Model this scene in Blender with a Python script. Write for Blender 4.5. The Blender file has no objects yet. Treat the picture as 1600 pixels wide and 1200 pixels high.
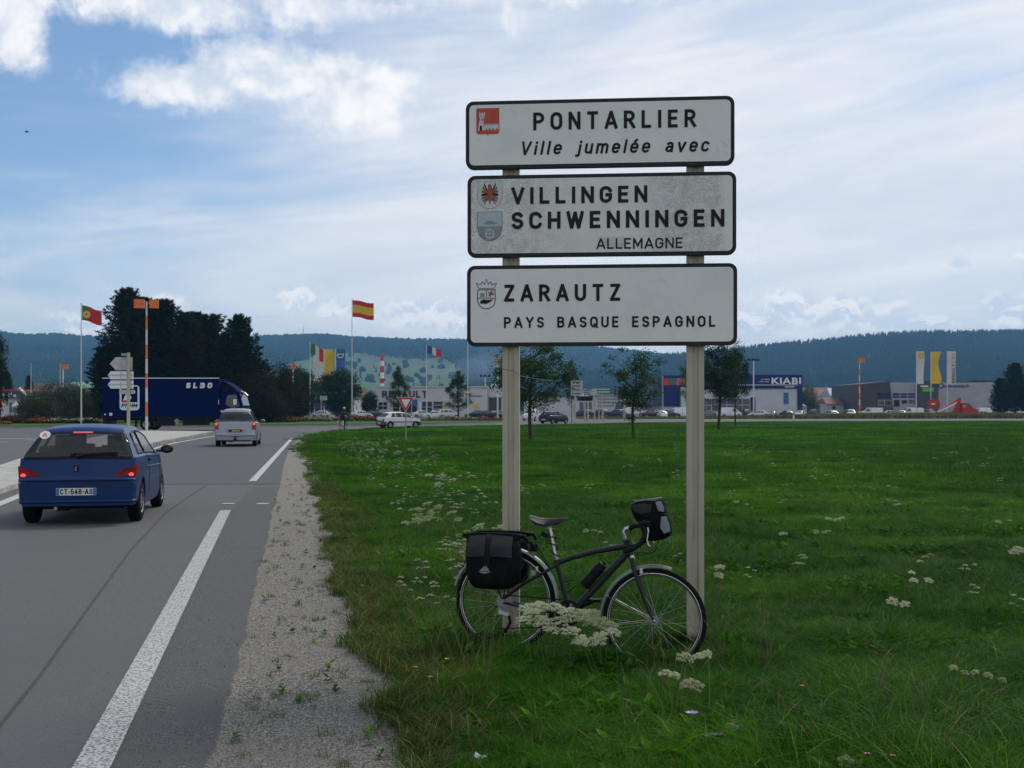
import bpy, math, random
import numpy as np
from mathutils import Vector, Matrix, noise as mnoise

# ------------------------------------------------------------------ camera, world, sun
scene = bpy.context.scene
col = scene.collection
rad = math.radians
F, EYE, HY = 1750.0, 1.6, 640.0
cam_d = bpy.data.cameras.new('camera'); cam = bpy.data.objects.new('camera', cam_d); col.objects.link(cam)
cam.location = (0, 0, EYE); cam.rotation_euler = (rad(90), 0, 0)
cam_d.sensor_width = 36; cam_d.lens = 36 * F / 1600; cam_d.shift_y = 40 / 1600
cam_d.clip_start = 0.05; cam_d.clip_end = 20000
scene.camera = cam
scene.view_settings.view_transform = 'Standard'
scene.view_settings.look = 'None'
scene.view_settings.exposure = 0.15
scene.view_settings.gamma = 1.0
scene.view_settings.use_curve_mapping = False
scene.render.engine = 'CYCLES'
try:
    scene.cycles.max_bounces = 6; scene.cycles.diffuse_bounces = 3; scene.cycles.glossy_bounces = 3
    scene.cycles.transparent_max_bounces = 12; scene.cycles.volume_bounces = 0
    scene.cycles.volume_step_rate = 4; scene.cycles.volume_max_steps = 64
    scene.cycles.use_denoising = True
    scene.cycles.caustics_reflective = False; scene.cycles.caustics_refractive = False
except Exception: pass

SUN_EL, SUN_AZ = 48.0, 38.0      # azimuth to the right of the view direction
sun_d = bpy.data.lights.new('sun', 'SUN'); sun = bpy.data.objects.new('sun', sun_d); col.objects.link(sun)
sun_d.energy = 2.0; sun_d.angle = rad(16); sun_d.color = (1, .93, .82)
sd = Vector((math.sin(rad(SUN_AZ)) * math.cos(rad(SUN_EL)), math.cos(rad(SUN_AZ)) * math.cos(rad(SUN_EL)), math.sin(rad(SUN_EL))))
sun.rotation_euler = sd.to_track_quat('Z', 'Y').to_euler(); sun.location = sd * 60

class NT:
    """tiny node builder"""
    def __init__(s, tree): s.t = tree; s.n = tree.nodes; s.l = tree.links
    def node(s, typ, **kw):
        n = s.n.new(typ)
        for k, v in kw.items(): setattr(n, k, v)
        return n
    def put(s, sock, v):
        if isinstance(v, bpy.types.NodeSocket): s.l.new(v, sock)
        elif v is not None:
            if isinstance(v, (tuple, list)) and len(v) == 3 and sock.type == 'RGBA': v = (*v, 1)
            sock.default_value = v
    def m(s, op, a, b=None, c=None, clamp=False):
        n = s.node('ShaderNodeMath', operation=op, use_clamp=clamp)
        s.put(n.inputs[0], a); s.put(n.inputs[1], b); s.put(n.inputs[2], c)
        return n.outputs[0]
    def mix(s, f, a, b, blend='MIX'):
        n = s.node('ShaderNodeMix', data_type='RGBA', blend_type=blend)
        s.put(n.inputs[0], f); s.put(n.inputs[6], a); s.put(n.inputs[7], b)
        return n.outputs[2]
    def ss(s, v, a, b, lo=0.0, hi=1.0):
        n = s.node('ShaderNodeMapRange', interpolation_type='SMOOTHSTEP')
        s.put(n.inputs[0], v); s.put(n.inputs[1], a); s.put(n.inputs[2], b); s.put(n.inputs[3], lo); s.put(n.inputs[4], hi)
        return n.outputs[0]
    def noise(s, vec, scale, detail=4, rough=.5, dist=0.0, dim='3D'):
        n = s.node('ShaderNodeTexNoise', noise_dimensions=dim)
        if vec is not None: s.l.new(vec, n.inputs['Vector'])
        n.inputs['Scale'].default_value = scale; n.inputs['Detail'].default_value = detail
        n.inputs['Roughness'].default_value = rough; n.inputs['Distortion'].default_value = dist
        return n.outputs['Fac']
    def comb(s, x, y, z):
        n = s.node('ShaderNodeCombineXYZ'); s.put(n.inputs[0], x); s.put(n.inputs[1], y); s.put(n.inputs[2], z)
        return n.outputs[0]

world = bpy.data.worlds.new('World'); scene.world = world; world.use_nodes = True
w = NT(world.node_tree); w.n.clear()
wo = w.node('ShaderNodeOutputWorld'); bg = w.node('ShaderNodeBackground'); w.l.new(bg.outputs[0], wo.inputs[0])
sky = w.node('ShaderNodeTexSky', sky_type='NISHITA'); sky.sun_disc = False
sky.sun_elevation = rad(SUN_EL); sky.sun_rotation = rad(SUN_AZ); sky.altitude = 800; sky.air_density = 1.0; sky.dust_density = 1.2
tc = w.node('ShaderNodeTexCoord'); sx = w.node('ShaderNodeSeparateXYZ'); w.l.new(tc.outputs['Generated'], sx.inputs[0])
dx, dy, dz = sx.outputs
az = w.m('ARCTAN2', dx, dy)
el = w.m('ARCSINE', w.m('MINIMUM', w.m('MAXIMUM', dz, -.99), .99))
ae = w.comb(az, el, 0.0)
# high thin cloud: noise on a plane overhead
zc = w.m('ADD', w.m('MAXIMUM', dz, 0.0), .10)
pl = w.comb(w.m('DIVIDE', dx, zc), w.m('MULTIPLY', w.m('DIVIDE', dy, zc), .75), 3.7)
n_hi = w.noise(pl, .85, 7, .58, .6)
n_st = w.noise(w.comb(w.m('MULTIPLY', az, 2.2), w.m('MULTIPLY', w.m('SUBTRACT', el, w.m('MULTIPLY', az, .12)), 13), 1.3), 1.4, 6, .6, .4)
veil = w.m('ADD', w.m('MULTIPLY', n_hi, .55), w.m('MULTIPLY', n_st, .55))
# thicker towards the sun's side and towards the horizon
azb = w.m('ADD', w.ss(az, -.42, .06, -.24, .20), w.ss(az, -.9, -1.6, 0, .25))  # second term: unseen veil added far left and behind, to whiten the skylight
elb = w.m('ADD', w.ss(el, .06, .34, .32, -.03), w.ss(el, .45, .9, 0, .16))  # second term: veil added overhead, out of view, for whiter light on the ground
veil = w.m('ADD', w.m('ADD', veil, azb), elb)
veil_f = w.ss(veil, .32, .84, .05, .92)
veil_col = w.mix(w.ss(n_st, .35, .7), (6.4, 6.7, 7.3), (8.0, 7.95, 8.1))
c0 = w.mix(1.0, sky.outputs[0], (.72, .88, 1.0), 'MULTIPLY')
c1 = w.mix(veil_f, c0, veil_col)
# cumulus
def cum_blob(px, py, rx, ry, seed, soft=.9, amp=1.0):
    a0 = math.atan((px - 800) / F); e0 = math.atan((640 - py) / F * math.cos(a0))
    u = w.m('DIVIDE', w.m('SUBTRACT', az, a0), rx / F); v = w.m('DIVIDE', w.m('SUBTRACT', el, e0), ry / F)
    return w.m('SUBTRACT', 1.0, w.m('SQRT', w.m('ADD', w.m('POWER', w.m('ABSOLUTE', u), 2), w.m('POWER', w.m('ABSOLUTE', v), 2))))
blobs = [(285, 135, 115, 40), (400, 115, 120, 55), (480, 122, 170, 48), (545, 160, 120, 60), (600, 135, 95, 38),
         (260, 8, 260, 40), (8, 35, 62, 62), (480, 10, 190, 26), (780, -60, 600, 62), (800, 30, 34, 40)]
cf = None
for i, b in enumerate(blobs):
    k = cum_blob(*b, i)
    cf = k if cf is None else w.m('SMOOTH_MAX', cf, k, .12)
n_c = w.noise(ae, 16, 9, .62, .35)
n_c2 = w.noise(ae, 60, 7, .62, .2)
edge = w.m('ADD', w.m('MULTIPLY', w.m('SUBTRACT', n_c, .5), 2.1), w.m('MULTIPLY', w.m('SUBTRACT', n_c2, .5), .9))
dens = w.m('ADD', cf, edge)
cum_f = w.ss(dens, -.14, .62, 0, .95)
shade = w.noise(w.comb(az, w.m('ADD', el, .008), 2.0), 22, 8, .6, .3)
cum_col = w.mix(w.ss(shade, .36, .62), (6.0, 6.5, 7.3), (8.8, 8.75, 8.7))
c2 = w.mix(cum_f, c1, cum_col)
lows = [(1290, 486, 110, 34), (1235, 470, 60, 22), (1180, 505, 60, 20), (1580, 488, 60, 30), (1500, 412, 26, 10), (1610, 400, 30, 14), (665, 488, 70, 24), (700, 505, 90, 16), (468, 464, 34, 20), (520, 480, 60, 16), (130, 505, 60, 18), (262, 478, 34, 18), (1400, 505, 90, 14)]
lf_ = None
for i, b in enumerate(lows):
    k = cum_blob(*b, i); lf_ = k if lf_ is None else w.m('SMOOTH_MAX', lf_, k, .1)
n_l = w.noise(w.comb(az, w.m('MULTIPLY', el, 1.3), 9.0), 34, 8, .62, .4); n_l2 = w.noise(w.comb(az, w.m('MULTIPLY', w.m('ADD', el, .006), 1.3), 9.0), 34, 8, .62, .4)
l_f = w.ss(w.m('ADD', lf_, w.m('MULTIPLY', w.m('SUBTRACT', n_l, .5), 2.6)), -.15, .55, 0, .85)
l_col = w.mix(w.ss(w.m('SUBTRACT', n_l2, n_l), -.06, .05), (8.9, 8.8, 8.75), (5.9, 6.6, 7.7))
c2 = w.mix(l_f, c2, l_col)
# low cumulus bank over the hills
band = w.m('MULTIPLY', w.ss(el, .03, .058), w.ss(el, .125, .075))
n_b = w.noise(w.comb(az, w.m('MULTIPLY', el, 1.5), 5.5), 13, 9, .6, .35)
lowf = w.m('MULTIPLY', band, w.ss(n_b, .50, .66))
n_b2 = w.noise(w.comb(az, w.m('MULTIPLY', w.m('ADD', el, .012), 1.5), 5.5), 13, 9, .6, .35)
low_col = w.mix(w.ss(n_b2, .50, .64), (8.3, 8.25, 8.2), (6.3, 6.9, 7.8))
c3 = w.mix(w.m('MULTIPLY', lowf, .5), c2, low_col)
# below the horizon: neutral ground tone
c4 = w.mix(w.ss(el, -.02, .0), (1.2, 1.3, 1.2), c3)
w.l.new(c4, bg.inputs[0]); bg.inputs[1].default_value = 0.110

# ------------------------------------------------------------------ helpers
RND = random.Random(11)
def W(px, py, D): return Vector(((px - 800) / F * D, D, EYE + (HY - py) / F * D))
def GP(px, py, z=0.0):
    D = F * (EYE - z) / (py - HY)
    return Vector(((px - 800) / F * D, D, z))
def lerp(a, b, t): return a + (b - a) * t
def clamp(x, a=0., b=1.): return max(a, min(b, x))
def sstep(a, b, x):
    t = clamp((x - a) / (b - a)); return t * t * (3 - 2 * t)

_mats = {}
def pm(name, c, c2=None, scale=8.0, rough=.6, metal=0.0, bump=0.0, bscale=None, spec=.5, coat=0.0, detail=5, lo=.35, hi=.65,
       trans=0.0, rnd=0.0, world_scale=None, c3=None, emit=None, estr=0.0, coord='Object', stretch=None, c3m=.6):
    """procedural principled material: two tones mixed by noise, optional bump, per-object tone, optional large-scale third tone"""
    if name in _mats: return _mats[name]
    m = bpy.data.materials.new(name); m.use_nodes = True
    t = NT(m.node_tree); t.n.clear()
    out = t.node('ShaderNodeOutputMaterial'); p = t.node('ShaderNodeBsdfPrincipled')
    tcn = t.node('ShaderNodeTexCoord'); vec = tcn.outputs[coord]
    if stretch:
        mp = t.node('ShaderNodeMapping'); mp.inputs['Scale'].default_value = stretch; t.l.new(vec, mp.inputs[0]); vec = mp.outputs[0]
    if c2 is None: c2 = tuple(x * .8 for x in c)
    n = t.noise(vec, scale, detail, .6)
    cc = t.mix(t.ss(n, lo, hi), c, c2)
    if c3 is not None:
        g = t.node('ShaderNodeNewGeometry')
        n3 = t.noise(g.outputs['Position'], world_scale or .1, 4, .55)
        cc = t.mix(t.m('MULTIPLY', t.ss(n3, .42, .62), c3m), cc, c3)
    if rnd > 0:
        oi = t.node('ShaderNodeObjectInfo')
        hs = t.node('ShaderNodeHueSaturation'); t.l.new(cc, hs.inputs['Color'])
        t.l.new(t.m('ADD', t.m('MULTIPLY', oi.outputs['Random'], 2 * rnd), 1 - rnd), hs.inputs['Value'])
        t.l.new(t.m('ADD', t.m('MULTIPLY', oi.outputs['Random'], .05 * min(1, rnd * 2)), .5 - .025 * min(1, rnd * 2)), hs.inputs['Hue'])
        cc = hs.outputs[0]
    t.l.new(cc, p.inputs['Base Color'])
    p.inputs['Roughness'].default_value = rough; p.inputs['Metallic'].default_value = metal
    p.inputs['Specular IOR Level'].default_value = spec
    if coat: p.inputs['Coat Weight'].default_value = coat; p.inputs['Coat Roughness'].default_value = .06
    if emit: p.inputs['Emission Color'].default_value = (*emit, 1); p.inputs['Emission Strength'].default_value = estr
    if bump:
        nb = t.noise(vec, bscale or scale * 3, 5, .6)
        b = t.node('ShaderNodeBump'); b.inputs['Strength'].default_value = bump; b.inputs['Distance'].default_value = .02
        t.l.new(nb, b.inputs['Height']); t.l.new(b.outputs[0], p.inputs['Normal'])
    sh = p.outputs[0]
    if trans > 0:
        tr = t.node('ShaderNodeBsdfTranslucent'); t.l.new(t.mix(1.0, cc, (1.3, 1.35, .6), 'MULTIPLY'), tr.inputs[0])
        ms = t.node('ShaderNodeMixShader'); ms.inputs[0].default_value = trans
        t.l.new(sh, ms.inputs[1]); t.l.new(tr.outputs[0], ms.inputs[2]); sh = ms.outputs[0]
    t.l.new(sh, out.inputs[0])
    _mats[name] = m
    return m

class MB:
    def __init__(s): s.v = []; s.f = []; s.mi = []; s.mats = []
    def _m(s, mat):
        if mat is None: return 0
        if mat not in s.mats: s.mats.append(mat)
        return s.mats.index(mat)
    def add(s, vs, fs, mat=None, M=None):
        o = len(s.v); i = s._m(mat)
        if M is not None: vs = [M @ Vector(v) for v in vs]
        s.v += [tuple(v) for v in vs]
        for f in fs: s.f.append(tuple(o + k for k in f)); s.mi.append(i)
        return s
    def box(s, c, size, mat=None, rot=None):
        a, b, d = size[0] / 2, size[1] / 2, size[2] / 2
        vs = [Vector((x * a, y * b, z * d)) for x in (-1, 1) for y in (-1, 1) for z in (-1, 1)]
        if rot is not None: vs = [rot @ v for v in vs]
        c = Vector(c)
        return s.add([v + c for v in vs], [(0, 1, 3, 2), (4, 6, 7, 5), (0, 4, 5, 1), (2, 3, 7, 6), (0, 2, 6, 4), (1, 5, 7, 3)], mat)
    def bb(s, x0, x1, y0, y1, z0, z1, mat=None):
        return s.box(((x0 + x1) / 2, (y0 + y1) / 2, (z0 + z1) / 2), (abs(x1 - x0), abs(y1 - y0), abs(z1 - z0)), mat)
    def tube(s, pts, r, n=8, mat=None, caps=True, closed=False):
        pts = [Vector(p) for p in pts]; k = len(pts)
        rs = r if isinstance(r, (list, tuple)) else [r] * k
        vs = []; up = None
        for i, p in enumerate(pts):
            if closed: d = pts[(i + 1) % k] - pts[i - 1]
            else: d = pts[min(i + 1, k - 1)] - pts[max(i - 1, 0)]
            if d.length < 1e-9: d = Vector((0, 0, 1))
            d.normalize()
            if up is None: up = Vector((0, 0, 1)) if abs(d.z) < .9 else Vector((0, 1, 0))
            a = up - d * up.dot(d)
            if a.length < 1e-6: a = d.orthogonal()
            a.normalize(); up = a; b = d.cross(a)
            for j in range(n):
                t = 2 * math.pi * j / n
                vs.append(p + (a * math.cos(t) + b * math.sin(t)) * rs[i])
        fs = []
        for i in range(k if closed else k - 1):
            for j in range(n):
                i2 = (i + 1) % k
                fs.append((i * n + j, i * n + (j + 1) % n, i2 * n + (j + 1) % n, i2 * n + j))
        if caps and not closed:
            fs.append(tuple(range(n - 1, -1, -1))); fs.append(tuple((k - 1) * n + j for j in range(n)))
        return s.add(vs, fs, mat)
    def cyl(s, p0, p1, r0, r1=None, n=12, mat=None, caps=True):
        return s.tube([p0, p1], [r0, r0 if r1 is None else r1], n, mat, caps)
    def prism(s, poly, y0, y1, mat=None, M=None):
        """poly: (x,z) outline, extruded along y"""
        n = len(poly)
        vs = [(x, y0, z) for x, z in poly] + [(x, y1, z) for x, z in poly]
        fs = [tuple(range(n)), tuple(range(2 * n - 1, n - 1, -1))]
        fs += [(i, n + i, n + (i + 1) % n, (i + 1) % n) for i in range(n)]
        return s.add(vs, fs, mat, M)
    def slab(s, poly, z0, z1, mat=None):
        """poly: (x,y) outline extruded in z"""
        n = len(poly)
        vs = [(p[0], p[1], z0) for p in poly] + [(p[0], p[1], z1) for p in poly]
        fs = [tuple(range(n - 1, -1, -1)), tuple(range(n, 2 * n))]
        fs += [(i, (i + 1) % n, n + (i + 1) % n, n + i) for i in range(n)]
        return s.add(vs, fs, mat)
    def lathe(s, prof, n=24, mat=None, M=None, closed=False):
        """prof: (r, h), axis = x"""
        vs = []; k = len(prof)
        for r, h in prof:
            for j in range(n):
                t = 2 * math.pi * j / n; vs.append(Vector((h, r * math.cos(t), r * math.sin(t))))
        fs = []
        for i in range(k if closed else k - 1):
            i2 = (i + 1) % k
            for j in range(n): fs.append((i * n + j, i * n + (j + 1) % n, i2 * n + (j + 1) % n, i2 * n + j))
        return s.add(vs, fs, mat, M)
    def ball(s, c, r, mat=None, n=8, m=6, sc=(1, 1, 1)):
        vs = []; c = Vector(c)
        for i in range(m + 1):
            ph = math.pi * i / m
            for j in range(n):
                t = 2 * math.pi * j / n
                vs.append(c + Vector((sc[0] * r * math.sin(ph) * math.cos(t), sc[1] * r * math.sin(ph) * math.sin(t), sc[2] * r * math.cos(ph))))
        fs = [(i * n + j, (i + 1) * n + j, (i + 1) * n + (j + 1) % n, i * n + (j + 1) % n) for i in range(m) for j in range(n)]
        return s.add(vs, fs, mat)
    def grid(s, rows, mat=None, flip=False):
        k = len(rows[0]); vs = [p for r in rows for p in r]
        fs = []
        for i in range(len(rows) - 1):
            for j in range(k - 1):
                q = (i * k + j, i * k + j + 1, (i + 1) * k + j + 1, (i + 1) * k + j)
                fs.append(q[::-1] if flip else q)
        return s.add(vs, fs, mat)
    def mesh(s, name, smooth=None):
        me = bpy.data.meshes.new(name); me.from_pydata(s.v, [], s.f)
        for m in s.mats: me.materials.append(m)
        if len(s.mats) > 1: me.polygons.foreach_set('material_index', s.mi)
        if smooth is not None:
            me.polygons.foreach_set('use_smooth', [True] * len(me.polygons))
            if smooth < 180: me.set_sharp_from_angle(angle=rad(smooth))
        me.update()
        return me
    def build(s, name, parent=None, smooth=None, loc=None):
        o = bpy.data.objects.new(name, s.mesh(name, smooth)); col.objects.link(o)
        if parent is not None: o.parent = parent
        if loc is not None: o.location = loc
        return o

def tag(o, label=None, cat=None, group=None, kind=None):
    if label: o['label'] = label
    if cat: o['category'] = cat
    if group: o['group'] = group
    if kind: o['kind'] = kind
    return o
def thing(name, label, cat, loc=(0, 0, 0), rz=0.0, group=None):
    o = bpy.data.objects.new(name, None); col.objects.link(o); o.empty_display_size = .2
    o.location = loc; o.rotation_euler = (0, 0, rz)
    return tag(o, label, cat, group)
def kids(o): return [c for c in bpy.data.objects if c.parent == o]
def copy_tree(o, parent=None, table=None):
    if table is None:
        table = {}
        for c in bpy.data.objects:
            if c.parent: table.setdefault(c.parent.name, []).append(c)
    c = o.copy(); col.objects.link(c); c.parent = parent
    for ch in table.get(o.name, []): copy_tree(ch, c, table)
    return c
def place(o, loc, rz, label=None, group=None, scale=None):
    o.location = loc; o.rotation_euler = (0, 0, rz)
    if label: o['label'] = label
    if group: o['group'] = group
    if scale: o.scale = (scale,) * 3
    return o
def part_mesh(name, me, parent, loc=(0, 0, 0), rot=None, scale=None):
    o = bpy.data.objects.new(name, me); col.objects.link(o); o.parent = parent; o.location = loc
    if rot: o.rotation_euler = rot
    if scale: o.scale = scale
    return o
def structure(o, label=None): o['kind'] = 'structure'; return o

def text_mb(mb, s, x0, x1, z0, z1, mat, y=0.0, off=.012, shear=0.0, space=1.1, depth=.0):
    """flat lettering fitted in a rectangle of the local x-z plane, facing -y"""
    cu = bpy.data.curves.new('t', 'FONT'); cu.body = s; cu.size = 1; cu.offset = off; cu.shear = shear
    cu.space_character = space; cu.resolution_u = 3; cu.fill_mode = 'FRONT'
    ob = bpy.data.objects.new('t', cu)
    me = bpy.data.meshes.new_from_object(ob)
    vs = np.array([v.co[:] for v in me.vertices]); fs = [tuple(p.vertices) for p in me.polygons]
    bpy.data.objects.remove(ob); bpy.data.curves.remove(cu); bpy.data.meshes.remove(me)
    mn, mx = vs.min(0), vs.max(0)
    sx_ = (x1 - x0) / (mx[0] - mn[0]); sz_ = (z1 - z0) / (mx[1] - mn[1])
    out = [((v[0] - mn[0]) * sx_ + x0, y, (v[1] - mn[1]) * sz_ + z0) for v in vs]
    mb.add(out, fs, mat)
    return mb
# ------------------------------------------------------------------ road-sign stroke lettering
def arc(cx, cy, rx, ry, a0, a1, n=7):
    return [(cx + rx * math.cos(rad(a0 + (a1 - a0) * i / n)), cy + ry * math.sin(rad(a0 + (a1 - a0) * i / n))) for i in range(n + 1)]
GL = {  # letters on a 10-high cell with a round-cornered monoline stroke
 'A': (6.4, [[(0, 0), (3.05, 10)], [(3.35, 10), (6.4, 0)], [(1.1, 2.7), (5.3, 2.7)]]),
 'B': (5.4, [[(0, 0), (0, 10), (2.6, 10)] + arc(2.7, 7.7, 2.3, 2.3, 90, -90)[1:] + [(0, 5.4)], [(2.6, 5.4)] + arc(2.9, 2.7, 2.5, 2.7, 90, -90) + [(0, 0)]]),
 'C': (5.6, [arc(2.8, 7.2, 2.8, 2.8, 15, 180) + arc(2.8, 2.8, 2.8, 2.8, 180, 345)]),
 'D': (5.6, [[(0, 0), (0, 10), (2.2, 10)] + arc(2.6, 7, 3, 3, 80, 0) + arc(2.6, 3, 3, 3, 0, -80) + [(0, 0)]]),
 'E': (4.6, [[(4.6, 10), (0, 10), (0, 0), (4.6, 0)], [(0, 5.2), (4.1, 5.2)]]),
 'F': (4.6, [[(4.6, 10), (0, 10), (0, 0)], [(0, 5.2), (4.1, 5.2)]]),
 'G': (5.8, [arc(2.8, 7.2, 2.8, 2.8, 15, 180) + arc(2.8, 2.8, 2.8, 2.8, 180, 360) + [(5.6, 4.8), (3.3, 4.8)]]),
 'H': (5.6, [[(0, 0), (0, 10)], [(5.6, 0), (5.6, 10)], [(0, 5.1), (5.6, 5.1)]]),
 'I': (0.4, [[(0.2, 0), (0.2, 10)]]),
 'K': (5.4, [[(0, 0), (0, 10)], [(5.2, 10), (.4, 4.6)], [(1.7, 6), (5.4, 0)]]),
 'L': (4.4, [[(0, 10), (0, 0), (4.4, 0)]]),
 'M': (6.8, [[(0, 0), (0, 10)], [(.3, 9.8), (3.4, 2.2)], [(3.4, 2.2), (6.5, 9.8)], [(6.8, 10), (6.8, 0)]]),
 'N': (5.8, [[(0, 0), (0, 10)], [(.35, 9.7), (5.45, .3)], [(5.8, 0), (5.8, 10)]]),
 'O': (5.8, [arc(2.9, 7.1, 2.9, 2.9, 0, 180) + arc(2.9, 2.9, 2.9, 2.9, 180, 360) + [(5.8, 7.1)]]),
 'P': (5.2, [[(0, 0), (0, 10), (2.4, 10)] + arc(2.5, 7.3, 2.7, 2.7, 90, -90)[1:] + [(0, 4.6)]]),
 'Q': (5.8, [arc(2.9, 7.1, 2.9, 2.9, 0, 180) + arc(2.9, 2.9, 2.9, 2.9, 180, 360) + [(5.8, 7.1)], [(3.2, 2.8), (6.2, -.8)]]),
 'R': (5.4, [[(0, 0), (0, 10), (2.4, 10)] + arc(2.5, 7.4, 2.6, 2.6, 90, -90)[1:] + [(0, 4.8)], [(2.6, 4.7), (5.4, 0)]]),
 'S': (5.2, [arc(2.6, 7.5, 2.5, 2.5, 20, 180, 6) + arc(2.9, 7.3, 2.7, 2.3, 200, 245, 2) + [(2.6, 5.1)] + arc(2.5, 2.7, 2.7, 2.4, 60, 0, 3) + arc(2.6, 2.6, 2.6, 2.6, -5, -160, 6)]),
 'T': (5.6, [[(0, 10), (5.6, 10)], [(2.8, 9.3), (2.8, 0)]]),
 'U': (5.6, [[(0, 10)] + arc(2.8, 2.8, 2.8, 2.8, 180, 360) + [(5.6, 10)]]),
 'V': (6.0, [[(0, 10), (2.85, 0)], [(3.15, 0), (6, 10)]]),
 'W': (8.4, [[(0, 10), (2.0, 0)], [(2.2, 0), (4.1, 9.6)], [(4.3, 9.6), (6.2, 0)], [(6.4, 0), (8.4, 10)]]),
 'X': (5.6, [[(0, 0), (5.6, 10)], [(0, 10), (5.6, 0)]]),
 'Y': (5.8, [[(0, 10), (2.9, 4.6), (5.8, 10)], [(2.9, 5.2), (2.9, 0)]]),
 'Z': (5.2, [[(0.1, 10), (5.1, 10)], [(4.9, 9.7), (.3, .3)], [(.1, 0), (5.2, 0)]]),
 'a': (4.4, [arc(2.3, 5.2, 1.9, 2.0, 150, 30, 4) + [(4.3, 4.4), (4.3, 0)], [(4.2, 4.0)] + arc(1.9, 2.0, 1.8, 1.9, 70, 300, 7) + [(4.2, 1.4)]]),
 'c': (4.2, [arc(2.2, 5, 2.2, 2.2, 25, 180, 5) + arc(2.2, 2.2, 2.2, 2.2, 180, 335, 5)]),
 'e': (4.4, [[(0.2, 3.6), (4.4, 3.6)] + arc(2.2, 4.9, 2.2, 2.3, 0, 180, 6) + arc(2.2, 2.2, 2.2, 2.2, 180, 325, 5)]),
 'é': (4.4, [[(0.2, 3.6), (4.4, 3.6)] + arc(2.2, 4.9, 2.2, 2.3, 0, 180, 6) + arc(2.2, 2.2, 2.2, 2.2, 180, 325, 5), [(1.8, 8.8), (3.2, 10.6)]]),
 'i': (0.4, [[(.2, 0), (.2, 6.4)], [(.2, 9.4), (.2, 9.8)]]),
 'j': (1.6, [[(1.4, 6.4), (1.4, -1.0)] + arc(.2, -1.2, 1.2, 1.3, 0, -90, 4)[1:] + [(-.6, -2.5)], [(1.4, 9.4), (1.4, 9.8)]]),
 'l': (0.4, [[(.2, 0), (.2, 10)]]),
 'm': (7.4, [[(0, 0), (0, 7.2)], [(0, 5.2)] + arc(1.9, 5.3, 1.8, 1.9, 160, 0, 5) + [(3.7, 0)], [(3.7, 5.2)] + arc(5.6, 5.3, 1.8, 1.9, 160, 0, 5) + [(7.4, 0)]]),
 'u': (4.2, [[(0, 7.2)] + arc(2.1, 2.1, 2.1, 2.1, 180, 320, 5) + [(4.1, 2.2)], [(4.2, 7.2), (4.2, 0)]]),
 'v': (4.6, [[(0, 6.9), (2.15, 0)], [(2.45, 0), (4.6, 6.9)]]),
 '0': (5.0, [arc(2.5, 7.5, 2.5, 2.5, 0, 180) + arc(2.5, 2.5, 2.5, 2.5, 180, 360) + [(5, 7.5)]]),
 '4': (5.2, [[(3.2, 10), (0, 2.6), (5.2, 2.6)], [(3.9, 6), (3.9, 0)]]),
 '5': (5.0, [[(4.6, 10), (.4, 10), (.1, 5.5)] + arc(2.4, 3, 2.6, 3, 120, -160, 9)]),
 '8': (5.0, [arc(2.5, 7.5, 2.1, 2.4, -90, 270, 12), arc(2.5, 2.6, 2.5, 2.6, -90, 270, 12)]),
 '-': (2.0, [[(0, 4.5), (2, 4.5)]]), '.': (.6, [[(.2, 0), (.2, 1.2)]]),
}
def ribbon(mb, pts, wd, y, mat):
    P = [np.array(p, float) for p in pts]; n = len(P); L = []; Rr = []
    for i in range(n):
        d0 = P[i] - P[i - 1] if i else P[1] - P[0]
        d1 = P[i + 1] - P[i] if i < n - 1 else d0
        d0 = d0 / (np.hypot(*d0) + 1e-9); d1 = d1 / (np.hypot(*d1) + 1e-9)
        n0 = np.array((-d0[1], d0[0])); n1 = np.array((-d1[1], d1[0])); m = n0 + n1
        k = float(m @ m)
        m = m * (2 / k) if k > .12 else n0
        mm = float(np.hypot(*m)); m = m * min(1, 1.9 / max(mm, 1e-6))
        L.append(P[i] + m * wd / 2); Rr.append(P[i] - m * wd / 2)
    vs = [(a[0], y, a[1]) for a in L] + [(a[0], y, a[1]) for a in Rr]
    mb.add(vs, [(i, n + i, n + i + 1, i + 1) for i in range(n - 1)], mat)
def signtext(mb, s, x0, x1, z0, z1, mat, y=0.0, st=1.75, gap=2.8, shear=0.0, sp=5.0):
    """monoline sign lettering: x0..x1 is the whole line, z0..z1 cap height"""
    ws = []; tot = 0
    for ch in s:
        wd = sp if ch == ' ' else GL[ch][0] + st
        ws.append(wd); tot += wd + gap
    tot -= gap; kx = (x1 - x0) / (tot + shear * 10); kz = (z1 - z0) / 10.0
    cx = 0.0; q = 0
    for ch, wd in zip(s, ws):
        if ch != ' ':
            for ln in GL[ch][1]:
                pts = []
                for (a, b) in ln:
                    bb_ = st / 2 + b * (10 - st) / 10
                    pts.append(((cx + st / 2 + a + bb_ * shear) * kx, bb_ * kz))
                # square caps are extended half a stroke where lines meet the cap height
                w_ = st * (kx + kz) / 2
                pts = [(x0 + p[0], z0 + p[1]) for p in pts]
                if not (len(pts) > 3 and abs(pts[0][0] - pts[-1][0]) + abs(pts[0][1] - pts[-1][1]) < 1e-6):
                    for e, f in ((0, 1), (-1, -2)):
                        dxy = np.array(pts[e]) - np.array(pts[f]); l = np.hypot(*dxy)
                        if l > 1e-6 and abs(dxy[1]) > abs(dxy[0]) * 1.5: pts[e] = tuple(np.array(pts[e]) + dxy / l * w_ * .5)
                        elif l > 1e-6: pts[e] = tuple(np.array(pts[e]) + dxy / l * w_ * .35)
                ribbon(mb, pts, w_, y - .00025 * (q % 3), mat); q += 1
        cx += wd + gap
    return mb
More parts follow.
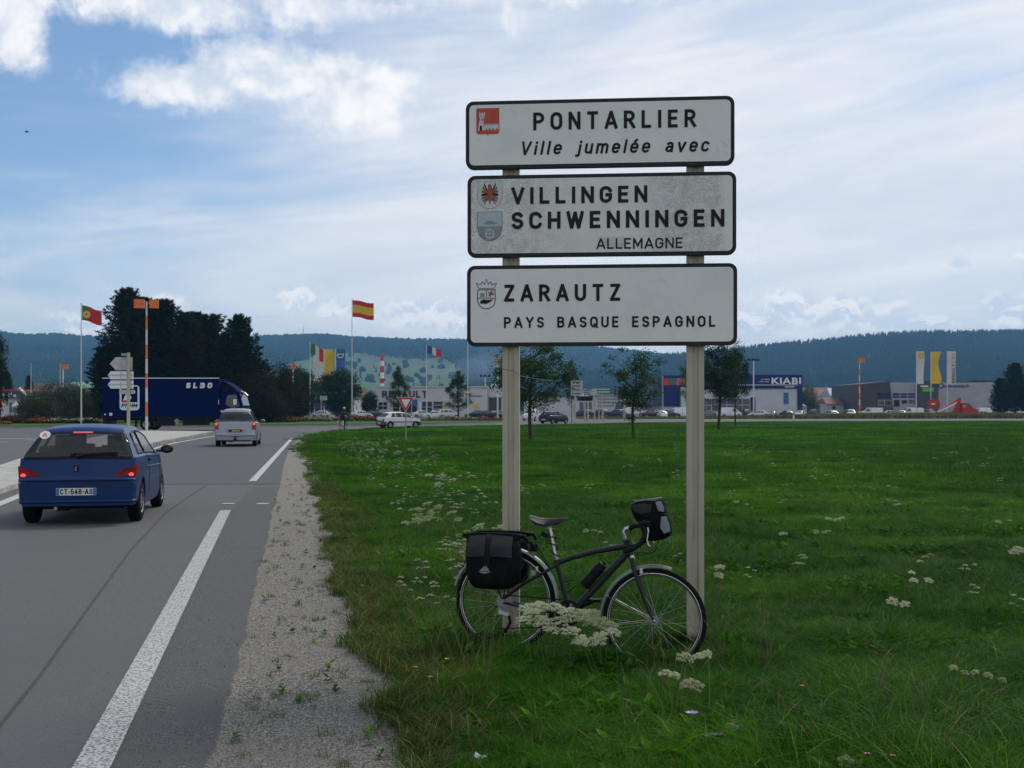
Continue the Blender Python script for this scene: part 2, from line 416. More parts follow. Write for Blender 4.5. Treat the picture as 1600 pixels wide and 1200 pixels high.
def rrect(x0, x1, z0, z1, r, n=6):
    o = []
    for cx, cz, a in ((x1 - r, z1 - r, 0), (x0 + r, z1 - r, 90), (x0 + r, z0 + r, 180), (x1 - r, z0 + r, 270)):
        o += [(cx + r * math.cos(rad(a + 90 * i / n)), cz + r * math.sin(rad(a + 90 * i / n))) for i in range(n + 1)]
    return o
def flat(mb, poly, y, mat):
    """flat outline in the x-z plane facing -y"""
    n = len(poly); mb.add([(p[0], y, p[1]) for p in poly], [tuple(range(n))], mat)
def cl(p, y, r, mb, mat, closed=False):
    ribbon(mb, list(p) + ([p[0]] if closed else []), r, y, mat)
# ------------------------------------------------------------------ ground, road, island
A_EDGE = [(3, -1.0), (5, -1.36), (7.8, -1.86), (10.8, -2.46), (13.3, -2.91), (17.5, -3.75), (23.3, -4.83), (35, -7.1), (51, -10), (62, -11.8), (73, -13.0), (87, -13.5), (96, -12.4),
          (102, -8.7), (112, -.7), (122, 7.3), (134, 15.6), (144, 33), (152, 53), (158, 82), (170, 136), (190, 230)]
XE = [(3, -.1), (5, -.43), (6.1, -.73), (7.8, -1.1), (10.8, -1.8), (17.5, -3.0), (25.5, -4.66), (35, -6.6), (46, -9.2), (60, -11.2), (73, -12.8), (87, -13.4)]
def edge_x(tab, D): return float(np.interp(D, [t[0] for t in tab], [t[1] for t in tab]))
def far_edge(x):     # depth at which the field meets the far road, for a given x
    t = A_EDGE[12:]; return float(np.interp(x, [p[1] for p in t], [p[0] for p in t]))
def in_field(x, y):
    if y < 60: return x > edge_x(XE, y)
    if y < 87: return x > edge_x(XE, y) and x > -13.2
    if x < -11.8: return False
    return y < far_edge(x) - .3
def gz(x, y):
    """ground height: the meadow lies a little below the road verge near the camera"""
    if y > 110: return 0.0
    d = x - edge_x(XE, min(y, 87))
    s = sstep(0, 1.8, d) * (1 - sstep(70, 100, y))
    n = .035 * mnoise.noise(Vector((x * .45, y * .45, 0))) + .015 * mnoise.noise(Vector((x * 1.7, y * 1.7, 3)))
    return -.10 * s + n * s * (1 if y < 70 else 0)

m_soil = pm('meadow_soil', (.016, .042, .008), (.024, .055, .010), 3.0, .95, bump=.4, bscale=30, spec=.1, c3=(.034, .066, .02), world_scale=.12)
xs = sorted(set([round(x, 2) for x in np.concatenate([np.linspace(-900, -60, 15), np.linspace(-55, -15, 9), np.linspace(-14, 12, 80), np.linspace(13, 60, 20), np.linspace(65, 900, 16)])]))
ys = sorted(set([round(y, 2) for y in np.concatenate([np.linspace(-40, 1, 6), np.linspace(2, 25, 75), np.linspace(26, 110, 43), np.linspace(120, 240, 7), np.linspace(300, 3400, 12)])]))
mb = MB(); mb.grid([[(x, y, gz(x, y)) for x in xs] for y in ys], m_soil, flip=False)
structure(mb.build('ground', smooth=180))

m_gravel = pm('verge_gravel', (.38, .36, .32), (.075, .071, .064), 85, .95, bump=.9, bscale=150, spec=.2, lo=.40, hi=.60, c3=(.22, .208, .186), world_scale=1.1)
m_asph = pm('road_asphalt', (.058, .060, .064), (.165, .166, .168), 170, .85, bump=.35, bscale=300, spec=.2, lo=.36, hi=.66, c3=(.100, .102, .106), world_scale=.5)
m_asph2 = pm('asphalt_new', (.052, .055, .060), (.135, .138, .145), 170, .82, bump=.3, bscale=300, spec=.2, lo=.36, hi=.66, c3=(.086, .089, .096), world_scale=.3)
m_asph3 = pm('asphalt_edge', (.052, .053, .055), (.165, .163, .162), 120, .9, bump=.6, bscale=220, spec=.2, lo=.36, hi=.66, c3=(.105, .105, .106), world_scale=2.2)
m_conc = pm('island_concrete', (.42, .41, .385), (.30, .295, .275), 3, .9, bump=.25, bscale=60, spec=.3)
m_kerb = pm('kerb_stone', (.33, .32, .30), (.22, .21, .2), 6, .9, bump=.3, spec=.3)
m_tar = pm('tar_joint', (.030, .030, .032), (.045, .045, .047), 30, .8)

def sheet(name, poly, z, mat):
    n = len(poly); me = bpy.data.meshes.new(name); me.from_pydata([(p[0], p[1], z) for p in poly], [], [tuple(range(n))])
    if me.polygons[0].normal.z < 0: me.flip_normals()
    me.materials.append(mat); o = bpy.data.objects.new(name, me); col.objects.link(o); return structure(o)
def jag(tab, amp, step=.12, lim=30, dx=0):
    out = []; y = tab[0][0]
    while y < min(lim, tab[-1][0]):
        out.append((edge_x(tab, y) + dx + amp * mnoise.noise(Vector((y * 2.1, dx, 0))) + amp * .6 * mnoise.noise(Vector((y * 7, dx, 5))), y)); y += step * (1 + y * .06)
    return out + [(t[1] + dx, t[0]) for t in tab if t[0] >= lim]
# gravel verge under the asphalt edge
ga = jag(XE[:10], .10, .15, 40, .30); gb = [(edge_x(A_EDGE, y) - .4, y) for y in (60, 46, 30, 17, 10, 5, 3)]
sheet('gravel_verge', ga + gb, .004, m_gravel)
asph_r = jag(A_EDGE, .035, .12, 40)
sheet('road', asph_r + [(230, 222), (60, 205), (15, 200), (-10, 200), (-160, 230), (-200, 3)], .010, m_asph)
# darker newer surfacing beyond the cross joint, rougher strip outside the edge line
def rx(D): return edge_x(A_EDGE, D)
def lx(D): return -1.87 - .209 * (D - 5) if D < 17.5 else (-4.48 - .173 * (D - 17.5))     # edge line centre
sheet('road_resurfacing', [(rx(D) - .03, D) for D in (24.0, 30, 38, 51, 62, 73, 80)] + [(-20, 86), (-27, 80), (-15.7, 48), (-9.9, 23.6)], .014, m_asph2)
sheet('road_shoulder', [(p[0] - .012, p[1]) for p in asph_r if p[1] < 23] + [(lx(D) + .10, D) for D in (23, 17.5, 12, 8, 5, 3)], .014, m_asph3)
def stripe(name, pts, wd, mat, z=.018):
    mb = MB(); L = []; Q = []
    for i, p in enumerate(pts):
        a = Vector(pts[max(0, i - 1)][:2]); b = Vector(pts[min(len(pts) - 1, i + 1)][:2]); d = (b - a).normalized(); nn = Vector((-d.y, d.x)) * wd / 2
        L.append((p[0] + nn.x, p[1] + nn.y, z)); Q.append((p[0] - nn.x, p[1] - nn.y, z))
    mb.grid([Q, L], mat); return structure(mb.build(name))
m_paint = pm('road_paint', (.50, .50, .48), (.14, .14, .14), 70, .7, bump=.25, bscale=200, lo=.48, hi=.64, spec=.3, c3=(.44, .44, .43), world_scale=1.5)
m_paint2 = pm('worn_paint', (.46, .46, .45), (.11, .11, .11), 60, .7, bump=.25, bscale=200, lo=.46, hi=.60, spec=.3)
for a, b in ((3.5, 17.6), (24.8, 62)):
    stripe('road_marking', [(lx(a + (b - a) * i / 30), a + (b - a) * i / 30) for i in range(31)], .165, m_paint if a > 20 else m_paint2, .020)
for px, py in ((357, 788.5), (411, 788.5)):
    c = GP(px, py); stripe('road_marking', [(c.x - .10, c.y + .01), (c.x + .10, c.y - .01)], .17, m_paint, .020)
def pxl(l): return [tuple(GP(*p))[:2] for p in l]
stripe('tar_joint', pxl([(-20, 1162), (60, 1062), (140, 950), (205, 860), (262, 800), (322, 759)]), .020, m_tar, .0165)
stripe('tar_joint', pxl([(0, 756.5), (200, 757), (330, 757.5), (437, 757.5)]), .05, m_tar, .0165)
0 and stripe('tar_joint', [(lx(D) + .62 + .03 * math.sin(D * 1.3), D) for D in np.linspace(3.5, 16, 26)], .012, m_tar, .0165)
# splitter island: kerbed concrete wedge with a painted border
isl_r = [(-8.6, 17), (-9.85, 22), (-15.4, 47.5), (-16.6, 54), (-18.5, 66), (-20.2, 77)]
isl_l = [(-27.5, 81), (-22.5, 60), (-18, 44), (-13.9, 30.5), (-11, 21.5), (-8.9, 17)]
mb = MB(); mb.slab(isl_r + isl_l, .0, .11, m_conc); structure(mb.build('splitter_island'))
stripe('road_marking', [(p[0] + .45, p[1]) for p in isl_r[:4]] + [(-17.2, 62), (-18.4, 72), (-19.6, 79), (-21.5, 82)], .2, m_paint, .020)
# loose kerb stones along the island edge, each its own block
kp = [(-15.0, 45.5), (-16.4, 54), (-18.2, 66), (-19.9, 76.5)]
kk = MB(); kk.box((0, 0, .08), (.17, .8, .16), m_kerb); kerb_me = kk.mesh('kerb_stone')
isl = bpy.data.objects['splitter_island']
for i in range(34):
    D = 44 + i * .98
    x = float(np.interp(D, [p[1] for p in isl_r], [p[0] for p in isl_r])) + .12
    x2 = float(np.interp(D + .9, [p[1] for p in isl_r], [p[0] for p in isl_r])) + .12
    o = part_mesh('kerb_stone', kerb_me, isl, (x, D, .01), (RND.uniform(-.03, .03), RND.uniform(-.03, .03), math.atan2(x - x2, .9) + RND.uniform(-.03, .03)))
# give-way dashes and lane lines of the roundabout
for a, b, wd in (((-60, 686.5), (52, 686), .5), ((-60, 691.5), (12, 691), .5), ((40, 688), (70, 688), .5), ((100, 680), (180, 680), .3), ((620, 677), (640, 676.5), .3)):
    if a[0] > 500: continue
    stripe('road_marking', pxl([a, b]), wd, m_paint, .020)
# central island of the roundabout: mown grass with a concrete kerb
ci = [(-140, 90), (-47, 93), (-37, 96), (-30, 98.5), (-22, 103), (-14, 108), (-7.5, 114), (-2, 124), (.5, 134), (1, 146), (-2, 158), (-10, 168), (-25, 176), (-60, 180), (-140, 180)]
m_lawn = pm('island_lawn', (.035, .085, .014), (.05, .11, .02), 2.0, .9, bump=.5, bscale=20, spec=.1, c3=(.045, .09, .022), world_scale=.15)
mb = MB(); mb.slab(ci, .0, .16, m_kerb); structure(mb.build('roundabout_kerb'))
cen = (-45, 135)
cin = [(p[0] + (cen[0] - p[0]) * .006, p[1] + .5 * (1 if p[1] < 135 else -1)) for p in ci]
mb = MB(); mb.slab(cin, .165, .22, m_lawn); structure(mb.build('roundabout_lawn'))
# commercial lots behind the far road
m_lot = pm('lot_asphalt', (.12, .12, .12), (.16, .16, .158), 3, .9, c3=(.10, .10, .1), world_scale=.05)
sheet('parking_lot', [(-12, 203), (20, 203), (70, 208), (260, 226), (330, 330), (-80, 330), (-80, 206)], .012, m_lot)
sheet('pavement', [(10, 201.5), (60, 206.4), (230, 223.6), (230, 226), (60, 209), (10, 204)], .020, m_conc)
# ------------------------------------------------------------------ hills, forest, haze, smoke
def hill(name, prof, D0, D1, mat, seed, deep=500):
    """terrain whose skyline follows a ridge profile"""
    pxs = np.arange(-900, 2560, 22); rows = []; K = 26
    py = np.interp(pxs, [p[0] for p in prof], [p[1] for p in prof])
    H1 = EYE + (HY - py) / F * D1
    info = []
    for k in range(K + 9):
        t = k / K
        row = []
        for i, px in enumerate(pxs):
            D = D0 + (D1 - D0) * t if t <= 1 else D1 + deep * (t - 1)
            x = (px - 800) / F * D
            if t <= 1:
                base = H1[i] * (t ** 1.15)
                z = base + (mnoise.noise(Vector((x / 260, D / 260, seed))) * 26 + mnoise.noise(Vector((x / 90, D / 90, seed + 4))) * 8) * math.sin(math.pi * min(1, t)) - 2 * (1 - t)
            else: z = H1[i] * (1 - (t - 1) * 1.2)
            row.append((x, D, z))
        rows.append(row)
    mb = MB(); mb.grid(rows, mat); o = mb.build(name, smooth=180); structure(o)
    return rows
m_hillA = pm('hill_ground', (.020, .036, .016), (.026, .045, .02), .02, .95, spec=.05, coord='Object')
m_mead = pm('hill_meadow', (.105, .14, .07), (.085, .12, .06), .012, .95, spec=.05)
profL = [(-900, 515), (0, 522), (40, 527), (80, 524), (120, 528), (200, 530), (400, 529), (430, 527), (475, 526), (520, 526), (545, 530), (600, 532), (640, 533), (700, 534), (760, 535), (850, 538), (940, 546), (1000, 552), (1060, 560), (1200, 575), (2600, 600)]
profR = [(-900, 600), (700, 640), (880, 606), (960, 580), (1020, 562), (1060, 557), (1110, 553), (1160, 548), (1200, 543), (1250, 538), (1300, 534), (1350, 528), (1400, 524), (1450, 522), (1500, 523), (1600, 521), (1800, 524), (2600, 530)]
rowsL = hill('left_hill', profL, 1250, 2900, m_hillA, 1.0)
rowsR = hill('right_hill', profR, 1150, 2100, m_hillA, 9.0)
def hz(rows, D0, D1, px, D):
    pxs0, st = -900, 22
    i = (px - pxs0) / st; i0 = int(clamp(i, 0, len(rows[0]) - 2)); k = (D - D0) / (D1 - D0) * 26; k0 = int(clamp(k, 0, 25))
    a = lerp(rows[k0][i0][2], rows[k0][i0 + 1][2], i - i0); b = lerp(rows[k0 + 1][i0][2], rows[k0 + 1][i0 + 1][2], i - i0)
    return lerp(a, b, k - k0)
# open meadows on the left hill: sheets of pasture following the slope
def in_meadow(px, D):
    z = hz(rowsL, 1250, 2900, px, D); py = HY - (z - EYE) * F / D
    n = 14 * mnoise.noise(Vector((px / 42, py / 22, 2)))
    top = np.interp(px, [360, 400, 440, 500, 560, 600, 640, 690, 720, 745], [600, 578, 572, 556, 553, 556, 563, 560, 575, 640]) + n * .35
    return top < py < 642 and 350 < px < 745, px, py
mbm = MB()
for k in range(25):
    for i in range(len(rowsL[0]) - 1):
        px = -900 + 22 * i
        if px < 300 or px > 780: continue
        for sx_ in range(4):
            for sy_ in range(3):
                def P(a, b):
                    A = Vector(rowsL[k][i]).lerp(Vector(rowsL[k][i + 1]), a); B = Vector(rowsL[k + 1][i]).lerp(Vector(rowsL[k + 1][i + 1]), a)
                    return A.lerp(B, b) + Vector((0, 0, .8))
                a0, a1, b0, b1 = sx_ / 4, (sx_ + 1) / 4, sy_ / 3, (sy_ + 1) / 3
                c = P((a0 + a1) / 2, (b0 + b1) / 2); pxc = 800 + c.x / c.y * F
                if in_meadow(pxc, c.y)[0]: mbm.add([P(a0, b0), P(a1, b0), P(a1, b1), P(a0, b1)], [(0, 1, 2, 3)], m_mead)
structure(mbm.build('hill_meadow', smooth=180))

def gn_scatter(name, pts, variants, label, mats=None, kind='stuff'):
    """pts: array of x,y,z,scale,rotz,variant,tilt ; geometry nodes put instances of the variant meshes on them"""
    pts = np.asarray(pts, dtype=np.float32)
    me = bpy.data.meshes.new(name); me.vertices.add(len(pts)); me.vertices.foreach_set('co', pts[:, :3].ravel())
    for nm, ty, idx in (('sc', 'FLOAT', 3), ('rz', 'FLOAT', 4), ('tl', 'FLOAT', 6)):
        a = me.attributes.new(nm, ty, 'POINT'); a.data.foreach_set('value', np.ascontiguousarray(pts[:, idx]))
    a = me.attributes.new('va', 'INT', 'POINT'); a.data.foreach_set('value', np.ascontiguousarray(pts[:, 5]).astype(np.int32))
    o = bpy.data.objects.new(name, me); col.objects.link(o)
    cc = bpy.data.collections.new(name + '_sources')
    for i, v in enumerate(variants):
        ob = bpy.data.objects.new('%s_source_%02d' % (name, i), v); cc.objects.link(ob)
    ng = bpy.data.node_groups.new(name, 'GeometryNodeTree')
    ng.interface.new_socket('Geometry', in_out='INPUT', socket_type='NodeSocketGeometry')
    ng.interface.new_socket('Geometry', in_out='OUTPUT', socket_type='NodeSocketGeometry')
    N = ng.nodes; L = ng.links
    gi = N.new('NodeGroupInput'); go = N.new('NodeGroupOutput')
    ci_ = N.new('GeometryNodeCollectionInfo'); ci_.inputs['Collection'].default_value = cc
    ci_.inputs['Separate Children'].default_value = True; ci_.inputs['Reset Children'].default_value = True
    ip = N.new('GeometryNodeInstanceOnPoints'); ip.inputs['Pick Instance'].default_value = True
    def at(nm, ty='FLOAT'):
        n = N.new('GeometryNodeInputNamedAttribute'); n.data_type = ty; n.inputs['Name'].default_value = nm; return n.outputs['Attribute']
    L.new(gi.outputs[0], ip.inputs['Points']); L.new(ci_.outputs[0], ip.inputs['Instance'])
    L.new(at('va', 'INT'), ip.inputs['Instance Index'])
    cx = N.new('ShaderNodeCombineXYZ'); L.new(at('tl'), cx.inputs[0]); L.new(at('rz'), cx.inputs[2])
    er = N.new('FunctionNodeEulerToRotation'); L.new(cx.outputs[0], er.inputs[0]); L.new(er.outputs[0], ip.inputs['Rotation'])
    L.new(at('sc'), ip.inputs['Scale']); L.new(ip.outputs[0], go.inputs[0])
    md = o.modifiers.new('scatter', 'NODES'); md.node_group = ng
    tag(o, label=label, kind=kind)
    return o
m_con = pm('conifer_green', (.004, .014, .008), (.008, .020, .010), .3, .95, spec=.05, rnd=.35)
m_brd = pm('broadleaf_green', (.008, .022, .009), (.013, .032, .011), .3, .95, spec=.05, rnd=.4)
def far_conifer(seed):
    r = random.Random(seed); mb = MB()
    for k in range(4):
        z0 = .08 + k * .22; rr = (.24 - .055 * k) * r.uniform(.85, 1.15); n = 6; vs = [(rr * math.cos(6.283 * j / n + k) * r.uniform(.7, 1.2), rr * math.sin(6.283 * j / n + k) * r.uniform(.7, 1.2), z0 + r.uniform(-.03, .03)) for j in range(n)] + [(0, 0, z0 + .34 if k < 3 else 1.0)]
        mb.add(vs, [(j, (j + 1) % n, n) for j in range(n)], m_con)
    return mb.mesh('far_conifer')
def far_broad(seed):
    r = random.Random(seed); mb = MB()
    for k in range(4):
        c = (r.uniform(-.25, .25), r.uniform(-.25, .25), r.uniform(.35, .72)); n, m = 6, 4; o = []
        rr = r.uniform(.24, .36)
        for i in range(m + 1):
            ph = math.pi * i / m
            for j in range(n):
                q = rr * r.uniform(.8, 1.2); t = 6.283 * j / n
                o.append((c[0] + q * math.sin(ph) * math.cos(t), c[1] + q * math.sin(ph) * math.sin(t), c[2] + q * math.cos(ph)))
        mb.add(o, [(i * n + j, (i + 1) * n + j, (i + 1) * n + (j + 1) % n, i * n + (j + 1) % n) for i in range(m) for j in range(n)], m_brd)
    return mb.mesh('far_broadleaf')
fv = [far_conifer(1), far_conifer(2), far_conifer(3), far_broad(4), far_broad(5), far_broad(6)]
rr = np.random.RandomState(5); pts = []
for _ in range(34000):      # left hill, mixed wood
    px = rr.uniform(-160, 1130); D = 2920 - 1650 * rr.beta(1.0, 1.3)
    md, _, py = in_meadow(px, D)
    sparse = md and (mnoise.noise(Vector((px / 9, py / 5, 7))) < .34 or rr.rand() < .25)
    if sparse and rr.rand() > .008: continue
    z = hz(rowsL, 1250, 2900, px, min(D, 2899)); con = rr.rand() < (.35 if px < 450 or md else .2)
    pts.append(((px - 800) / F * D, D, z - 1, rr.uniform(9, 15) * (.8 if con else .75), rr.uniform(0, 6.28), rr.randint(0, 3) if con else rr.randint(3, 6), 0))
gn_scatter('hill_forest', pts, fv, 'mixed wood covering the blue-green hill on the left')
pts = []
for _ in range(30000):      # right hill, spruce
    px = rr.uniform(860, 1760); D = 2110 - 950 * rr.beta(1.0, 1.25)
    z = hz(rowsR, 1150, 2100, px, min(D, 2099)); con = rr.rand() < .88
    if D < 1420 and mnoise.noise(Vector((px / 60, D / 120, 1))) > -.1: continue
    pts.append(((px - 800) / F * D, D, z - 1, rr.uniform(7, 13) * (1 if con else .7), rr.uniform(0, 6.28), rr.randint(0, 3) if con else rr.randint(3, 6), 0))
gn_scatter('spruce_forest', pts, fv, 'dark spruce forest covering the long hill on the right')
mb = MB()
mb.grid([[(px_, D, 2.2 + (D - 620) * .034 + .6 * math.sin(px_ / 31)) for px_ in np.linspace(100, 560, 24)] for D in (620, 700, 800, 900)], m_mead)
structure(mb.build('hill_pasture', smooth=180))
# low wood between town and hills
pts = []
for _ in range(2600):
    px = rr.uniform(-250, 1900); D = rr.uniform(600, 1100)
    if 1240 < px < 1420 and D < 950: continue
    if mnoise.noise(Vector((px / 70, D / 90, 3))) < .02: continue
    pts.append(((px - 800) / F * D, D, -.5, rr.uniform(7, 11), rr.uniform(0, 6.28), rr.choice([1, 3, 4, 5, 3, 4]), 0))
gn_scatter('tree_belt', pts, fv, 'belt of low trees between the town roofs and the hills')

# haze: one closed volume box round everything
mh = bpy.data.materials.new('haze_air'); mh.use_nodes = True; t = NT(mh.node_tree); t.n.clear()
out = t.node('ShaderNodeOutputMaterial'); v = t.node('ShaderNodeVolumePrincipled')
v.inputs['Color'].default_value = (.27, .60, 1.0, 1); v.inputs['Density'].default_value = 1.75e-4; v.inputs['Anisotropy'].default_value = .2
t.l.new(v.outputs[0], out.inputs['Volume'])
mb = MB(); mb.bb(-2600, 2600, -120, 3700, -4.5, 235, mh); tag(mb.build('haze'), kind='stuff', label='thin blue haze over the valley')
# drifting smoke in front of the left hill
ms = bpy.data.materials.new('smoke_air'); ms.use_nodes = True; t = NT(ms.node_tree); t.n.clear()
out = t.node('ShaderNodeOutputMaterial'); v = t.node('ShaderNodeVolumePrincipled')
tc_ = t.node('ShaderNodeTexCoord'); s3 = t.node('ShaderNodeSeparateXYZ'); t.l.new(tc_.outputs['Object'], s3.inputs[0])
nn = t.noise(tc_.outputs['Object'], .035, 4, .6, .8)
# plume axis rises and widens to the right
axz = t.m('ADD', t.m('MULTIPLY', s3.outputs[0], .28), 4.0)
wd_ = t.m('ADD', t.m('MULTIPLY', s3.outputs[0], .20), 7.0)
q = t.m('DIVIDE', t.m('ABSOLUTE', t.m('SUBTRACT', s3.outputs[2], axz)), wd_)
prof = t.m('MULTIPLY', t.ss(q, 1.0, .1), t.m('MULTIPLY', t.ss(s3.outputs[0], -1, 6), t.ss(s3.outputs[0], 118, 40)))
prof = t.m('MULTIPLY', prof, t.ss(t.m('DIVIDE', t.m('ABSOLUTE', s3.outputs[1]), wd_), 1.0, .2))
den = t.m('MULTIPLY', t.m('MULTIPLY', prof, t.ss(nn, .40, .68)), .022)
t.l.new(den, v.inputs['Density']); v.inputs['Color'].default_value = (.62, .80, 1.0, 1)
t.l.new(v.outputs[0], out.inputs['Volume'])
ms.cycles.volume_step_rate = 1.0
mb = MB(); mb.bb(-2, 120, -34, 34, -6, 62, ms)
sp = W(652, 608, 800); tag(mb.build('smoke', loc=sp), kind='stuff', label='thin bluish smoke drifting up in front of the hill')
# radio mast on the ridge
m_steel = pm('dull_steel', (.32, .33, .34), (.24, .25, .26), 20, .5, metal=.6)
m_white = pm('white_pole', (.62, .62, .60), (.5, .5, .48), 10, .5)
b0 = W(474, 527, 2880); t0 = thing('radio_mast', 'thin lattice mast standing on the ridge of the left hill', 'mast', b0)
mb = MB()
for i in range(3):
    a = 2.094 * i; mb.tube([(1.6 * math.cos(a), 1.6 * math.sin(a), -2), (.4 * math.cos(a), .4 * math.sin(a), 22)], .35, 4, m_steel)
mb.build('lattice', t0); mb = MB(); mb.cyl((0, 0, 20), (0, 0, 30), .5, .3, 6, m_steel); mb.build('antenna', t0)
# ------------------------------------------------------------------ town sign
KS = 1.022
SO = Vector(((731 - 800) / F * 7.68 * KS, 7.68 * KS, 0)); SU = Vector((1.809, -.15, 0)).normalized()
sg = thing('town_sign', 'tall three-panel town twinning sign on two beige posts, reading PONTARLIER on top', 'road sign', (SO.x, SO.y, -.1), math.atan2(SU.y, SU.x))
SW = 1.815 * KS
def m_panel_mat(name, dirt):
    m = bpy.data.materials.new(name); m.use_nodes = True; t = NT(m.node_tree); t.n.clear()
    out = t.node('ShaderNodeOutputMaterial'); p = t.node('ShaderNodeBsdfPrincipled'); t.l.new(p.outputs[0], out.inputs[0])
    tc_ = t.node('ShaderNodeTexCoord'); o = tc_.outputs['Object']
    n1 = t.noise(o, 2.2, 6, .65, .6); n2 = t.noise(o, 150, 3, .75); n3 = t.noise(o, 9, 5, .6, 1.5)
    c = t.mix(t.ss(n1, .35, .7), (.70, .71, .69), (.64, .65, .64))
    if dirt:
        s = t.node('ShaderNodeSeparateXYZ'); t.l.new(o, s.inputs[0])
        # lichen speckle: strongest on the left and along a smudge at the right
        lf = t.ss(s.outputs[0], .9, .2, .0, .75); rt = t.m('MULTIPLY', t.ss(s.outputs[0], 1.15, 1.45), t.ss(s.outputs[0], 1.80, 1.72))
        f = t.m('MULTIPLY', t.m('ADD', t.m('ADD', lf, t.m('MULTIPLY', rt, .8)), .15), t.ss(t.m('ADD', t.m('MULTIPLY', n2, .8), t.m('MULTIPLY', n3, .4)), .48, .72))
        c = t.mix(t.m('MINIMUM', f, .8), c, (.36, .36, .34))
        c = t.mix(t.m('MULTIPLY', t.ss(s.outputs[2], 2.80, 2.735), t.ss(n3, .40, .5)), c, (.50, .49, .46))
    else:
        c = t.mix(t.m('MULTIPLY', t.ss(n3, .60, .70), .18), c, (.25, .27, .26))
    t.l.new(c, p.inputs['Base Color']); p.inputs['Roughness'].default_value = .42; p.inputs['Specular IOR Level'].default_value = .35
    nb = t.noise(o, 3, 3); b = t.node('ShaderNodeBump'); b.inputs['Strength'].default_value = .05; t.l.new(nb, b.inputs['Height']); t.l.new(b.outputs[0], p.inputs['Normal'])
    return m
m_pan = m_panel_mat('sign_face', False); m_pan2 = m_panel_mat('sign_face_lichen', True)
m_blk = pm('sign_black', (.010, .010, .012), (.016, .016, .018), 30, .6, spec=.2)
m_rim = pm('sign_rim_black', (.012, .012, .014), (.02, .02, .02), 20, .5, spec=.25)
m_galv = pm('galvanised_back', (.30, .31, .31), (.22, .23, .23), 15, .5, metal=.5)
m_post = pm('post_beige', (.40, .365, .275), (.30, .27, .205), 5, .6, bump=.15, bscale=60, stretch=(6, 6, .6), lo=.45, hi=.8)
m_red = pm('shield_red', (.50, .055, .022), (.40, .05, .02), 20, .5)
m_rst = pm('shield_rust', (.30, .075, .04), (.22, .05, .03), 60, .6)
m_lg = pm('shield_pale', (.56, .58, .57), (.45, .47, .47), 14, .5)
m_gy = pm('shield_grey', (.26, .285, .31), (.20, .22, .24), 30, .6)
m_skyb = pm('shield_blue', (.36, .44, .50), (.42, .46, .48), 10, .6)
zc_ = lambda z: EYE + (z - EYE) * KS + .1         # scaled heights, local to the sign root
P1 = (zc_(3.243), zc_(3.706)); P2 = (zc_(2.640), zc_(3.198)); P3 = (zc_(2.032), zc_(2.583))
def panel(z0, z1, face, x0, x1, label):
    mb = MB(); mb.prism(rrect(x0, x1, z0, z1, .055), -.022, .012, m_rim)
    o = mb.build('sign_panel', sg, smooth=30); o['label'] = label
    mb = MB(); n = rrect(x0 + .026, x1 - .026, z0 + .026, z1 - .026, .034); flat(mb, n, -.0235, face); mb.build('panel_face', o)
    mb = MB(); mb.prism(rrect(x0, x1, z0, z1, .055), .0125, .019, m_galv); mb.build('back_plate', o)
    return o
X0 = -.012 * KS
pa = panel(*P1, m_pan, X0, X0 + SW, 'top panel with a red castle shield, reading PONTARLIER')
pb = panel(*P2, m_pan2, X0 + .012, X0 + .012 + SW, 'middle panel stained with lichen, reading VILLINGEN SCHWENNINGEN')
pc = panel(*P3, m_pan, X0 + .009, X0 + .018 + SW, 'bottom panel reading ZARAUTZ')
def ux(px, pl_): return X0 + (px - pl_) / 420.5 * SW
def line(parent, s, pxa, pxb, P, fa, fb, pl_, **k):
    mb = MB(); z1 = lerp(P[1], P[0], fa); z0 = lerp(P[1], P[0], fb)
    signtext(mb, s, ux(pxa, pl_), ux(pxb, pl_), z0, z1, m_blk, y=-.0262, **k)
    return mb.build('lettering', parent)
line(pa, 'PONTARLIER', 835.5, 1089, P1, .183, .447, 728, st=1.9, gap=4.3)
line(pa, 'Ville jumelée avec', 814, 1112, P1, .605, .805, 728, st=1.7, gap=2.9, shear=.2, sp=6)
line(pb, 'VILLINGEN', 801, 1014, P2, .152, .357, 731 - 2.8, st=2.05, gap=3.6)
line(pb, 'SCHWENNINGEN', 801, 1133, P2, .452, .662, 731 - 2.8, st=2.05, gap=3.6)
line(pb, 'ALLEMAGNE', 934.5, 1069, P2, .787, .915, 731 - 2.8, st=1.45, gap=1.5)
line(pc, 'ZARAUTZ', 789, 972, P3, .237, .450, 730 - 2, st=2.0, gap=4.3)
line(pc, 'PAYS BASQUE ESPAGNOL', 789, 1119, P3, .638, .775, 730 - 2, st=1.9, gap=3.6, sp=6.5)
mb = MB(); a = ux(936, 728); b = ux(978, 728)
flat(mb, [(a, lerp(P2[1], P2[0], .90)), (b, lerp(P2[1], P2[0], .90)), (b, lerp(P2[1], P2[0], .765)), (a, lerp(P2[1], P2[0], .765))], -.0245, m_lg); mb.build('sticker_remnant', pb)
# coats of arms
def shield(x0, x1, z0, z1, base=.75):
    zc = z1 - (z1 - z0) * .55; xm = (x0 + x1) / 2; r = (x1 - x0) / 2
    return [(x0, z1), (x0, zc)] + [(xm - r * math.cos(rad(a)), zc - (zc - z0) * math.sin(rad(a))) for a in range(15, 180, 15)] + [(x1, zc), (x1, z1)]
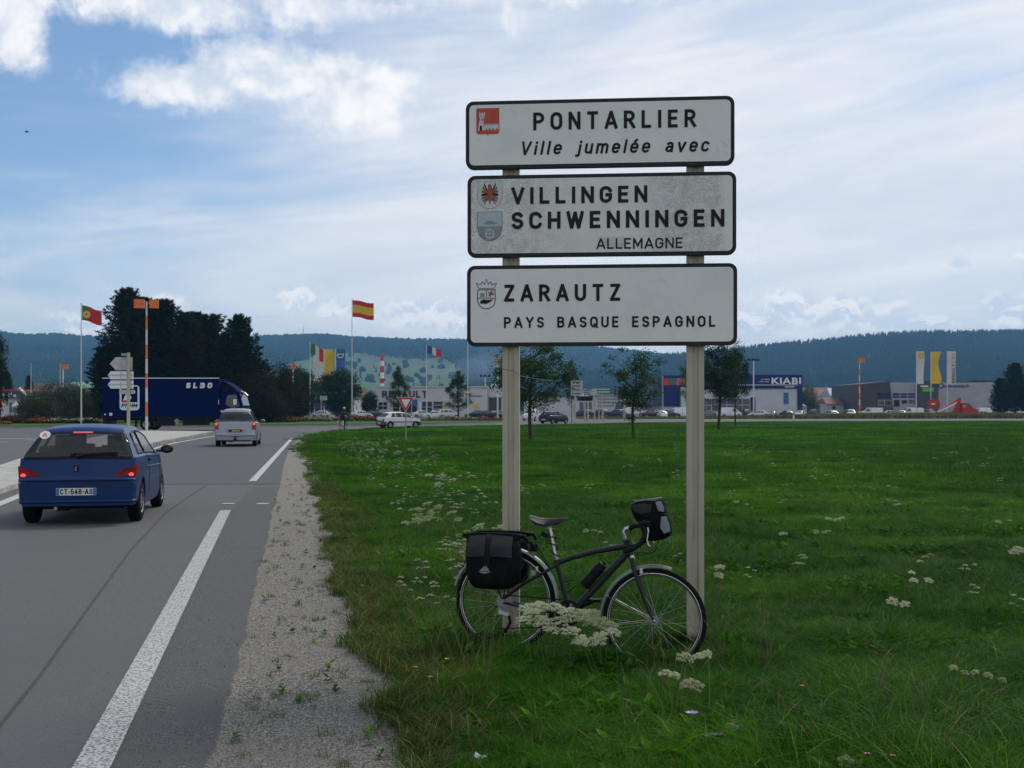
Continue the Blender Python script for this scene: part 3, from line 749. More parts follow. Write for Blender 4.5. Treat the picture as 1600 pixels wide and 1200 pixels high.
# red shield: tower and crenellated wall
mb = MB(); x0, x1 = ux(745, 728), ux(781.5, 728); z1 = lerp(P1[1], P1[0], .105); z0 = lerp(P1[1], P1[0], .50); w_, h_ = x1 - x0, z1 - z0
flat(mb, [(x0 + .01, z0 + .006), (x0, z0 + .02), (x0, z1), (x1, z1), (x1, z0 + .02), (x1 - .01, z0 + .006), (x0 + w_ * .53, z0 + .005), (x0 + w_ * .5, z0 - .008), (x0 + w_ * .47, z0 + .005)][::1], -.0250, m_red)
q = lambda a, b: (x0 + a * w_, z0 + b * h_)
flat(mb, [q(.07, .17), q(.34, .17), q(.31, .62), q(.37, .66), q(.37, .86), q(.33, .86), q(.33, .80), q(.28, .80), q(.28, .84), q(.23, .84), q(.23, .80), q(.17, .80), q(.17, .86), q(.13, .86), q(.13, .66), q(.16, .62)][::-1], -.0256, m_lg)
tw = [q(.34, .17)]
for i in range(4): tw += [q(.40 + i * .15, .17), q(.41 + i * .15, .24), q(.47 + i * .15, .24), q(.49 + i * .15, .17)] if .49 + i * .15 < .97 else []
tw += [q(.96, .17), q(.96, .42)]
for i in range(7): tw += [q(.93 - i * .085, .42), q(.93 - i * .085, .37), q(.885 - i * .085, .37), q(.885 - i * .085, .42)]
tw += [q(.34, .42)]
flat(mb, tw, -.0258, m_lg)
for c in ((.20, .27, .05, .10), (.25, .58, .02, .04), (.19, .70, .015, .025), (.30, .70, .015, .025)):
    flat(mb, [q(c[0] - c[2], c[1] - c[3]), q(c[0] + c[2], c[1] - c[3]), q(c[0] + c[2], c[1] + c[3] * .6), q(c[0], c[1] + c[3]), q(c[0] - c[2], c[1] + c[3] * .6)], -.0264, m_blk)
mb.build('coat_of_arms', pa)['label'] = 'red shield with a white castle'
# eagle shield
mb = MB(); x0, x1 = ux(747, 728), ux(786, 728); z1 = lerp(P2[1], P2[0], .072); z0 = lerp(P2[1], P2[0], .405); w_, h_ = x1 - x0, z1 - z0
flat(mb, shield(x0, x1, z0, z1), -.0250, m_lg); cl(shield(x0, x1, z0, z1), -.0256, .0022, mb, m_gy, True)
r5 = random.Random(3)
for sgn in (-1, 1):
    for i in range(7):
        a = rad(62 - i * 19); l = .36 - .018 * i; bx = .5 + sgn * .10; bz = .66 - i * .045
        p0 = (x0 + w_ * bx, z0 + h_ * bz); p1 = (x0 + w_ * (bx + sgn * l * math.cos(a) * .75), z0 + h_ * (bz + l * math.sin(a) * .9)); p2 = (p1[0] + sgn * .004, p1[1] - .018)
        mb.add([(p0[0], -.0258 - .0002 * i, p0[1] + .006), (p1[0], -.0258 - .0002 * i, p1[1]), (p2[0], -.0258 - .0002 * i, p2[1]), (p0[0], -.0258 - .0002 * i, p0[1] - .008)], [(0, 1, 2, 3)], m_rst if i % 3 else m_blk)
flat(mb, [q(.5, .90), q(.57, .86), q(.58, .76), q(.62, .62), q(.58, .40), q(.66, .28), q(.54, .30), q(.5, .12), q(.46, .30), q(.34, .28), q(.42, .40), q(.38, .62), q(.43, .76), q(.42, .86)][::1], -.0276, m_rst)
for sgn in (-1, 1): cl([q(.5 + sgn * .08, .36), q(.5 + sgn * .24, .28), q(.5 + sgn * .33, .34)], -.0262, .004, mb, m_gy)
mb.build('coat_of_arms', pb)['label'] = 'pale shield with a red-brown eagle'
# faded shield with a bird and a wheel
mb = MB(); z1 = lerp(P2[1], P2[0], .445); z0 = lerp(P2[1], P2[0], .80); w_, h_ = x1 - x0, z1 - z0
flat(mb, shield(x0, x1, z0, z1), -.0250, m_gy); cl(shield(x0, x1, z0, z1), -.0258, .0022, mb, m_blk, True)
flat(mb, [(x0, z0 + h_ * .5), (x1, z0 + h_ * .5), (x1, z1), (x0, z1)], -.0254, m_skyb)
flat(mb, [q(.22, .58), q(.40, .56), q(.70, .57), q(.82, .60), q(.62, .66), q(.5, .70), q(.34, .66)], -.0260, m_gy)
cl([q(.5 + .17 * math.cos(rad(a)), .25 + .155 * math.sin(rad(a))) for a in range(0, 360, 30)], -.0262, .007, mb, m_lg, True)
cl([q(.5, .10), q(.5, .40)], -.0264, .005, mb, m_lg); cl([q(.33, .25), q(.67, .25)], -.0266, .005, mb, m_lg)
mb.build('coat_of_arms', pb)['label'] = 'faded shield with a bird above a wheel'
# crowned quartered shield
mb = MB(); x0, x1 = ux(747, 728), ux(775, 728); z1 = lerp(P3[1], P3[0], .30); z0 = lerp(P3[1], P3[0], .535); w_, h_ = x1 - x0, z1 - z0
cl(shield(x0, x1, z0, z1), -.0256, .005, mb, m_blk, True)
cl([q(0, .56), q(1, .56)], -.0262, .004, mb, m_blk); cl([q(.5, .56), q(.5, 1)], -.0264, .004, mb, m_blk)
flat(mb, [q(.14, .62), q(.40, .62), q(.40, .86), q(.32, .80), q(.27, .88), q(.20, .80), q(.14, .86)], -.0258, m_gy)
for (a, b, c, d) in ((.62, .66, .86, .92), (.60, .86, .92, .72), (.66, .76, .92, .80), (.72, .62, .76, .94)): cl([q(a, b), q(c, d)], -.0266 - a * .001, .007, mb, m_rst)
flat(mb, [q(.14, .28), q(.5, .26), q(.72, .36), q(.90, .52), q(.78, .50), q(.60, .46), q(.34, .50), q(.16, .42)], -.0260, m_blk)
cl([q(.06, 1.08), q(-.08, 1.36), q(.18, 1.26), q(.26, 1.42), q(.40, 1.28), q(.5, 1.58), q(.60, 1.28), q(.74, 1.42), q(.82, 1.26), q(1.08, 1.36), q(.94, 1.08)], -.0262, .004, mb, m_blk, True)
mb.build('coat_of_arms', pc)['label'] = 'quartered black outline shield under a crown'
# posts: folded steel section with a groove in each face
def post(u, top):
    mb = MB(); h = .0585; d = .045
    sec = [(-h, .02), (-h, .105), (h, .105), (h, .02), (.020, .02), (.016, .030), (-.016, .030), (-.020, .02)]
    mb.slab([(u + a, b) for a, b in sec], -.25, top, m_post); return mb.build('post', sg)
post(.300, P1[1] - .03); post(1.582, P1[1] - .03)
for P in (P1, P2, P3):
    for u in (.300, 1.582):
        for z in (P[0] + .10, P[1] - .10):
            mbc = MB(); mbc.box((u, .0630, z), (.16, .0875, .028), m_galv); mbc.build('clamp', sg)
mb = MB(); mb.tube([(.300 + .062, .01, 1.94), (.300 + .02, .010, 1.97), (.300 - .055, .012, 1.985), (.300 - .062, .06, 1.985)], .0012, 4, m_rim)
mb.tube([(.362, .012, 1.935), (.48, .02, 1.915), (.60, .03, 1.90), (.66, .03, 1.90)], .0012, 4, m_galv); mb.build('loose_wire', sg)
# ------------------------------------------------------------------ touring bicycle leaning on the posts
BK = 1750 / 7.52
byaw = math.atan2(-.20, 1.03)
bz0 = -.10
bike = thing('bicycle', 'dark grey touring bicycle with drop bars and silver mudguards leaning on the sign posts', 'bicycle', ((904 - 800) / BK, 7.50, bz0), byaw)
bike.rotation_euler = (rad(-3.5), 0, byaw)
def b(px, py, y=0.0): return Vector(((px - 904) / BK, y, EYE - (py - 640) / BK - bz0))
m_fr = pm('frame_graphite', (.014, .018, .022), (.010, .013, .016), 14, .45, spec=.3)
m_rub = pm('tyre_rubber', (.007, .007, .007), (.011, .011, .011), 60, .85, bump=.3, spec=.08)
m_alu = pm('brushed_aluminium', (.60, .60, .60), (.48, .48, .48), 40, .35, metal=.9)
m_alud = pm('dull_aluminium', (.34, .345, .35), (.26, .26, .27), 40, .4, metal=.8)
m_bp = pm('black_parts', (.006, .006, .007), (.010, .010, .011), 40, .6, spec=.12)
m_mud = pm('mudguard_silver', (.22, .24, .25), (.17, .19, .20), 20, .4, metal=.6)
m_leather = pm('saddle_cover', (.022, .024, .028), (.014, .016, .019), 30, .5, bump=.1, spec=.25)
m_nylon = pm('pannier_black', (.003, .004, .004), (.005, .006, .007), 18, .55, bump=.5, bscale=14, spec=.08)
m_nylon2 = pm('pannier_slate', (.015, .019, .024), (.010, .013, .017), 14, .42, spec=.3, bump=.2, bscale=9)
m_refl = pm('grey_reflective', (.20, .23, .27), (.15, .18, .21), 20, .35, bump=.1)
RA, FA = b(786, 942), b(1021, 965)
def wheel(c, r):
    o = thing('wheel', None, None); o.parent = bike; o.location = c
    Mx = Matrix.Rotation(rad(90), 4, 'Z')        # lathe axis x -> y
    prof = [(r - .030, -.012), (r - .024, -.017), (r - .010, -.0175), (r - .002, -.010), (r, 0), (r - .002, .010), (r - .010, .0175), (r - .024, .017), (r - .030, .012)]
    mb = MB(); mb.lathe(prof, 64, m_rub, Mx); mb.build('tyre', o, smooth=60)
    prof = [(r - .029, -.0135), (r - .033, -.0135), (r - .046, -.011), (r - .052, 0), (r - .046, .011), (r - .033, .0135), (r - .029, .0135)]
    mb = MB(); mb.lathe([(r - .030, -.0125), (r - .0345, -.0128)], 64, m_alu, Mx); mb.lathe([(r - .0345, -.0128), (r - .041, -.0122)], 64, m_bp, Mx)
    mb.lathe([(r - .041, -.0122), (r - .0455, -.011)], 64, m_alu, Mx); mb.lathe([(r - .0455, -.011), (r - .050, 0), (r - .0455, .011), (r - .030, .0125)], 64, m_bp, Mx); mb.build('rim', o, smooth=40)
    mb = MB(); mb.cyl((0, -.055, 0), (0, .055, 0), .010, n=12, mat=m_alud)
    for y in (-.032, .032): mb.cyl((0, y - .002, 0), (0, y + .002, 0), .026, n=16, mat=m_alud)
    mb.build('hub', o, smooth=40)
    for i in range(28):
        a = 6.2832 * i / 28; s = 1 if i % 2 else -1; a2 = a + (1 if (i // 2) % 2 else -1) * 1.15
        mb = MB(); mb.cyl((.024 * math.cos(a2), .032 * s, .024 * math.sin(a2)), ((r - .046) * math.cos(a), .002 * s, (r - .046) * math.sin(a)), 0.0008, n=4, mat=m_alu, caps=False); mb.build('spoke', o)
    return o
WR = .343
wr_, wf_ = wheel(RA, WR), wheel(FA, WR)
def bp(name, fn, smooth=50, parent=None):
    mb = MB(); fn(mb); return mb.build(name, parent or bike, smooth=smooth)
def frame_(mb):
    T = lambda p, q, r, r2=None: mb.cyl(p, q, r, r2, 14, m_fr)
    mb.tube([b(869, 881), b(890, 872.5), b(930, 861), b(978, 851.5)], [.017, .0175, .018, .020], 14, m_fr)
    T(b(976, 842), b(985.5, 871), .0205)
    T(b(980, 861), b(895, 955), .0235)
    T(b(865.5, 870), b(889, 956), .0165)
    bbk = b(889, 957)
    mb.cyl(bbk + Vector((0, -.036, 0)), bbk + Vector((0, .036, 0)), .022, n=14, mat=m_fr)
    for s in (-1, 1):
        mb.tube([b(869, 883, .012 * s), b(850, 895, .026 * s), b(815, 915, .05 * s), b(786, 938, .062 * s)], [.011, .0105, .010, .009], 10, m_fr)
        mb.tube([bbk + Vector((0, .02 * s, 0)), b(840, 955, .05 * s), b(786, 944, .062 * s)], [.012, .010, .008], 10, m_fr)
    mb.cyl(b(848, 896, -.025), b(848, 896, .025), .008, n=8, mat=m_fr)
bp('frame', frame_)
fkc = b(986, 873)
def fork_(mb):
    mb.cyl(fkc, b(984.5, 866), .021, n=14, mat=m_alu)
    for s in (-1, 1):
        mb.tube([b(986, 871, .008 * s), b(989, 884, .034 * s), b(1000, 915, .045 * s), b(1011, 945, .050 * s), FA + Vector((-.001, .052 * s, .001))], [.016, .0165, .014, .0105, .008], 12, m_fr)
        mb.ball(FA + Vector((0, .058 * s, 0)), .012, m_alud, 10, 6)
bp('fork', fork_)
def arcs(c, r, a0, a1, n=26): return [c + Vector((r * math.cos(rad(a0 + (a1 - a0) * i / n)), 0, r * math.sin(rad(a0 + (a1 - a0) * i / n)))) for i in range(n + 1)]
def guard(mb, c, a0, a1, mat=m_mud):
    rows = []
    for p in arcs(c, .366, a0, a1):
        d = (p - c).normalized(); rows.append([p + d * h + Vector((0, y, 0)) for y, h in ((-.026, -.014), (-.022, -.003), (-.010, .003), (0, .004), (.010, .003), (.022, -.003), (.026, -.014))])
    mb.grid(rows, mat)
bp('rear_mudguard', lambda mb: guard(mb, RA, 165, -12))
bp('front_mudguard', lambda mb: guard(mb, FA, 72, 196))
for s in (-1, 1):
    for dx_, dz__ in ((-.366, -.05), (-.325, .16)): bp('mudguard_stay', lambda mb: mb.tube([FA + Vector((dx_, .027 * s, dz__)), FA + Vector((-.01, .058 * s, .0))], .002, 5, m_alu))
bp('seatpost', lambda mb: (mb.cyl(b(866, 874), b(856, 824), .0135, n=12, mat=m_alu), mb.box(b(856, 824), (.03, .03, .02), m_alud), mb.cyl(b(868, 876), b(864.5, 868), .019, n=12, mat=m_alud)))
def saddle_(mb):
    prof = [(825, 806.5, .070, 812), (829, 807.5, .078, 815), (838, 810, .076, 821), (848, 811, .055, 825), (858, 811, .030, 823), (870, 810.5, .020, 818), (880, 809.5, .019, 815), (886.5, 810, .014, 813.5)]
    rows = []
    for px, py, hw, pb_ in prof:
        c = b(px, py); zb = b(px, pb_).z; row = []
        for k in range(13):
            a = rad(-10 + 200 * k / 12); yy = -hw * math.cos(a); zz = c.z - .012 + .012 * math.sin(a) if 0 <= math.sin(a) else c.z - .012
            if abs(math.cos(a)) > .9: zz = lerp(c.z - .012, zb, .6 if math.sin(a) > 0 else 1)
            row.append(Vector((c.x, yy, zz)))
        rows.append(row)
    mb.grid(rows, m_leather)
sad = bp('saddle', saddle_, 80)
for s in (-1, 1): bp('saddle_rail', lambda mb: mb.tube([b(828, 813, .02 * s), b(833, 821, .022 * s), b(845, 823, .022 * s), b(866, 821, .02 * s), b(880, 813, .008 * s)], .0035, 6, m_bp), parent=sad)
bp('stem', lambda mb: (mb.tube([b(978, 846), b(976, 838), b(973.5, 829), b(976, 825.5), b(986, 823.5)], [.0125, .0125, .0135, .015, .016], 12, m_alu), mb.cyl(b(976.6, 843), b(975.8, 839), .020, n=12, mat=m_alud)))
def bars_(mb):
    for s in (-1, 1):
        mb.tube([b(986, 823.5), b(986, 823, .10 * s), b(987, 822, .175 * s), b(992, 819, .205 * s), b(1003, 817, .212 * s), b(1009, 821, .214 * s), b(1009, 833, .218 * s), b(1002, 846, .222 * s), b(990, 854, .225 * s), b(977, 857, .227 * s)], [.0135, .0145, .0155, .0155, .016, .016, .016, .016, .016, .016], 10, m_bp)
bp('handlebar', bars_)
for s in (-1, 1):
    L = bp('brake_lever', lambda mb: mb.tube([b(1013, 818, .212 * s), b(1014.5, 826, .214 * s), b(1012.5, 838, .216 * s), b(1014, 846, .217 * s), b(1017.5, 849, .217 * s)], [.007, .006, .005, .0055, .004], 8, m_alu))
    bp('hood', lambda mb: mb.tube([b(1001, 816, .212 * s), b(1009, 813.5, .213 * s), b(1015, 814, .213 * s), b(1014, 820, .213 * s)], [.015, .019, .017, .010], 10, m_bp), parent=L)
bp('brake_cable', lambda mb: (mb.tube([b(1012, 822, -.2), b(1030, 838, -.16), b(1022, 858, -.08), b(1000, 866, -.02), b(990, 864, 0)], .0025, 6, m_bp), mb.tube([b(1010, 822, .2), b(1036, 846, .1), b(1016, 862, .03), b(990, 862, 0)], .0025, 6, m_bp), mb.tube([b(986, 824, -.03), b(982, 836, -.05), b(986, 848, -.03), b(980, 858, -.02)], .0025, 6, m_bp)))
bp('front_brake', lambda mb: (mb.box(b(1001, 889, -.035), (.018, .02, .035), m_alu), mb.box(b(1007, 893, -.03), (.035, .014, .012), m_alud), mb.box(b(1004, 884, 0), (.016, .07, .012), m_alud)))
bp('rear_brake', lambda mb: (mb.box(b(832, 897, -.03), (.03, .02, .03), m_alud), mb.box(b(838, 890, -.035), (.014, .016, .03), m_alu)))
def rack_(mb):
    for s in (-1, 1):
        mb.tube([b(728, 866, .06 * s), b(740, 850, .06 * s), b(830, 850, .06 * s)], .005, 6, m_bp)
        mb.tube([b(745, 850, .06 * s), b(784, 938, .07 * s)], .005, 6, m_bp); mb.tube([b(800, 850, .06 * s), b(786, 938, .07 * s)], .005, 6, m_bp)
        mb.tube([b(830, 850, .06 * s), b(856, 888, .02 * s)], .004, 6, m_bp)
    for px in (745, 770, 800, 830): mb.cyl(b(px, 850, -.06), b(px, 850, .06), .004, n=6, mat=m_bp)
bp('luggage_rack', rack_)
bp('rear_lamp', lambda mb: mb.box(b(831, 858, .02), (.05, .06, .05), m_bp)); bp('mudguard_bracket', lambda mb: mb.box(b(722, 890, 0), (.05, .04, .01), m_bp))
# drivetrain on the far side stays mostly hidden: chainring, cassette, chain, cranks, rear mech
bbk = b(889, 957)
def crk(mb):
    y0 = -.05
    M = Matrix.Translation(bbk + Vector((0, y0, 0))) @ Matrix.Rotation(rad(90), 4, 'Z')
    mb.lathe([(.060, -.002), (.082, -.002), (.086, 0), (.082, .002), (.060, .002)], 40, m_bp, M, closed=True)
    for i in range(5):
        a = 1.2566 * i; mb.cyl(bbk + Vector((0, y0, 0)), bbk + Vector((.066 * math.cos(a), y0, .066 * math.sin(a))), .008, n=6, mat=m_alud)
ch = bp('chainring', crk)
for s, a in ((-1, rad(205)), (1, rad(25))):
    e = bbk + Vector((.17 * math.cos(a), .07 * s, .17 * math.sin(a)))
    k = bp('crank_arm', lambda mb: mb.tube([bbk + Vector((0, .06 * s, 0)), e], [.014, .010], 8, m_bp)); bp('pedal', lambda mb: mb.box(e + Vector((0, .05 * s, 0)), (.09, .09, .02), m_bp), parent=k)
def cass(mb):
    for i in range(7):
        M = Matrix.Translation(RA + Vector((0, -.040 + .003 * i, 0))) @ Matrix.Rotation(rad(90), 4, 'Z')
        mb.lathe([(.015, 0), (.028 + .0045 * i, 0), (.028 + .0045 * i, .0015), (.015, .0015)], 24, m_alud, M)
bp('cassette', cass)
def chain_(mb):
    y = -.050; mb.tube([RA + Vector((0, y, .042)), bbk + Vector((0, y, .086))], .004, 6, m_bp); mb.tube([b(782, 985, y), bbk + Vector((0, y, -.086))], .004, 6, m_bp)
bp('chain', chain_)
bp('rear_derailleur', lambda mb: (mb.box(b(781, 957, -.06), (.03, .02, .05), m_alud), mb.box(b(787, 960, -.06), (.07, .022, .022), m_alu, Matrix.Rotation(rad(15), 3, 'Y')), mb.tube([b(795, 964, -.055), b(797, 975, -.055), b(790, 988, -.055)], .010, 8, m_bp), mb.ball(b(789, 988, -.05), .016, m_bp), mb.tube([b(783, 955, -.06), b(764, 945, -.06), b(756, 955, -.06), b(764, 966, -.06), b(780, 965, -.06)], .0025, 5, m_bp)))
bp('bottle_cage', lambda mb: (mb.tube([b(880, 909, -.03), b(898, 906, -.035), b(901, 914, -.035), b(886, 926, -.03), b(883, 924, 0)], .003, 6, m_bp), mb.tube([b(906, 915, -.03), b(925, 915, -.04), b(945, 893, -.04), b(940, 890, 0)], .003, 6, m_bp)))
# things carried by the bicycle
o = thing('water_bottle', 'black drinks bottle in the cage on the down tube of the bicycle', 'bottle', bike.matrix_basis @ b(913, 914))
d = (bike.matrix_basis.to_3x3() @ (b(942, 880) - b(913, 914))); Lb = d.length
o.rotation_euler = d.to_track_quat('X', 'Z').to_euler()
mb = MB(); mb.lathe([(0, -.01), (.030, -.01), (.036, 0), (.036, Lb * .42), (.032, Lb * .47), (.036, Lb * .52), (.036, Lb * .78), (.030, Lb * .86)], 20, m_bp); mb.build('bottle_body', o, smooth=40)
mb = MB(); mb.lathe([(.031, Lb * .86), (.031, Lb * .96), (.012, Lb), (.012, Lb * 1.07), (0, Lb * 1.07)], 16, m_bp); mb.build('cap', o, smooth=40)
o = thing('cable_lock', 'black coiled cable lock wound round the silver seat post', 'bicycle lock', bike.matrix_basis @ b(862, 850))
o.rotation_euler = bike.rotation_euler
ax0, ax1 = b(857, 830) - b(862, 850), b(867, 872) - b(862, 850)
pts_ = []
for i in range(70):
    t_ = i / 69; a = t_ * 6.2832 * 3.2; c = ax0.lerp(ax1, t_); r_ = .022 + .012 * math.sin(t_ * 9) ** 2
    pts_.append(c + Vector((r_ * math.cos(a), r_ * math.sin(a), .008 * math.sin(a * 1.3))))
mb = MB(); mb.tube(pts_, .0045, 8, m_bp); mb.build('cable', o, smooth=60)
mb = MB(); mb.box(ax0 + Vector((-.035, -.015, -.03)), (.05, .025, .03), m_bp, Matrix.Rotation(.5, 3, 'Y')); mb.build('lock_barrel', o)

def soft(o, lv=2):
    m = o.modifiers.new('soft', 'SUBSURF'); m.levels = lv; m.render_levels = lv
    for p in o.data.polygons: p.use_smooth = True
    return o
def pannier(name, label, yc, side):
    o = thing(name, label, 'pannier', bike.matrix_basis @ b(772, 850)); o.rotation_euler = bike.rotation_euler
    O = b(772, 850)
    # stacked outlines: (px left, px right, py, half depth)
    lv = [(724, 825, 837, .012), (726, 822, 840.5, .022), (731, 811, 845, .050), (732, 815, 852, .066), (731, 818, 866, .074), (733, 817, 885, .078), (735, 816, 901, .078), (739, 814, 911, .076), (746, 806, 917.5, .068), (755, 797, 920, .045)]
    rows = []
    for l, r_, py, hd in lv:
        row = []; cx = (l + r_) / 2; hw = (r_ - l) / 2
        for k in range(20):
            a = 6.2832 * k / 20; ca, sa = math.cos(a), math.sin(a)
            e = .32 if py > 845 else .7
            X = cx + hw * math.copysign(abs(ca) ** e, ca); Y = yc + hd * math.copysign(abs(sa) ** e, sa)
            wob = .004 * mnoise.noise(Vector((X / 12, py / 9, k)))
            row.append(b(X, py, Y) - O + Vector((0, wob * 1.5, wob)))
        row.append(row[0]); rows.append(row)
    mb = MB(); mb.grid(rows, m_nylon); mb.add([v for v in rows[-1][:-1]], [tuple(range(20))], m_nylon); mb.add([v for v in rows[0][:-1]], [tuple(range(19, -1, -1))], m_nylon)
    body = mb.build('bag_body', o, smooth=70)
    yf = yc + side * .079
    # upper slate coloured flap, folded roll closure and strap
    mb = MB(); fl = [[b(lerp(738, 733, t_) + (806 - 738 + 6 * t_) * s_, lerp(839, 871, t_) - 2 * math.sin(3.14 * s_), yc + side * (lerp(.028, .082, min(1, t_ * 2.2)) + .002 * math.sin(9 * s_ + 5 * t_))) - O for s_ in np.linspace(0, 1, 10)] for t_ in np.linspace(0, 1, 8)]
    mb.grid(fl, m_nylon2); mb.build('flap', o, smooth=180)
    mb = MB(); mb.grid([[b(px_, py_, yc + side * dd) - O for px_ in (764, 773)] for py_, dd in ((836, .0), (837, .034), (845, .064), (852, .084), (866, .087), (878, .086), (884, .084))], m_bp); mb.build('strap', o, smooth=180)
    mb = MB(); mb.tube([b(725, 838.5, yc) - O, b(745, 836.5, yc) - O, b(800, 836.5, yc) - O, b(824, 839, yc) - O, b(829, 848, yc) - O], [.012, .013, .013, .013, .010], 10, m_nylon); mb.build('roll_top', o, smooth=60)
    if side < 0:
        yy = yf - .003
        mb = MB()
        for tri in (((756, 892), (764, 884), (765.5, 892)), ((766, 892), (764.8, 881.5), (773, 892)), ((754, 892.8), (775, 892.8), (764, 896.3))): mb.add([b(p[0], p[1], yy) - O for p in tri], [(0, 1, 2)], m_mud)
        mb.build('emblem', o)
    return o
pannier('pannier', 'black roll-top pannier bag with a white emblem on the near side of the rear wheel', -.165, -1)
pannier('pannier', 'black pannier bag on the far side of the rear wheel', .165, 1)
# handlebar bag
o = thing('handlebar_bag', 'black and grey handlebar bag tipped forward over the front wheel', 'bag', bike.matrix_basis @ b(1016, 815)); o.rotation_euler = bike.rotation_euler
O = b(1016, 815)
lv = [(990, 1032, 778.5, 781, .10), (988, 1036, 784.5, 780, .122), (988, 1040, 795, 788, .128), (991, 1040, 804, 802, .130), (998, 1044, 815, 815, .128), (1001, 1045.5, 828, 828, .125), (1005, 1044, 838, 836, .115), (1012, 1034, 843, 841, .09)]
rows = []
for l, r_, pyl, pyr, hd in lv:
    row = []; cx = (l + r_) / 2; hw = (r_ - l) / 2
    for k in range(20):
        a = 6.2832 * k / 20; ca, sa = math.cos(a), math.sin(a); X = cx + hw * math.copysign(abs(ca) ** .45, ca); Y = hd * math.copysign(abs(sa) ** .45, sa)
        row.append(b(X, lerp(pyl, pyr, (X - l) / (r_ - l)), Y) - O)
    row.append(row[0]); rows.append(row)
mb = MB(); mb.grid(rows, m_nylon); mb.add(rows[-1][:-1], [tuple(range(20))], m_nylon); mb.add(rows[0][:-1], [tuple(range(19, -1, -1))], m_nylon2); mb.build('bag_body', o, smooth=60)
def hb(pts, name, mat, yy=-.133):
    mb = MB(); c = [b(x_, z_, yy) - O for x_, z_ in pts]; n = len(c); cc = sum(c, Vector()) / n
    mb.add(c + [v + Vector((0, .02, 0)) for v in c] + [cc + Vector((0, -.006, 0))], [(i, (i + 1) % n, 2 * n) for i in range(n)] + [(i, n + i, n + (i + 1) % n, (i + 1) % n) for i in range(n)], mat); return mb.build(name, o, smooth=60)
hb([(989, 785), (994, 795), (1003, 800), (1018, 798), (1020, 787), (1010, 784)], 'side_pocket', m_nylon2)
hb([(1033, 806), (1040, 806), (1044, 820), (1044, 829), (1035, 832), (1030, 822)], 'reflective_panel', m_refl)
hb([(1026, 783), (1034, 782), (1038, 793), (1037, 799), (1029, 797)], 'reflective_panel', m_refl)
mb = MB(); mb.tube([b(988.5, 784, -.1) - O, b(1000, 779.5, -.12) - O, b(1032, 777.8, -.10) - O, b(1033, 777.8, .1) - O, b(990, 782, .1) - O], .005, 6, m_mud, closed=True); mb.build('lid_edge', o, smooth=60)
o.rotation_euler.rotate_axis('Y', rad(-5)); o.scale = (1.03, .95, 1.0)
mb = MB(); mb.tube([b(1038, 838, -.05) - O, b(1041, 843, -.05) - O, b(1042.5, 847, -.05) - O], .003, 5, m_mud); mb.build('drawcord', o)
# ------------------------------------------------------------------ grass, weeds, gravel
def grass_mat(name, c1, c2, c3, tr=.35):
    m = bpy.data.materials.new(name); m.use_nodes = True; t = NT(m.node_tree); t.n.clear()
    out = t.node('ShaderNodeOutputMaterial'); p = t.node('ShaderNodeBsdfPrincipled')
    g = t.node('ShaderNodeNewGeometry'); oi = t.node('ShaderNodeObjectInfo')
    n1 = t.noise(g.outputs['Position'], .55, 4, .6); n2 = t.noise(g.outputs['Position'], .09, 4, .65)
    c = t.mix(t.ss(n1, .36, .64), c1, c2); c = t.mix(t.m('MULTIPLY', t.ss(n2, .42, .56), .9), c, c3)
    hs = t.node('ShaderNodeHueSaturation'); t.l.new(c, hs.inputs['Color'])
    t.l.new(t.m('ADD', t.m('MULTIPLY', oi.outputs['Random'], .8), .62), hs.inputs['Value'])
    t.l.new(t.m('ADD', t.m('MULTIPLY', oi.outputs['Random'], -.035), .512), hs.inputs['Hue'])
    t.l.new(hs.outputs[0], p.inputs['Base Color']); p.inputs['Roughness'].default_value = .55; p.inputs['Specular IOR Level'].default_value = .03
    trn = t.node('ShaderNodeBsdfTranslucent'); t.l.new(t.mix(1.0, hs.outputs[0], (1.5, 1.5, .6), 'MULTIPLY'), trn.inputs[0])
    ms_ = t.node('ShaderNodeMixShader'); ms_.inputs[0].default_value = tr; t.l.new(p.outputs[0], ms_.inputs[1]); t.l.new(trn.outputs[0], ms_.inputs[2]); t.l.new(ms_.outputs[0], out.inputs[0])
    return m
m_gr = grass_mat('grass_blade', (.017, .080, .005), (.042, .140, .008), (.014, .060, .008))
m_gr2 = grass_mat('grass_blade_bright', (.044, .165, .008), (.070, .21, .011), (.032, .12, .009))
m_dry = grass_mat('grass_blade_dry', (.17, .15, .075), (.24, .20, .11), (.15, .14, .07), .2)
m_fdry = grass_mat('grass_brownish', (.062, .070, .020), (.085, .076, .026), (.062, .072, .020), .2)
def blade(mb, r, x, y, h, wd, lean, mat, segs=3):
    a = r.uniform(0, 6.283); dx_, dy_ = math.cos(a), math.sin(a); px_, py_ = -dy_, dx_
    vs = []; n = segs
    for i in range(n):
        t = i / n; o = lean * h * t * t; z = h * (t - .28 * lean * t * t); ww = wd * (1 - t * .6) / 2
        vs += [(x + dx_ * o - px_ * ww, y + dy_ * o - py_ * ww, z), (x + dx_ * o + px_ * ww, y + dy_ * o + py_ * ww, z)]
    o = lean * h; vs.append((x + dx_ * o, y + dy_ * o, h * (1 - .28 * lean)))
    fs = [(2 * i, 2 * i + 1, 2 * i + 3, 2 * i + 2) for i in range(n - 1)] + [(2 * n - 2, 2 * n - 1, 2 * n)]
    mb.add(vs, fs, mat)
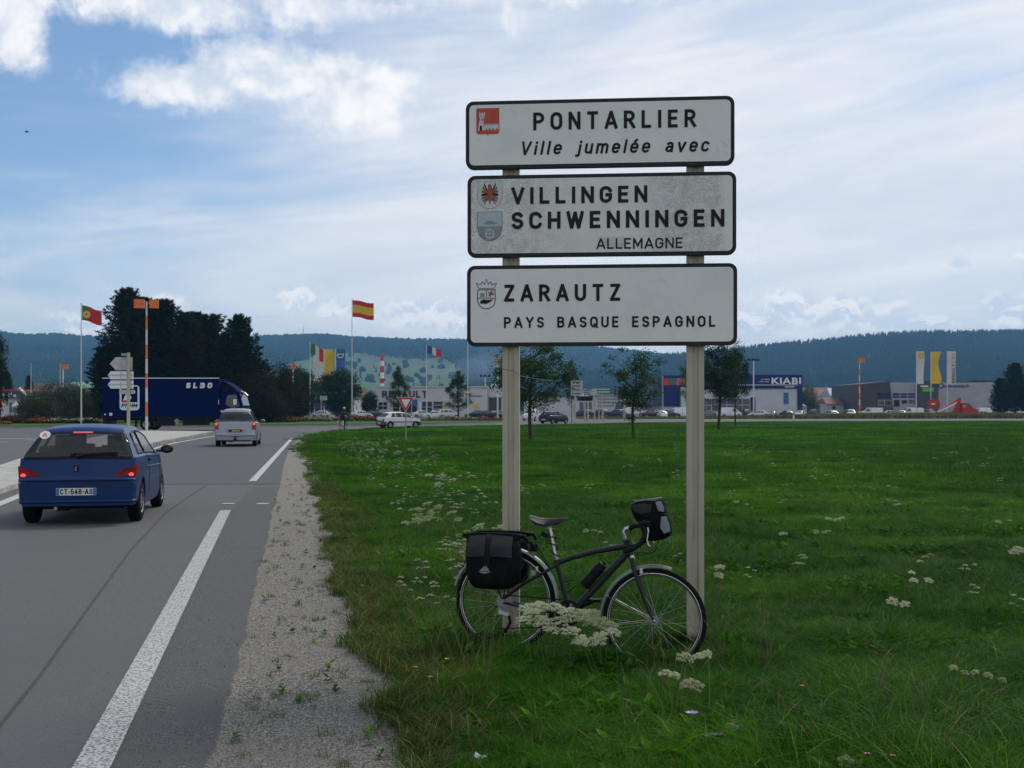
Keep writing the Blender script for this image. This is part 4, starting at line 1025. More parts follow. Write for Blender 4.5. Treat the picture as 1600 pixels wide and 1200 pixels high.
def clump(seed, n, rad_, h0, h1, wd, mats, lean=(.3, 1.6), segs=3):
    r = random.Random(seed); mb = MB()
    for i in range(n):
        a = r.uniform(0, 6.283); d = rad_ * math.sqrt(r.random())
        blade(mb, r, d * math.cos(a), d * math.sin(a), r.uniform(h0, h1), wd * r.uniform(.7, 1.2), r.uniform(*lean), r.choices([m for m, _ in mats], [q_ for _, q_ in mats])[0], segs)
    return mb.mesh('grass_clump')
def weed_leafy(seed, mat, s=1.0, n=16):
    r = random.Random(seed); mb = MB()
    for i in range(n):
        a = r.uniform(0, 6.283); l = s * r.uniform(.05, .13); up = r.uniform(.1, .9); h0 = r.uniform(0, .07) * s; ww = l * .24
        d = Vector((math.cos(a), math.sin(a), up)).normalized(); sd_ = Vector((-math.sin(a), math.cos(a), 0)); c = Vector((0, 0, h0))
        mb.add([c, c + d * l * .4 + sd_ * ww, c + d * l - Vector((0, 0, l * .2)), c + d * l * .4 - sd_ * ww], [(0, 1, 2), (0, 2, 3)], mat)
    return mb.mesh('leafy_weed')
near = [clump(s_, 50, .090, .07, .20, .0040, [(m_gr, 5), (m_gr2, 3), (m_dry, .08)]) for s_ in range(4)] + \
       [clump(10 + s_, 30, .10, .12, .25, .0045, [(m_gr, 5), (m_gr2, 2), (m_dry, .12)], (1.0, 2.2), 4) for s_ in range(3)] + \
       [weed_leafy(30, m_gr, 1.2, 22), weed_leafy(31, m_gr2, 1.0, 18)]
short = [clump(40 + s_, 26, .07, .03, .09, .005, [(m_gr, 4), (m_gr2, 1.5), (m_fdry, 2.5)], (.3, 1.3)) for s_ in range(3)]
dry = [clump(50 + s_, 26, .07, .05, .15, .005, [(m_gr, 2), (m_fdry, 4), (m_dry, .8)], (.5, 1.4)) for s_ in range(3)]
mid = [clump(60 + s_, 60, .26, .08, .20, .013, [(m_gr, 6), (m_gr2, 2.5), (m_fdry, .15)], (.3, 1.2), 2) for s_ in range(4)]
far = [clump(70 + s_, 60, .8, .07, .17, .045, [(m_gr, 6), (m_gr2, 2.5)], (.3, 1.2), 1) for s_ in range(3)]
gs = np.random.RandomState(3)
def hgt(x, y):       # taller growth near the camera and round the posts, shorter out in the meadow
    d = x - edge_x(XE, min(y, 87)); v = sstep(.1, 1.6, d)
    n = .5 + .5 * mnoise.noise(Vector((x * .8, y * .8, 11))); n2 = mnoise.noise(Vector((x * .25, y * .25, 4)))
    near_ = 1 + .35 * (1 - sstep(4, 9, y))
    return (.45 + .55 * v) * (.42 + .95 * n + .38 * n2) * near_
pn, ps, pd, pmid, pfar = [], [], [], [], []
def field_of_view(y, m=1.1): return .4572 * y * m + .6
def scatter(n, y0, y1, fn):
    # uniform over the visible wedge
    k = 0
    while k < n:
        y = math.sqrt(gs.uniform(y0 * y0, y1 * y1)); x = gs.uniform(-1, 1) * field_of_view(y); k += 1
        fn(x, y)
def f_near(x, y):
    d = x - edge_x(XE, y) + .22 * mnoise.noise(Vector((x * 1.3, y * 1.3, 1))) + .12 * mnoise.noise(Vector((x * 5, y * 5, 2)))
    if d < .06: return
    dm = (1 - sstep(.25, .95, d)) * (.6 + .8 * mnoise.noise(Vector((x * .9, y * .9, 21))))
    z = gz(x, y)
    if d < .22 or gs.rand() < dm * .75:
        (ps if gs.rand() < .5 else pd).append((x, y, z, gs.uniform(.7, 1.25), gs.uniform(0, 6.28), gs.randint(0, 3), gs.uniform(-.1, .1)))
    else:
        h = hgt(x, y); tall = gs.rand() < .10 + .20 * (mnoise.noise(Vector((x * .6, y * .6, 31))) > .15)
        if y > 7.2 and y < 7.95 and -.6 < x < 1.8: h = max(h, .85) * (1.15 + .3 * mnoise.noise(Vector((x * 3, y * 3, 6))))
        v = 7 + gs.randint(0, 2) if gs.rand() < .05 + .30 * (mnoise.noise(Vector((x * 1.1, y * 1.1, 41))) > .18) else (4 + gs.randint(0, 3) if tall else gs.randint(0, 4))
        pn.append((x, y, z, clamp(h, .32, 1.8) * gs.uniform(.8, 1.15), gs.uniform(0, 6.28), v, gs.uniform(-.12, .12)))
scatter(30000, 4.2, 11, f_near)
scatter(52000, 11, 24, f_near)
def f_mid(x, y):
    if not in_field(x, y): return
    d = x - edge_x(XE, min(y, 87)) if y < 87 else 5
    if d < .25 and gs.rand() < .4: return
    if d < .7 and gs.rand() < .3:
        pd.append((x, y, gz(x, y), gs.uniform(.9, 1.5), gs.uniform(0, 6.28), gs.randint(0, 3), 0)); return
    pmid.append((x, y, gz(x, y), clamp(hgt(x, y), .4, 1.3) * gs.uniform(.75, 1.2), gs.uniform(0, 6.28), gs.randint(0, 4), gs.uniform(-.1, .1)))
scatter(34000, 22, 62, f_mid)
def f_far(x, y):
    if in_field(x, y): pfar.append((x, y, gz(x, y), gs.uniform(.7, 1.25), gs.uniform(0, 6.28), gs.randint(0, 3), 0))
scatter(34000, 58, 175, f_far)
gn_scatter('grass', pn, near, 'long green meadow grass in the foreground')
gn_scatter('verge_grass', ps, short, 'short thin grass creeping over the gravel verge')
gn_scatter('dry_grass', pd, dry, 'brownish dry grass along the edge of the gravel')
gn_scatter('meadow_grass', pmid, mid, 'green meadow grass beyond the road sign')
gn_scatter('distant_grass', pfar, far, 'even green grass at the far side of the meadow')
# tufts on the gravel
pw = []
for _ in range(330):
    y = math.exp(gs.uniform(math.log(4.6), math.log(26))); a, b_ = edge_x(A_EDGE, y), edge_x(XE, y); u = gs.rand() ** 1.0
    x = lerp(a, b_, u if gs.rand() < .7 else 1 - gs.rand() ** 2 * .4)
    if mnoise.noise(Vector((x * 2, y * 1.2, 9))) < -.12: continue
    pw.append((x, y, .004, gs.uniform(.25, .75), gs.uniform(0, 6.28), gs.randint(0, 5), 0))
gn_scatter('gravel_weeds', pw, short + [weed_leafy(80, m_gr, .8, 10), weed_leafy(81, m_gr2, .7, 9)], 'small tufts of weed growing through the gravel')
# gravel stones
m_st = pm('gravel_stone', (.27, .255, .23), (.18, .17, .153), 40, .85, rnd=.55)
m_st2 = pm('gravel_stone_dark', (.15, .145, .14), (.10, .10, .095), 40, .85, rnd=.4)
def stone(seed):
    r = random.Random(seed); mb = MB(); mt = m_st if seed % 3 else m_st2
    vs = [(1, 0, 0), (-1, 0, 0), (0, 1, 0), (0, -1, 0), (0, 0, .8), (0, 0, -.4)]
    vs = [tuple(c * r.uniform(.6, 1.15) + r.uniform(-.2, .2) for c in v_) for v_ in vs]
    mb.add(vs, [(0, 2, 4), (2, 1, 4), (1, 3, 4), (3, 0, 4), (2, 0, 5), (1, 2, 5), (3, 1, 5), (0, 3, 5)], mt); return mb.mesh('stone')
pg = []
for _ in range(60000):
    y = 4.4 * math.exp(gs.uniform(0, 1) * math.log(16 / 4.4)); a, b_ = edge_x(A_EDGE, y), edge_x(XE, y) + .5
    x = gs.uniform(a - .02, b_); 
    if gs.rand() > .25 + .75 * sstep(0, .1, x - a): continue
    pg.append((x, y, .004, .0022 + .0045 * gs.rand() ** 2, gs.uniform(0, 6.28), gs.randint(0, 6), 0))
for _ in range(900):
    y = gs.uniform(4.4, 13); x = edge_x(A_EDGE, y) - abs(gs.normal(0, .35)); pg.append((x, y, .016, .0022 + .004 * gs.rand() ** 2, 0, gs.randint(0, 6), 0))
gn_scatter('gravel', pg, [stone(i) for i in range(6)], 'loose pale gravel of the road verge')

# ---- wild flowers
m_stem = pm('flower_stem', (.09, .15, .045), (.07, .12, .035), 20, .7, trans=.2)
m_umb = pm('umbel_white', (.50, .50, .37), (.26, .29, .16), 60, .8, trans=.25)
m_umb2 = pm('umbel_greenish', (.36, .40, .22), (.24, .29, .14), 60, .8, trans=.25)
m_seed = pm('seed_head', (.30, .33, .17), (.22, .24, .12), 50, .8, trans=.2)
m_yel = pm('petal_yellow', (.72, .50, .02), (.62, .42, .02), 30, .6); m_pink = pm('petal_pink', (.55, .13, .25), (.42, .09, .2), 30, .6); m_vio = pm('petal_violet', (.30, .24, .46), (.22, .17, .36), 30, .6)
def floret(mb, c, s, mat, r):
    nrm = Vector((r.uniform(-.4, .4), r.uniform(-.6, .2), 1)).normalized(); a = nrm.orthogonal().normalized(); b_ = nrm.cross(a); rot = r.uniform(0, 1.5)
    pts_ = [c + (a * math.cos(rot + 1.2566 * i) + b_ * math.sin(rot + 1.2566 * i)) * s for i in range(5)] + [c + nrm * s * .5]
    mb.add(pts_, [(i, (i + 1) % 5, 5) for i in range(5)], mat)
def umbel(mb, r, c, R, n, mat, dens=16, fs=.0045, droop=0.0):
    """compound umbel: n rays, each ending in a flat disc of florets"""
    for i in range(n):
        t = math.sqrt((i + .5) / n); a = i * 2.39996 + r.uniform(-.2, .2)
        e = c + Vector((R * t * math.cos(a), R * t * math.sin(a), -R * .35 * t * t + R * .5 + r.uniform(-.004, .004) - droop * t))
        mb.tube([c, c.lerp(e, .6) + Vector((0, 0, -.004)), e], .0009, 3, m_stem, caps=False)
        rr_ = R * .30
        for j in range(dens):
            tt = math.sqrt((j + .5) / dens); aa = j * 2.39996 + i
            floret(mb, e + Vector((rr_ * tt * math.cos(aa), rr_ * tt * math.sin(aa), rr_ * .35 * (1 - tt * tt) + r.uniform(-.002, .002))), fs * r.uniform(.7, 1.2), mat, r)
def fern_leaf(mb, r, c, d, l, mat):
    sd_ = Vector((-d.y, d.x, 0)).normalized()
    for i in range(8):
        t = .2 + .8 * i / 8; q_ = c + d * l * t + Vector((0, 0, -.25 * l * t * t)); wl = l * .38 * (1 - t * .75)
        for s in (-1, 1):
            e = q_ + sd_ * s * wl + d * wl * .6; m_ = (q_ + e) / 2; off_ = d * wl * .22 + Vector((0, 0, .01))
            mb.add([q_, m_ + off_, e, m_ - off_], [(0, 1, 2), (0, 2, 3)], mat)
umb_lib = {}
def umb_plant(px, py, D, heads, label, mat=None, group=None, seed=0, R=.07, leaves=4, dens=16, fsz=.0045):
    """an umbellifer whose top head stands at the given point; heads: offsets (dx,dz,dy,scale) of the other heads"""
    r = random.Random(seed); top = W(px, py, D); g0 = Vector((top.x + r.uniform(-.04, .04), top.y + .05, gz(top.x, top.y) - .02))
    o = thing('umbellifer', label, 'wildflower', g0, 0, group)
    ms_ = MB(); mlist = []
    for k, (dx_, dz_, dy_, sc) in enumerate(heads):
        e = top - g0 + Vector((dx_, dy_, dz_)); base = Vector((r.uniform(-.02, .02), r.uniform(-.02, .02), 0)); fork = base.lerp(e, .45) + Vector((r.uniform(-.02, .02), 0, .02))
        ms_.tube([base, fork, e], [.0045, .0032, .0018], 5, m_stem)
        mh_ = MB(); umbel(mh_, r, Vector((0, 0, -.02)), R * sc, 13, mat or m_umb, dens, fsz)
        hd = mh_.build('flower_head', o); hd.location = e; hd.rotation_euler = (r.uniform(.15, .55), r.uniform(-.25, .25), 0)
    ms_.build('stem', o)
    if leaves:
        for k in range(leaves):
            a = r.uniform(0, 6.28); ml = MB(); fern_leaf(ml, r, Vector((0, 0, 0)), Vector((math.cos(a), math.sin(a), .5)).normalized(), r.uniform(.07, .12), m_gr); q_ = ml.build('leaf', o); q_.location = (r.uniform(-.03, .03), r.uniform(-.03, .03), r.uniform(.05, .16))
    return o
# the big cluster in front of the bicycle
r7 = random.Random(77)
main = [('large creamy white flower heads in front of the pedals of the bicycle', 868, 950, 6.95, [(0, 0, 0, 1.15), (-.10, .01, .03, 1), (.09, -.02, -.02, 1.1), (.17, -.045, 0, 1.0), (.03, -.07, -.05, 1.1), (-.17, -.005, .03, .9), (.22, -.08, .03, .9)]),
        ('white flower heads left of the big cluster, before the rear wheel', 833, 957, 6.9, [(0, 0, 0, 1), (-.05, -.035, -.03, .9), (.06, -.05, -.02, 1), (.12, -.09, -.05, .9)]),
        ('white flower heads low in the middle of the big cluster', 893, 985, 6.8, [(0, 0, 0, 1.0), (.05, -.05, -.03, .8)]),
        ('greenish flower heads right of the big cluster', 940, 972, 7.0, [(0, 0, 0, 1), (-.06, .045, .02, 1), (.06, -.02, .02, .9)]),
        ('flat white flower head beneath the front mudguard', 936, 997, 6.75, [(0, 0, 0, 1.0), (-.10, -.01, 0, .8)]),
        ('white flower head touching the left edge of the front wheel', 958, 986, 6.9, [(0, 0, 0, .9)])]
for k, (lb, px, py, D, hd) in enumerate(main):
    umb_plant(px, py, D, hd, lb, m_umb2 if 'greenish' in lb else m_umb, 'white umbel flowers round the bicycle', 100 + k, R=.058, leaves=5, dens=15, fsz=.0052)
more = [('pale flower head just right of the front wheel, low in the grass', 1104, 1020, 6.9, [(0, 0, 0, .6), (-.05, -.01, 0, .55)], m_umb),
        ('yellowish flat flower head below the front wheel', 1072, 1026, 6.75, [(0, 0, 0, 1)], m_umb2),
        ('small white flower heads lower left of the front wheel base', 1040, 1050, 6.6, [(0, 0, 0, .7), (.06, -.01, 0, .6)], m_umb),
        ('tall umbel gone to seed standing at the lower middle', 1085, 1068, 5.9, [(0, 0, 0, 1.0), (-.04, .0, .03, .6)], m_seed),
        ('white umbel beside violet flowers near the lower edge', 1142, 1138, 5.5, [(0, 0, 0, .8), (.01, -.04, 0, .7)], m_umb),
        ('lone white umbel right of the sign post at wheel height', 1124, 885, 8.6, [(0, 0, 0, .8), (0, -.06, 0, .7)], m_umb),
        ('white umbel behind the sign post, above the rear pannier', 785, 822, 9.8, [(0, 0, 0, .8)], m_umb),
        ('cream flower heads leaning out behind the pannier bag', 748, 822, 9.6, [(0, 0, 0, 1), (.05, -.05, 0, .8)], m_umb),
        ('white umbel pair in the meadow at the right edge', 1585, 861, 9.5, [(0, 0, 0, .8), (.04, .02, 0, .8)], m_umb),
        ('three flat white umbels side by side in the middle of the meadow', 1452, 905, 8.9, [(0, 0, 0, .7), (-.12, 0, 0, .6), (-.10, .05, .1, .5)], m_umb),
        ('white umbels in the meadow below the three flat ones', 1395, 938, 8.3, [(0, 0, 0, .8), (.09, -.02, 0, .7)], m_umb),
        ('white umbels far out in the meadow right of the posts', 1308, 812, 13.5, [(0, 0, 0, 1), (-.10, .02, 0, .8), (.05, .03, 0, .7)], m_umb),
        ('single white umbel beyond the right post', 1224, 833, 12.5, [(0, 0, 0, .9)], m_umb),
        ('dried pale flower stalk at the bottom edge on the right', 1325, 1188, 4.9, [(0, 0, 0, .8), (.05, -.01, 0, .7)], m_seed),
        ('pale seed heads in the long grass at the lower right', 1545, 1052, 6.6, [(0, 0, 0, .5), (.08, -.03, 0, .4), (-.08, .02, 0, .4)], m_seed)]
extra = [('pale seed heads standing left of the pannier, highest of the patch', 668, 786, 10.6, [(0, 0, 0, .9), (.10, -.03, 0, .8), (-.08, -.05, 0, .7), (.03, -.09, .05, .7)], m_seed),
         ('pale seed heads in the grass left of the pannier, lower patch', 652, 812, 10.0, [(0, 0, 0, .9), (.09, .02, 0, .8), (-.10, -.02, 0, .7)], m_seed),
         ('pale leaning seed head just above the pannier', 706, 800, 10.2, [(0, 0, 0, .9), (.06, -.06, 0, .7)], m_seed),
         ('pale umbels in the rough band left of the sign post', 690, 745, 14.5, [(0, 0, 0, 1.3), (.14, -.04, 0, 1.1), (-.16, .02, 0, 1.1), (-.05, -.10, .1, 1.0)], m_umb),
         ('whitish umbels further back beside the verge', 600, 705, 25, [(0, 0, 0, 2.0), (.3, -.04, 0, 1.7), (-.3, .02, 0, 1.8), (.6, .02, .1, 1.6)], m_umb),
         ('whitish umbels at the far end of the rough band', 565, 692, 38, [(0, 0, 0, 2.6), (.5, -.04, 0, 2.2), (-.5, .02, 0, 2.4), (.9, .02, .1, 2.0)], m_umb),
         ('drooping pale panicle at the lower right of the meadow', 1490, 1040, 6.7, [(0, 0, 0, .45), (.07, -.03, 0, .4)], m_seed)]
for k, (lb, px, py, D, hd, mt) in enumerate(more + extra): umb_plant(px, py, D, hd, lb, mt, 'umbel flowers in the meadow', 200 + k, R=.055, leaves=0, dens=12)
# band of white flowers in the meadow  left of the sign: copies of one plant
proto_me = []
for k in range(3):
    r = random.Random(300 + k); st = MB(); hs_ = MB()
    for j in range(4):
        e = Vector((r.uniform(-.12, .12), r.uniform(-.1, .1), r.uniform(.28, .42))); st.tube([(0, 0, 0), e * .6, e], [.004, .003, .002], 3, m_stem); umbel(hs_, r, e - Vector((0, 0, .02)), .034, 6, m_umb, 5, .007)
    proto_me.append((st.mesh('stem'), hs_.mesh('flower_head')))
rf = random.Random(9); n_f = 0
for k in range(235):
    u = rf.random(); px = rf.gauss(0, 1)
    if k < 150: y = rf.uniform(13, 58); x = lerp(-2.2, -10.5, (y - 13) / 45) + 1.2 + abs(rf.gauss(0, 1.2)) * (y / 22)
    elif k < 170: y = rf.uniform(8.5, 13); x = rf.uniform(-.9, -.1)
    else: y = rf.uniform(9, 45); x = rf.uniform(.05, .46) * y
    if not in_field(x, y) or x < edge_x(XE, min(y, 87)) + .6: continue
    n_f += 1; a, b_ = proto_me[k % 3]
    if k < 170:
        zn = ('right behind the bicycle' if y < 12 else 'just past the sign' if y < 17 else 'abreast of the road joint' if y < 24 else 'beside the far edge line' if y < 34 else 'near the road bend' if y < 46 else 'at the meadow corner'); lb = 'white wildflowers beside the verge, ' + zn + (', nearer the road' if x < edge_x(XE, y) + 1.5 else ', further into the grass')
    else:
        px_ = 800 + x / y * F; zn = 'behind the posts' if px_ < 1110 else 'right of the posts' if px_ < 1320 else 'towards the right edge'; lb = 'white wildflowers out in the meadow ' + zn + (', near' if y < 15 else ', half way out' if y < 27 else ', far out')
    o = thing('wildflower', lb, 'wildflower', (x, y, gz(x, y) - .12), rf.uniform(0, 6.28), 'scattered wildflowers right of the sign' if k >= 170 else 'band of wildflowers along the verge')
    part_mesh('stem', a, o); part_mesh('flower_head', b_, o); o.scale = (rf.uniform(.7, 1.05),) * 3
def small_flower(px, py, D, mat, name, label, s=.013):
    p = W(px, py, D); g0 = Vector((p.x, p.y, gz(p.x, p.y))); o = thing(name, label, 'wildflower', g0); st = MB(); e = p - g0; st.tube([(0, 0, 0), e], .0015, 4, m_stem); st.build('stem', o)
    mb = MB(); r = random.Random(int(px))
    for i in range(9):
        a = 6.283 * i / 9; d = Vector((math.cos(a), math.sin(a) * .8, .35)); q_ = Vector((-math.sin(a), math.cos(a), 0)) * s * .35
        mb.add([e, e + d * s * .7 + q_, e + d * s * 1.3, e + d * s * .7 - q_], [(0, 1, 2), (0, 2, 3)], mat)
    mb.ball(e + Vector((0, 0, .002)), s * .3, mat, 6, 4); mb.build('petals', o)
small_flower(672, 1058, 6.5, m_yel, 'hawkbit', 'yellow flower at the grass edge left of the bicycle, lowest of three')
small_flower(698, 1030, 6.9, m_yel, 'hawkbit', 'yellow flower in the grass below the rear wheel')
small_flower(649, 1043, 6.7, m_yel, 'hawkbit', 'faint yellow flower left of the other two')
small_flower(566, 915, 9.8, m_yel, 'hawkbit', 'yellow flower at the verge beside the gravel')
small_flower(1355, 1178, 4.9, m_pink, 'clover_flower', 'pink flower at the bottom edge of the meadow', .012)
small_flower(1395, 1181, 4.9, m_pink, 'clover_flower', 'dark pink flower right of the pink one at the bottom', .011)
small_flower(1254, 1072, 5.9, m_pink, 'clover_flower', 'pink flower alone in the long grass at the lower right', .011)
for px, py, lb in ((1081, 1116, 'pale violet flower under the tall seed umbel'), (1110, 1152, 'violet flower lowest beside the white umbel'), (1120, 1150, 'violet flower against the white umbel')): small_flower(px, py, 5.4, m_vio, 'scabious', lb, .028)
# straw stalks
r9 = random.Random(19); dk = []
for _ in range(150):
    x = r9.choice([r9.uniform(-.55, -.1), r9.uniform(-2.5, .1), r9.uniform(1.0, 2.4), r9.uniform(-.9, 2.6)]); y = r9.uniform(4.7, 7.2) if r9.random() < .5 else r9.uniform(7.5, 15)
    if x < edge_x(XE, y) + .35: continue
    dk.append((x, y, gz(x, y), r9.uniform(.7, 1.15), r9.uniform(0, 6.28), r9.randint(0, 2), 0))
def stalks(seed):
    r = random.Random(seed); mb = MB()
    for i in range(6):
        a = r.uniform(0, 6.28); l = r.uniform(.28, .48); ln = r.uniform(.2, .6); d = Vector((math.cos(a) * ln, math.sin(a) * ln, 1)).normalized(); p0 = Vector((r.uniform(-.04, .04), r.uniform(-.04, .04), 0)); p1 = p0 + d * l; p2 = p1 + Vector((d.x, d.y, .25)).normalized() * .06
        mb.tube([p0, p0.lerp(p1, .5) + Vector((0, 0, .01)), p1, p2], [.0012, .001, .0009, .0006], 3, m_dry, caps=False)
        for j in range(7):
            t = j / 7; c = p1.lerp(p2, t); floret(mb, c, .0035, m_dry, r)
    return mb.mesh('stalks')
gn_scatter('straw_stalks', dk, [stalks(i) for i in range(3)], 'thin straw coloured flowering grass stalks')
# scrap of pale litter at the bottom edge
p = GP(754, 1194); o = thing('litter', 'small white and blue scrap of litter at the bottom edge', 'litter', (p.x, p.y, -.02)); mb = MB()
mb.grid([[(x_, y_, .05 + .006 * math.sin(x_ * 90) + .01 * (y_ > 0)) for x_ in np.linspace(-.045, .04, 7)] for y_ in (-.012, 0, .014)], pm('litter_white', (.6, .66, .68), (.35, .5, .58), 40, .5)); q_ = mb.build('scrap', o, smooth=60); q_.rotation_euler = (0, .1, -.35)
# ------------------------------------------------------------------ cars
def paint(name, c, rough=.28, metal=.25): return pm(name, c, tuple(x * .92 for x in c), 3, rough, metal=metal, coat=.12, spec=.25)
m_glass = pm('car_glass', (.020, .024, .026), (.03, .034, .036), 4, .04, spec=.9)
m_glassn = pm('car_glass_near', (.020, .024, .026), (.024, .028, .030), 2.2, .03, spec=.8, detail=2)
m_glassn.node_tree.nodes['Principled BSDF'].inputs['Alpha'].default_value = .42
m_seat = pm('seat_fabric', (.035, .037, .042), (.05, .052, .058), 30, .9, spec=.1)
m_trim = pm('car_trim_black', (.008, .008, .009), (.012, .012, .013), 20, .6, spec=.15)
m_under = pm('car_underbody', (.006, .006, .006), (.01, .01, .01), 10, .9, spec=.05)
m_tail = pm('tail_lamp_red', (.30, .010, .012), (.20, .008, .010), 8, .15)
m_tailon = pm('tail_lamp_lit', (.9, .10, .06), (.9, .08, .05), 8, .3, emit=(1.0, .06, .03), estr=1.3)
m_head = pm('headlamp_glass', (.55, .57, .6), (.35, .37, .4), 8, .1)
m_plate = pm('plate_white', (.66, .68, .66), (.58, .6, .58), 10, .4)
m_platey = pm('plate_yellow', (.45, .32, .04), (.35, .25, .03), 10, .5)
m_pblue = pm('plate_blue', (.05, .16, .42), (.04, .13, .36), 10, .4)
m_amber = pm('lamp_amber', (.55, .16, .02), (.4, .1, .01), 10, .2)
def smooth_interp(tab, s, k=.045):
    xs_ = [p[0] for p in tab]; ys_ = [p[1] for p in tab]
    return float(np.mean([np.interp(clamp(s + o * k, xs_[0], xs_[-1]), xs_, ys_) for o in (-1, -.5, 0, .5, 1)]))
CARS = {
 'hatch': dict(L=3.56, H=1.37, wr=.545, B=.92, T=[(0, .60), (.045, .64), (.06, .66), (.085, .72), (.13, .93), (.50, 1.29), (.62, 1.335), (1.2, 1.375), (1.75, 1.36), (2.0, 1.31), (2.62, .95), (2.8, .89), (3.3, .78), (3.48, .66), (3.56, .45)],
   w=[(0, .735), (.05, .765), (.12, .78), (.5, .795), (2.8, .795), (3.3, .75), (3.5, .62), (3.56, .5)], ax=(.60, 2.985), rw=.285, glass=(.145, .47), ws=(2.06, 2.58), sw=[(.72, 1.22, .98), (1.30, 2.22, 1.02)], Bf=.86),
 'mpv': dict(L=4.28, H=1.63, wr=.54, B=1.02, T=[(0, .52), (.06, .62), (.10, .98), (.16, 1.06), (.42, 1.50), (.55, 1.58), (1.5, 1.64), (2.2, 1.62), (2.6, 1.52), (3.35, 1.05), (3.6, .98), (4.05, .82), (4.2, .66), (4.28, .45)],
   w=[(0, .76), (.06, .83), (.2, .87), (3.3, .875), (4.0, .80), (4.2, .66), (4.28, .5)], ax=(.78, 3.54), rw=.31, glass=(.18, .40), ws=(2.7, 3.3), sw=[(.55, 1.05, .97), (1.12, 1.95, 1.0), (2.02, 2.85, 1.02)], Bf=.98),
 'hatchb': dict(L=3.75, H=1.40, wr=.55, B=.90, T=[(0, .45), (.05, .56), (.09, .86), (.14, .92), (.62, 1.30), (.80, 1.36), (1.4, 1.40), (1.95, 1.38), (2.2, 1.32), (2.85, .95), (3.0, .90), (3.5, .76), (3.68, .62), (3.75, .42)],
   w=[(0, .72), (.06, .77), (.15, .79), (3.0, .80), (3.5, .74), (3.68, .62), (3.75, .5)], ax=(.66, 3.06), rw=.28, glass=(.20, .58), ws=(2.28, 2.78), sw=[(.80, 1.15, .98), (1.22, 1.78, 1.0), (1.85, 2.55, 1.02)], Bf=.84),
 'saloon': dict(L=4.45, H=1.44, wr=.56, B=.94, T=[(0, .48), (.05, .60), (.09, .98), (.16, 1.03), (.55, 1.05), (1.12, 1.36), (1.35, 1.42), (2.0, 1.45), (2.5, 1.41), (3.3, .98), (3.5, .93), (4.1, .80), (4.35, .66), (4.45, .45)],
   w=[(0, .76), (.06, .82), (.2, .86), (3.5, .86), (4.1, .80), (4.35, .66), (4.45, .5)], ax=(.95, 3.6), rw=.31, glass=(.60, 1.08), ws=(2.62, 3.22), sw=[(1.3, 1.95, 1.0), (2.02, 2.9, 1.02)], Bf=.90),
 'van': dict(L=4.9, H=1.98, wr=.80, B=1.15, T=[(0, .50), (.04, .70), (.07, 1.75), (.14, 1.93), (.4, 1.97), (3.1, 1.98), (3.4, 1.92), (4.15, 1.22), (4.4, 1.12), (4.75, .95), (4.85, .75), (4.9, .5)],
   w=[(0, .86), (.06, .93), (.2, .95), (4.2, .95), (4.7, .86), (4.85, .7), (4.9, .5)], ax=(.95, 4.0), rw=.33, glass=(.08, .12), ws=(3.48, 4.08), sw=[(2.75, 3.55, 1.02)], Bf=1.1),
}
def car_surface(sp):
    T = lambda s: smooth_interp(sp['T'], s, .03 if s < .3 else .09)
    Wd = lambda s: smooth_interp(sp['w'], s, .03)
    def B(s):
        b_ = lerp(sp['B'], sp['Bf'], clamp((s - 1) / (sp['L'] - 1.4)))
        return min(b_, T(s) - .012)
    def zlow(s):
        z = .20 if .35 < s < sp['L'] - .3 else .27
        for a in sp['ax']:
            ra = sp['rw'] + .055
            if abs(s - a) < ra: z = max(z, sp['rw'] + math.sqrt(max(0, ra * ra - (s - a) ** 2)))
        return z
    def sec(s):
        w_, t_, b_, zl = Wd(s), T(s), B(s), zlow(s)
        g = clamp((t_ - b_ - .03) / (sp['H'] - b_ - .03)); wt = lerp(w_ * .90, min(sp['wr'], w_ * .9), g)
        zs = b_
        lv = [(w_ * .94, zl), (w_ * .985, max(zl + .002, min(.36, zs - .05))), (w_ * 1.0, max(zl + .004, min(.56, zs - .03))), (w_ * .99, max(zl + .006, zs - .14 if zs > .6 else zs - .02)), (w_ * .965, max(zl + .008, zs)),
              (lerp(w_ * .93, wt + .012, .18), zs + (t_ - zs) * .10), (wt + .012, max(zs, t_ - .085 * g - .008)), (wt * .93, t_ - .022 * g - .003), (wt * .55, t_), (0, t_ + .008)]
        return lv
    def S(s, j, side=1):
        lv = sec(s); i = int(clamp(math.floor(j), 0, len(lv) - 2)); f = j - i
        return Vector((side * lerp(lv[i][0], lv[i + 1][0], f), s - sp['L'] / 2, lerp(lv[i][1], lv[i + 1][1], f)))
    return S, sec
NJ = 10
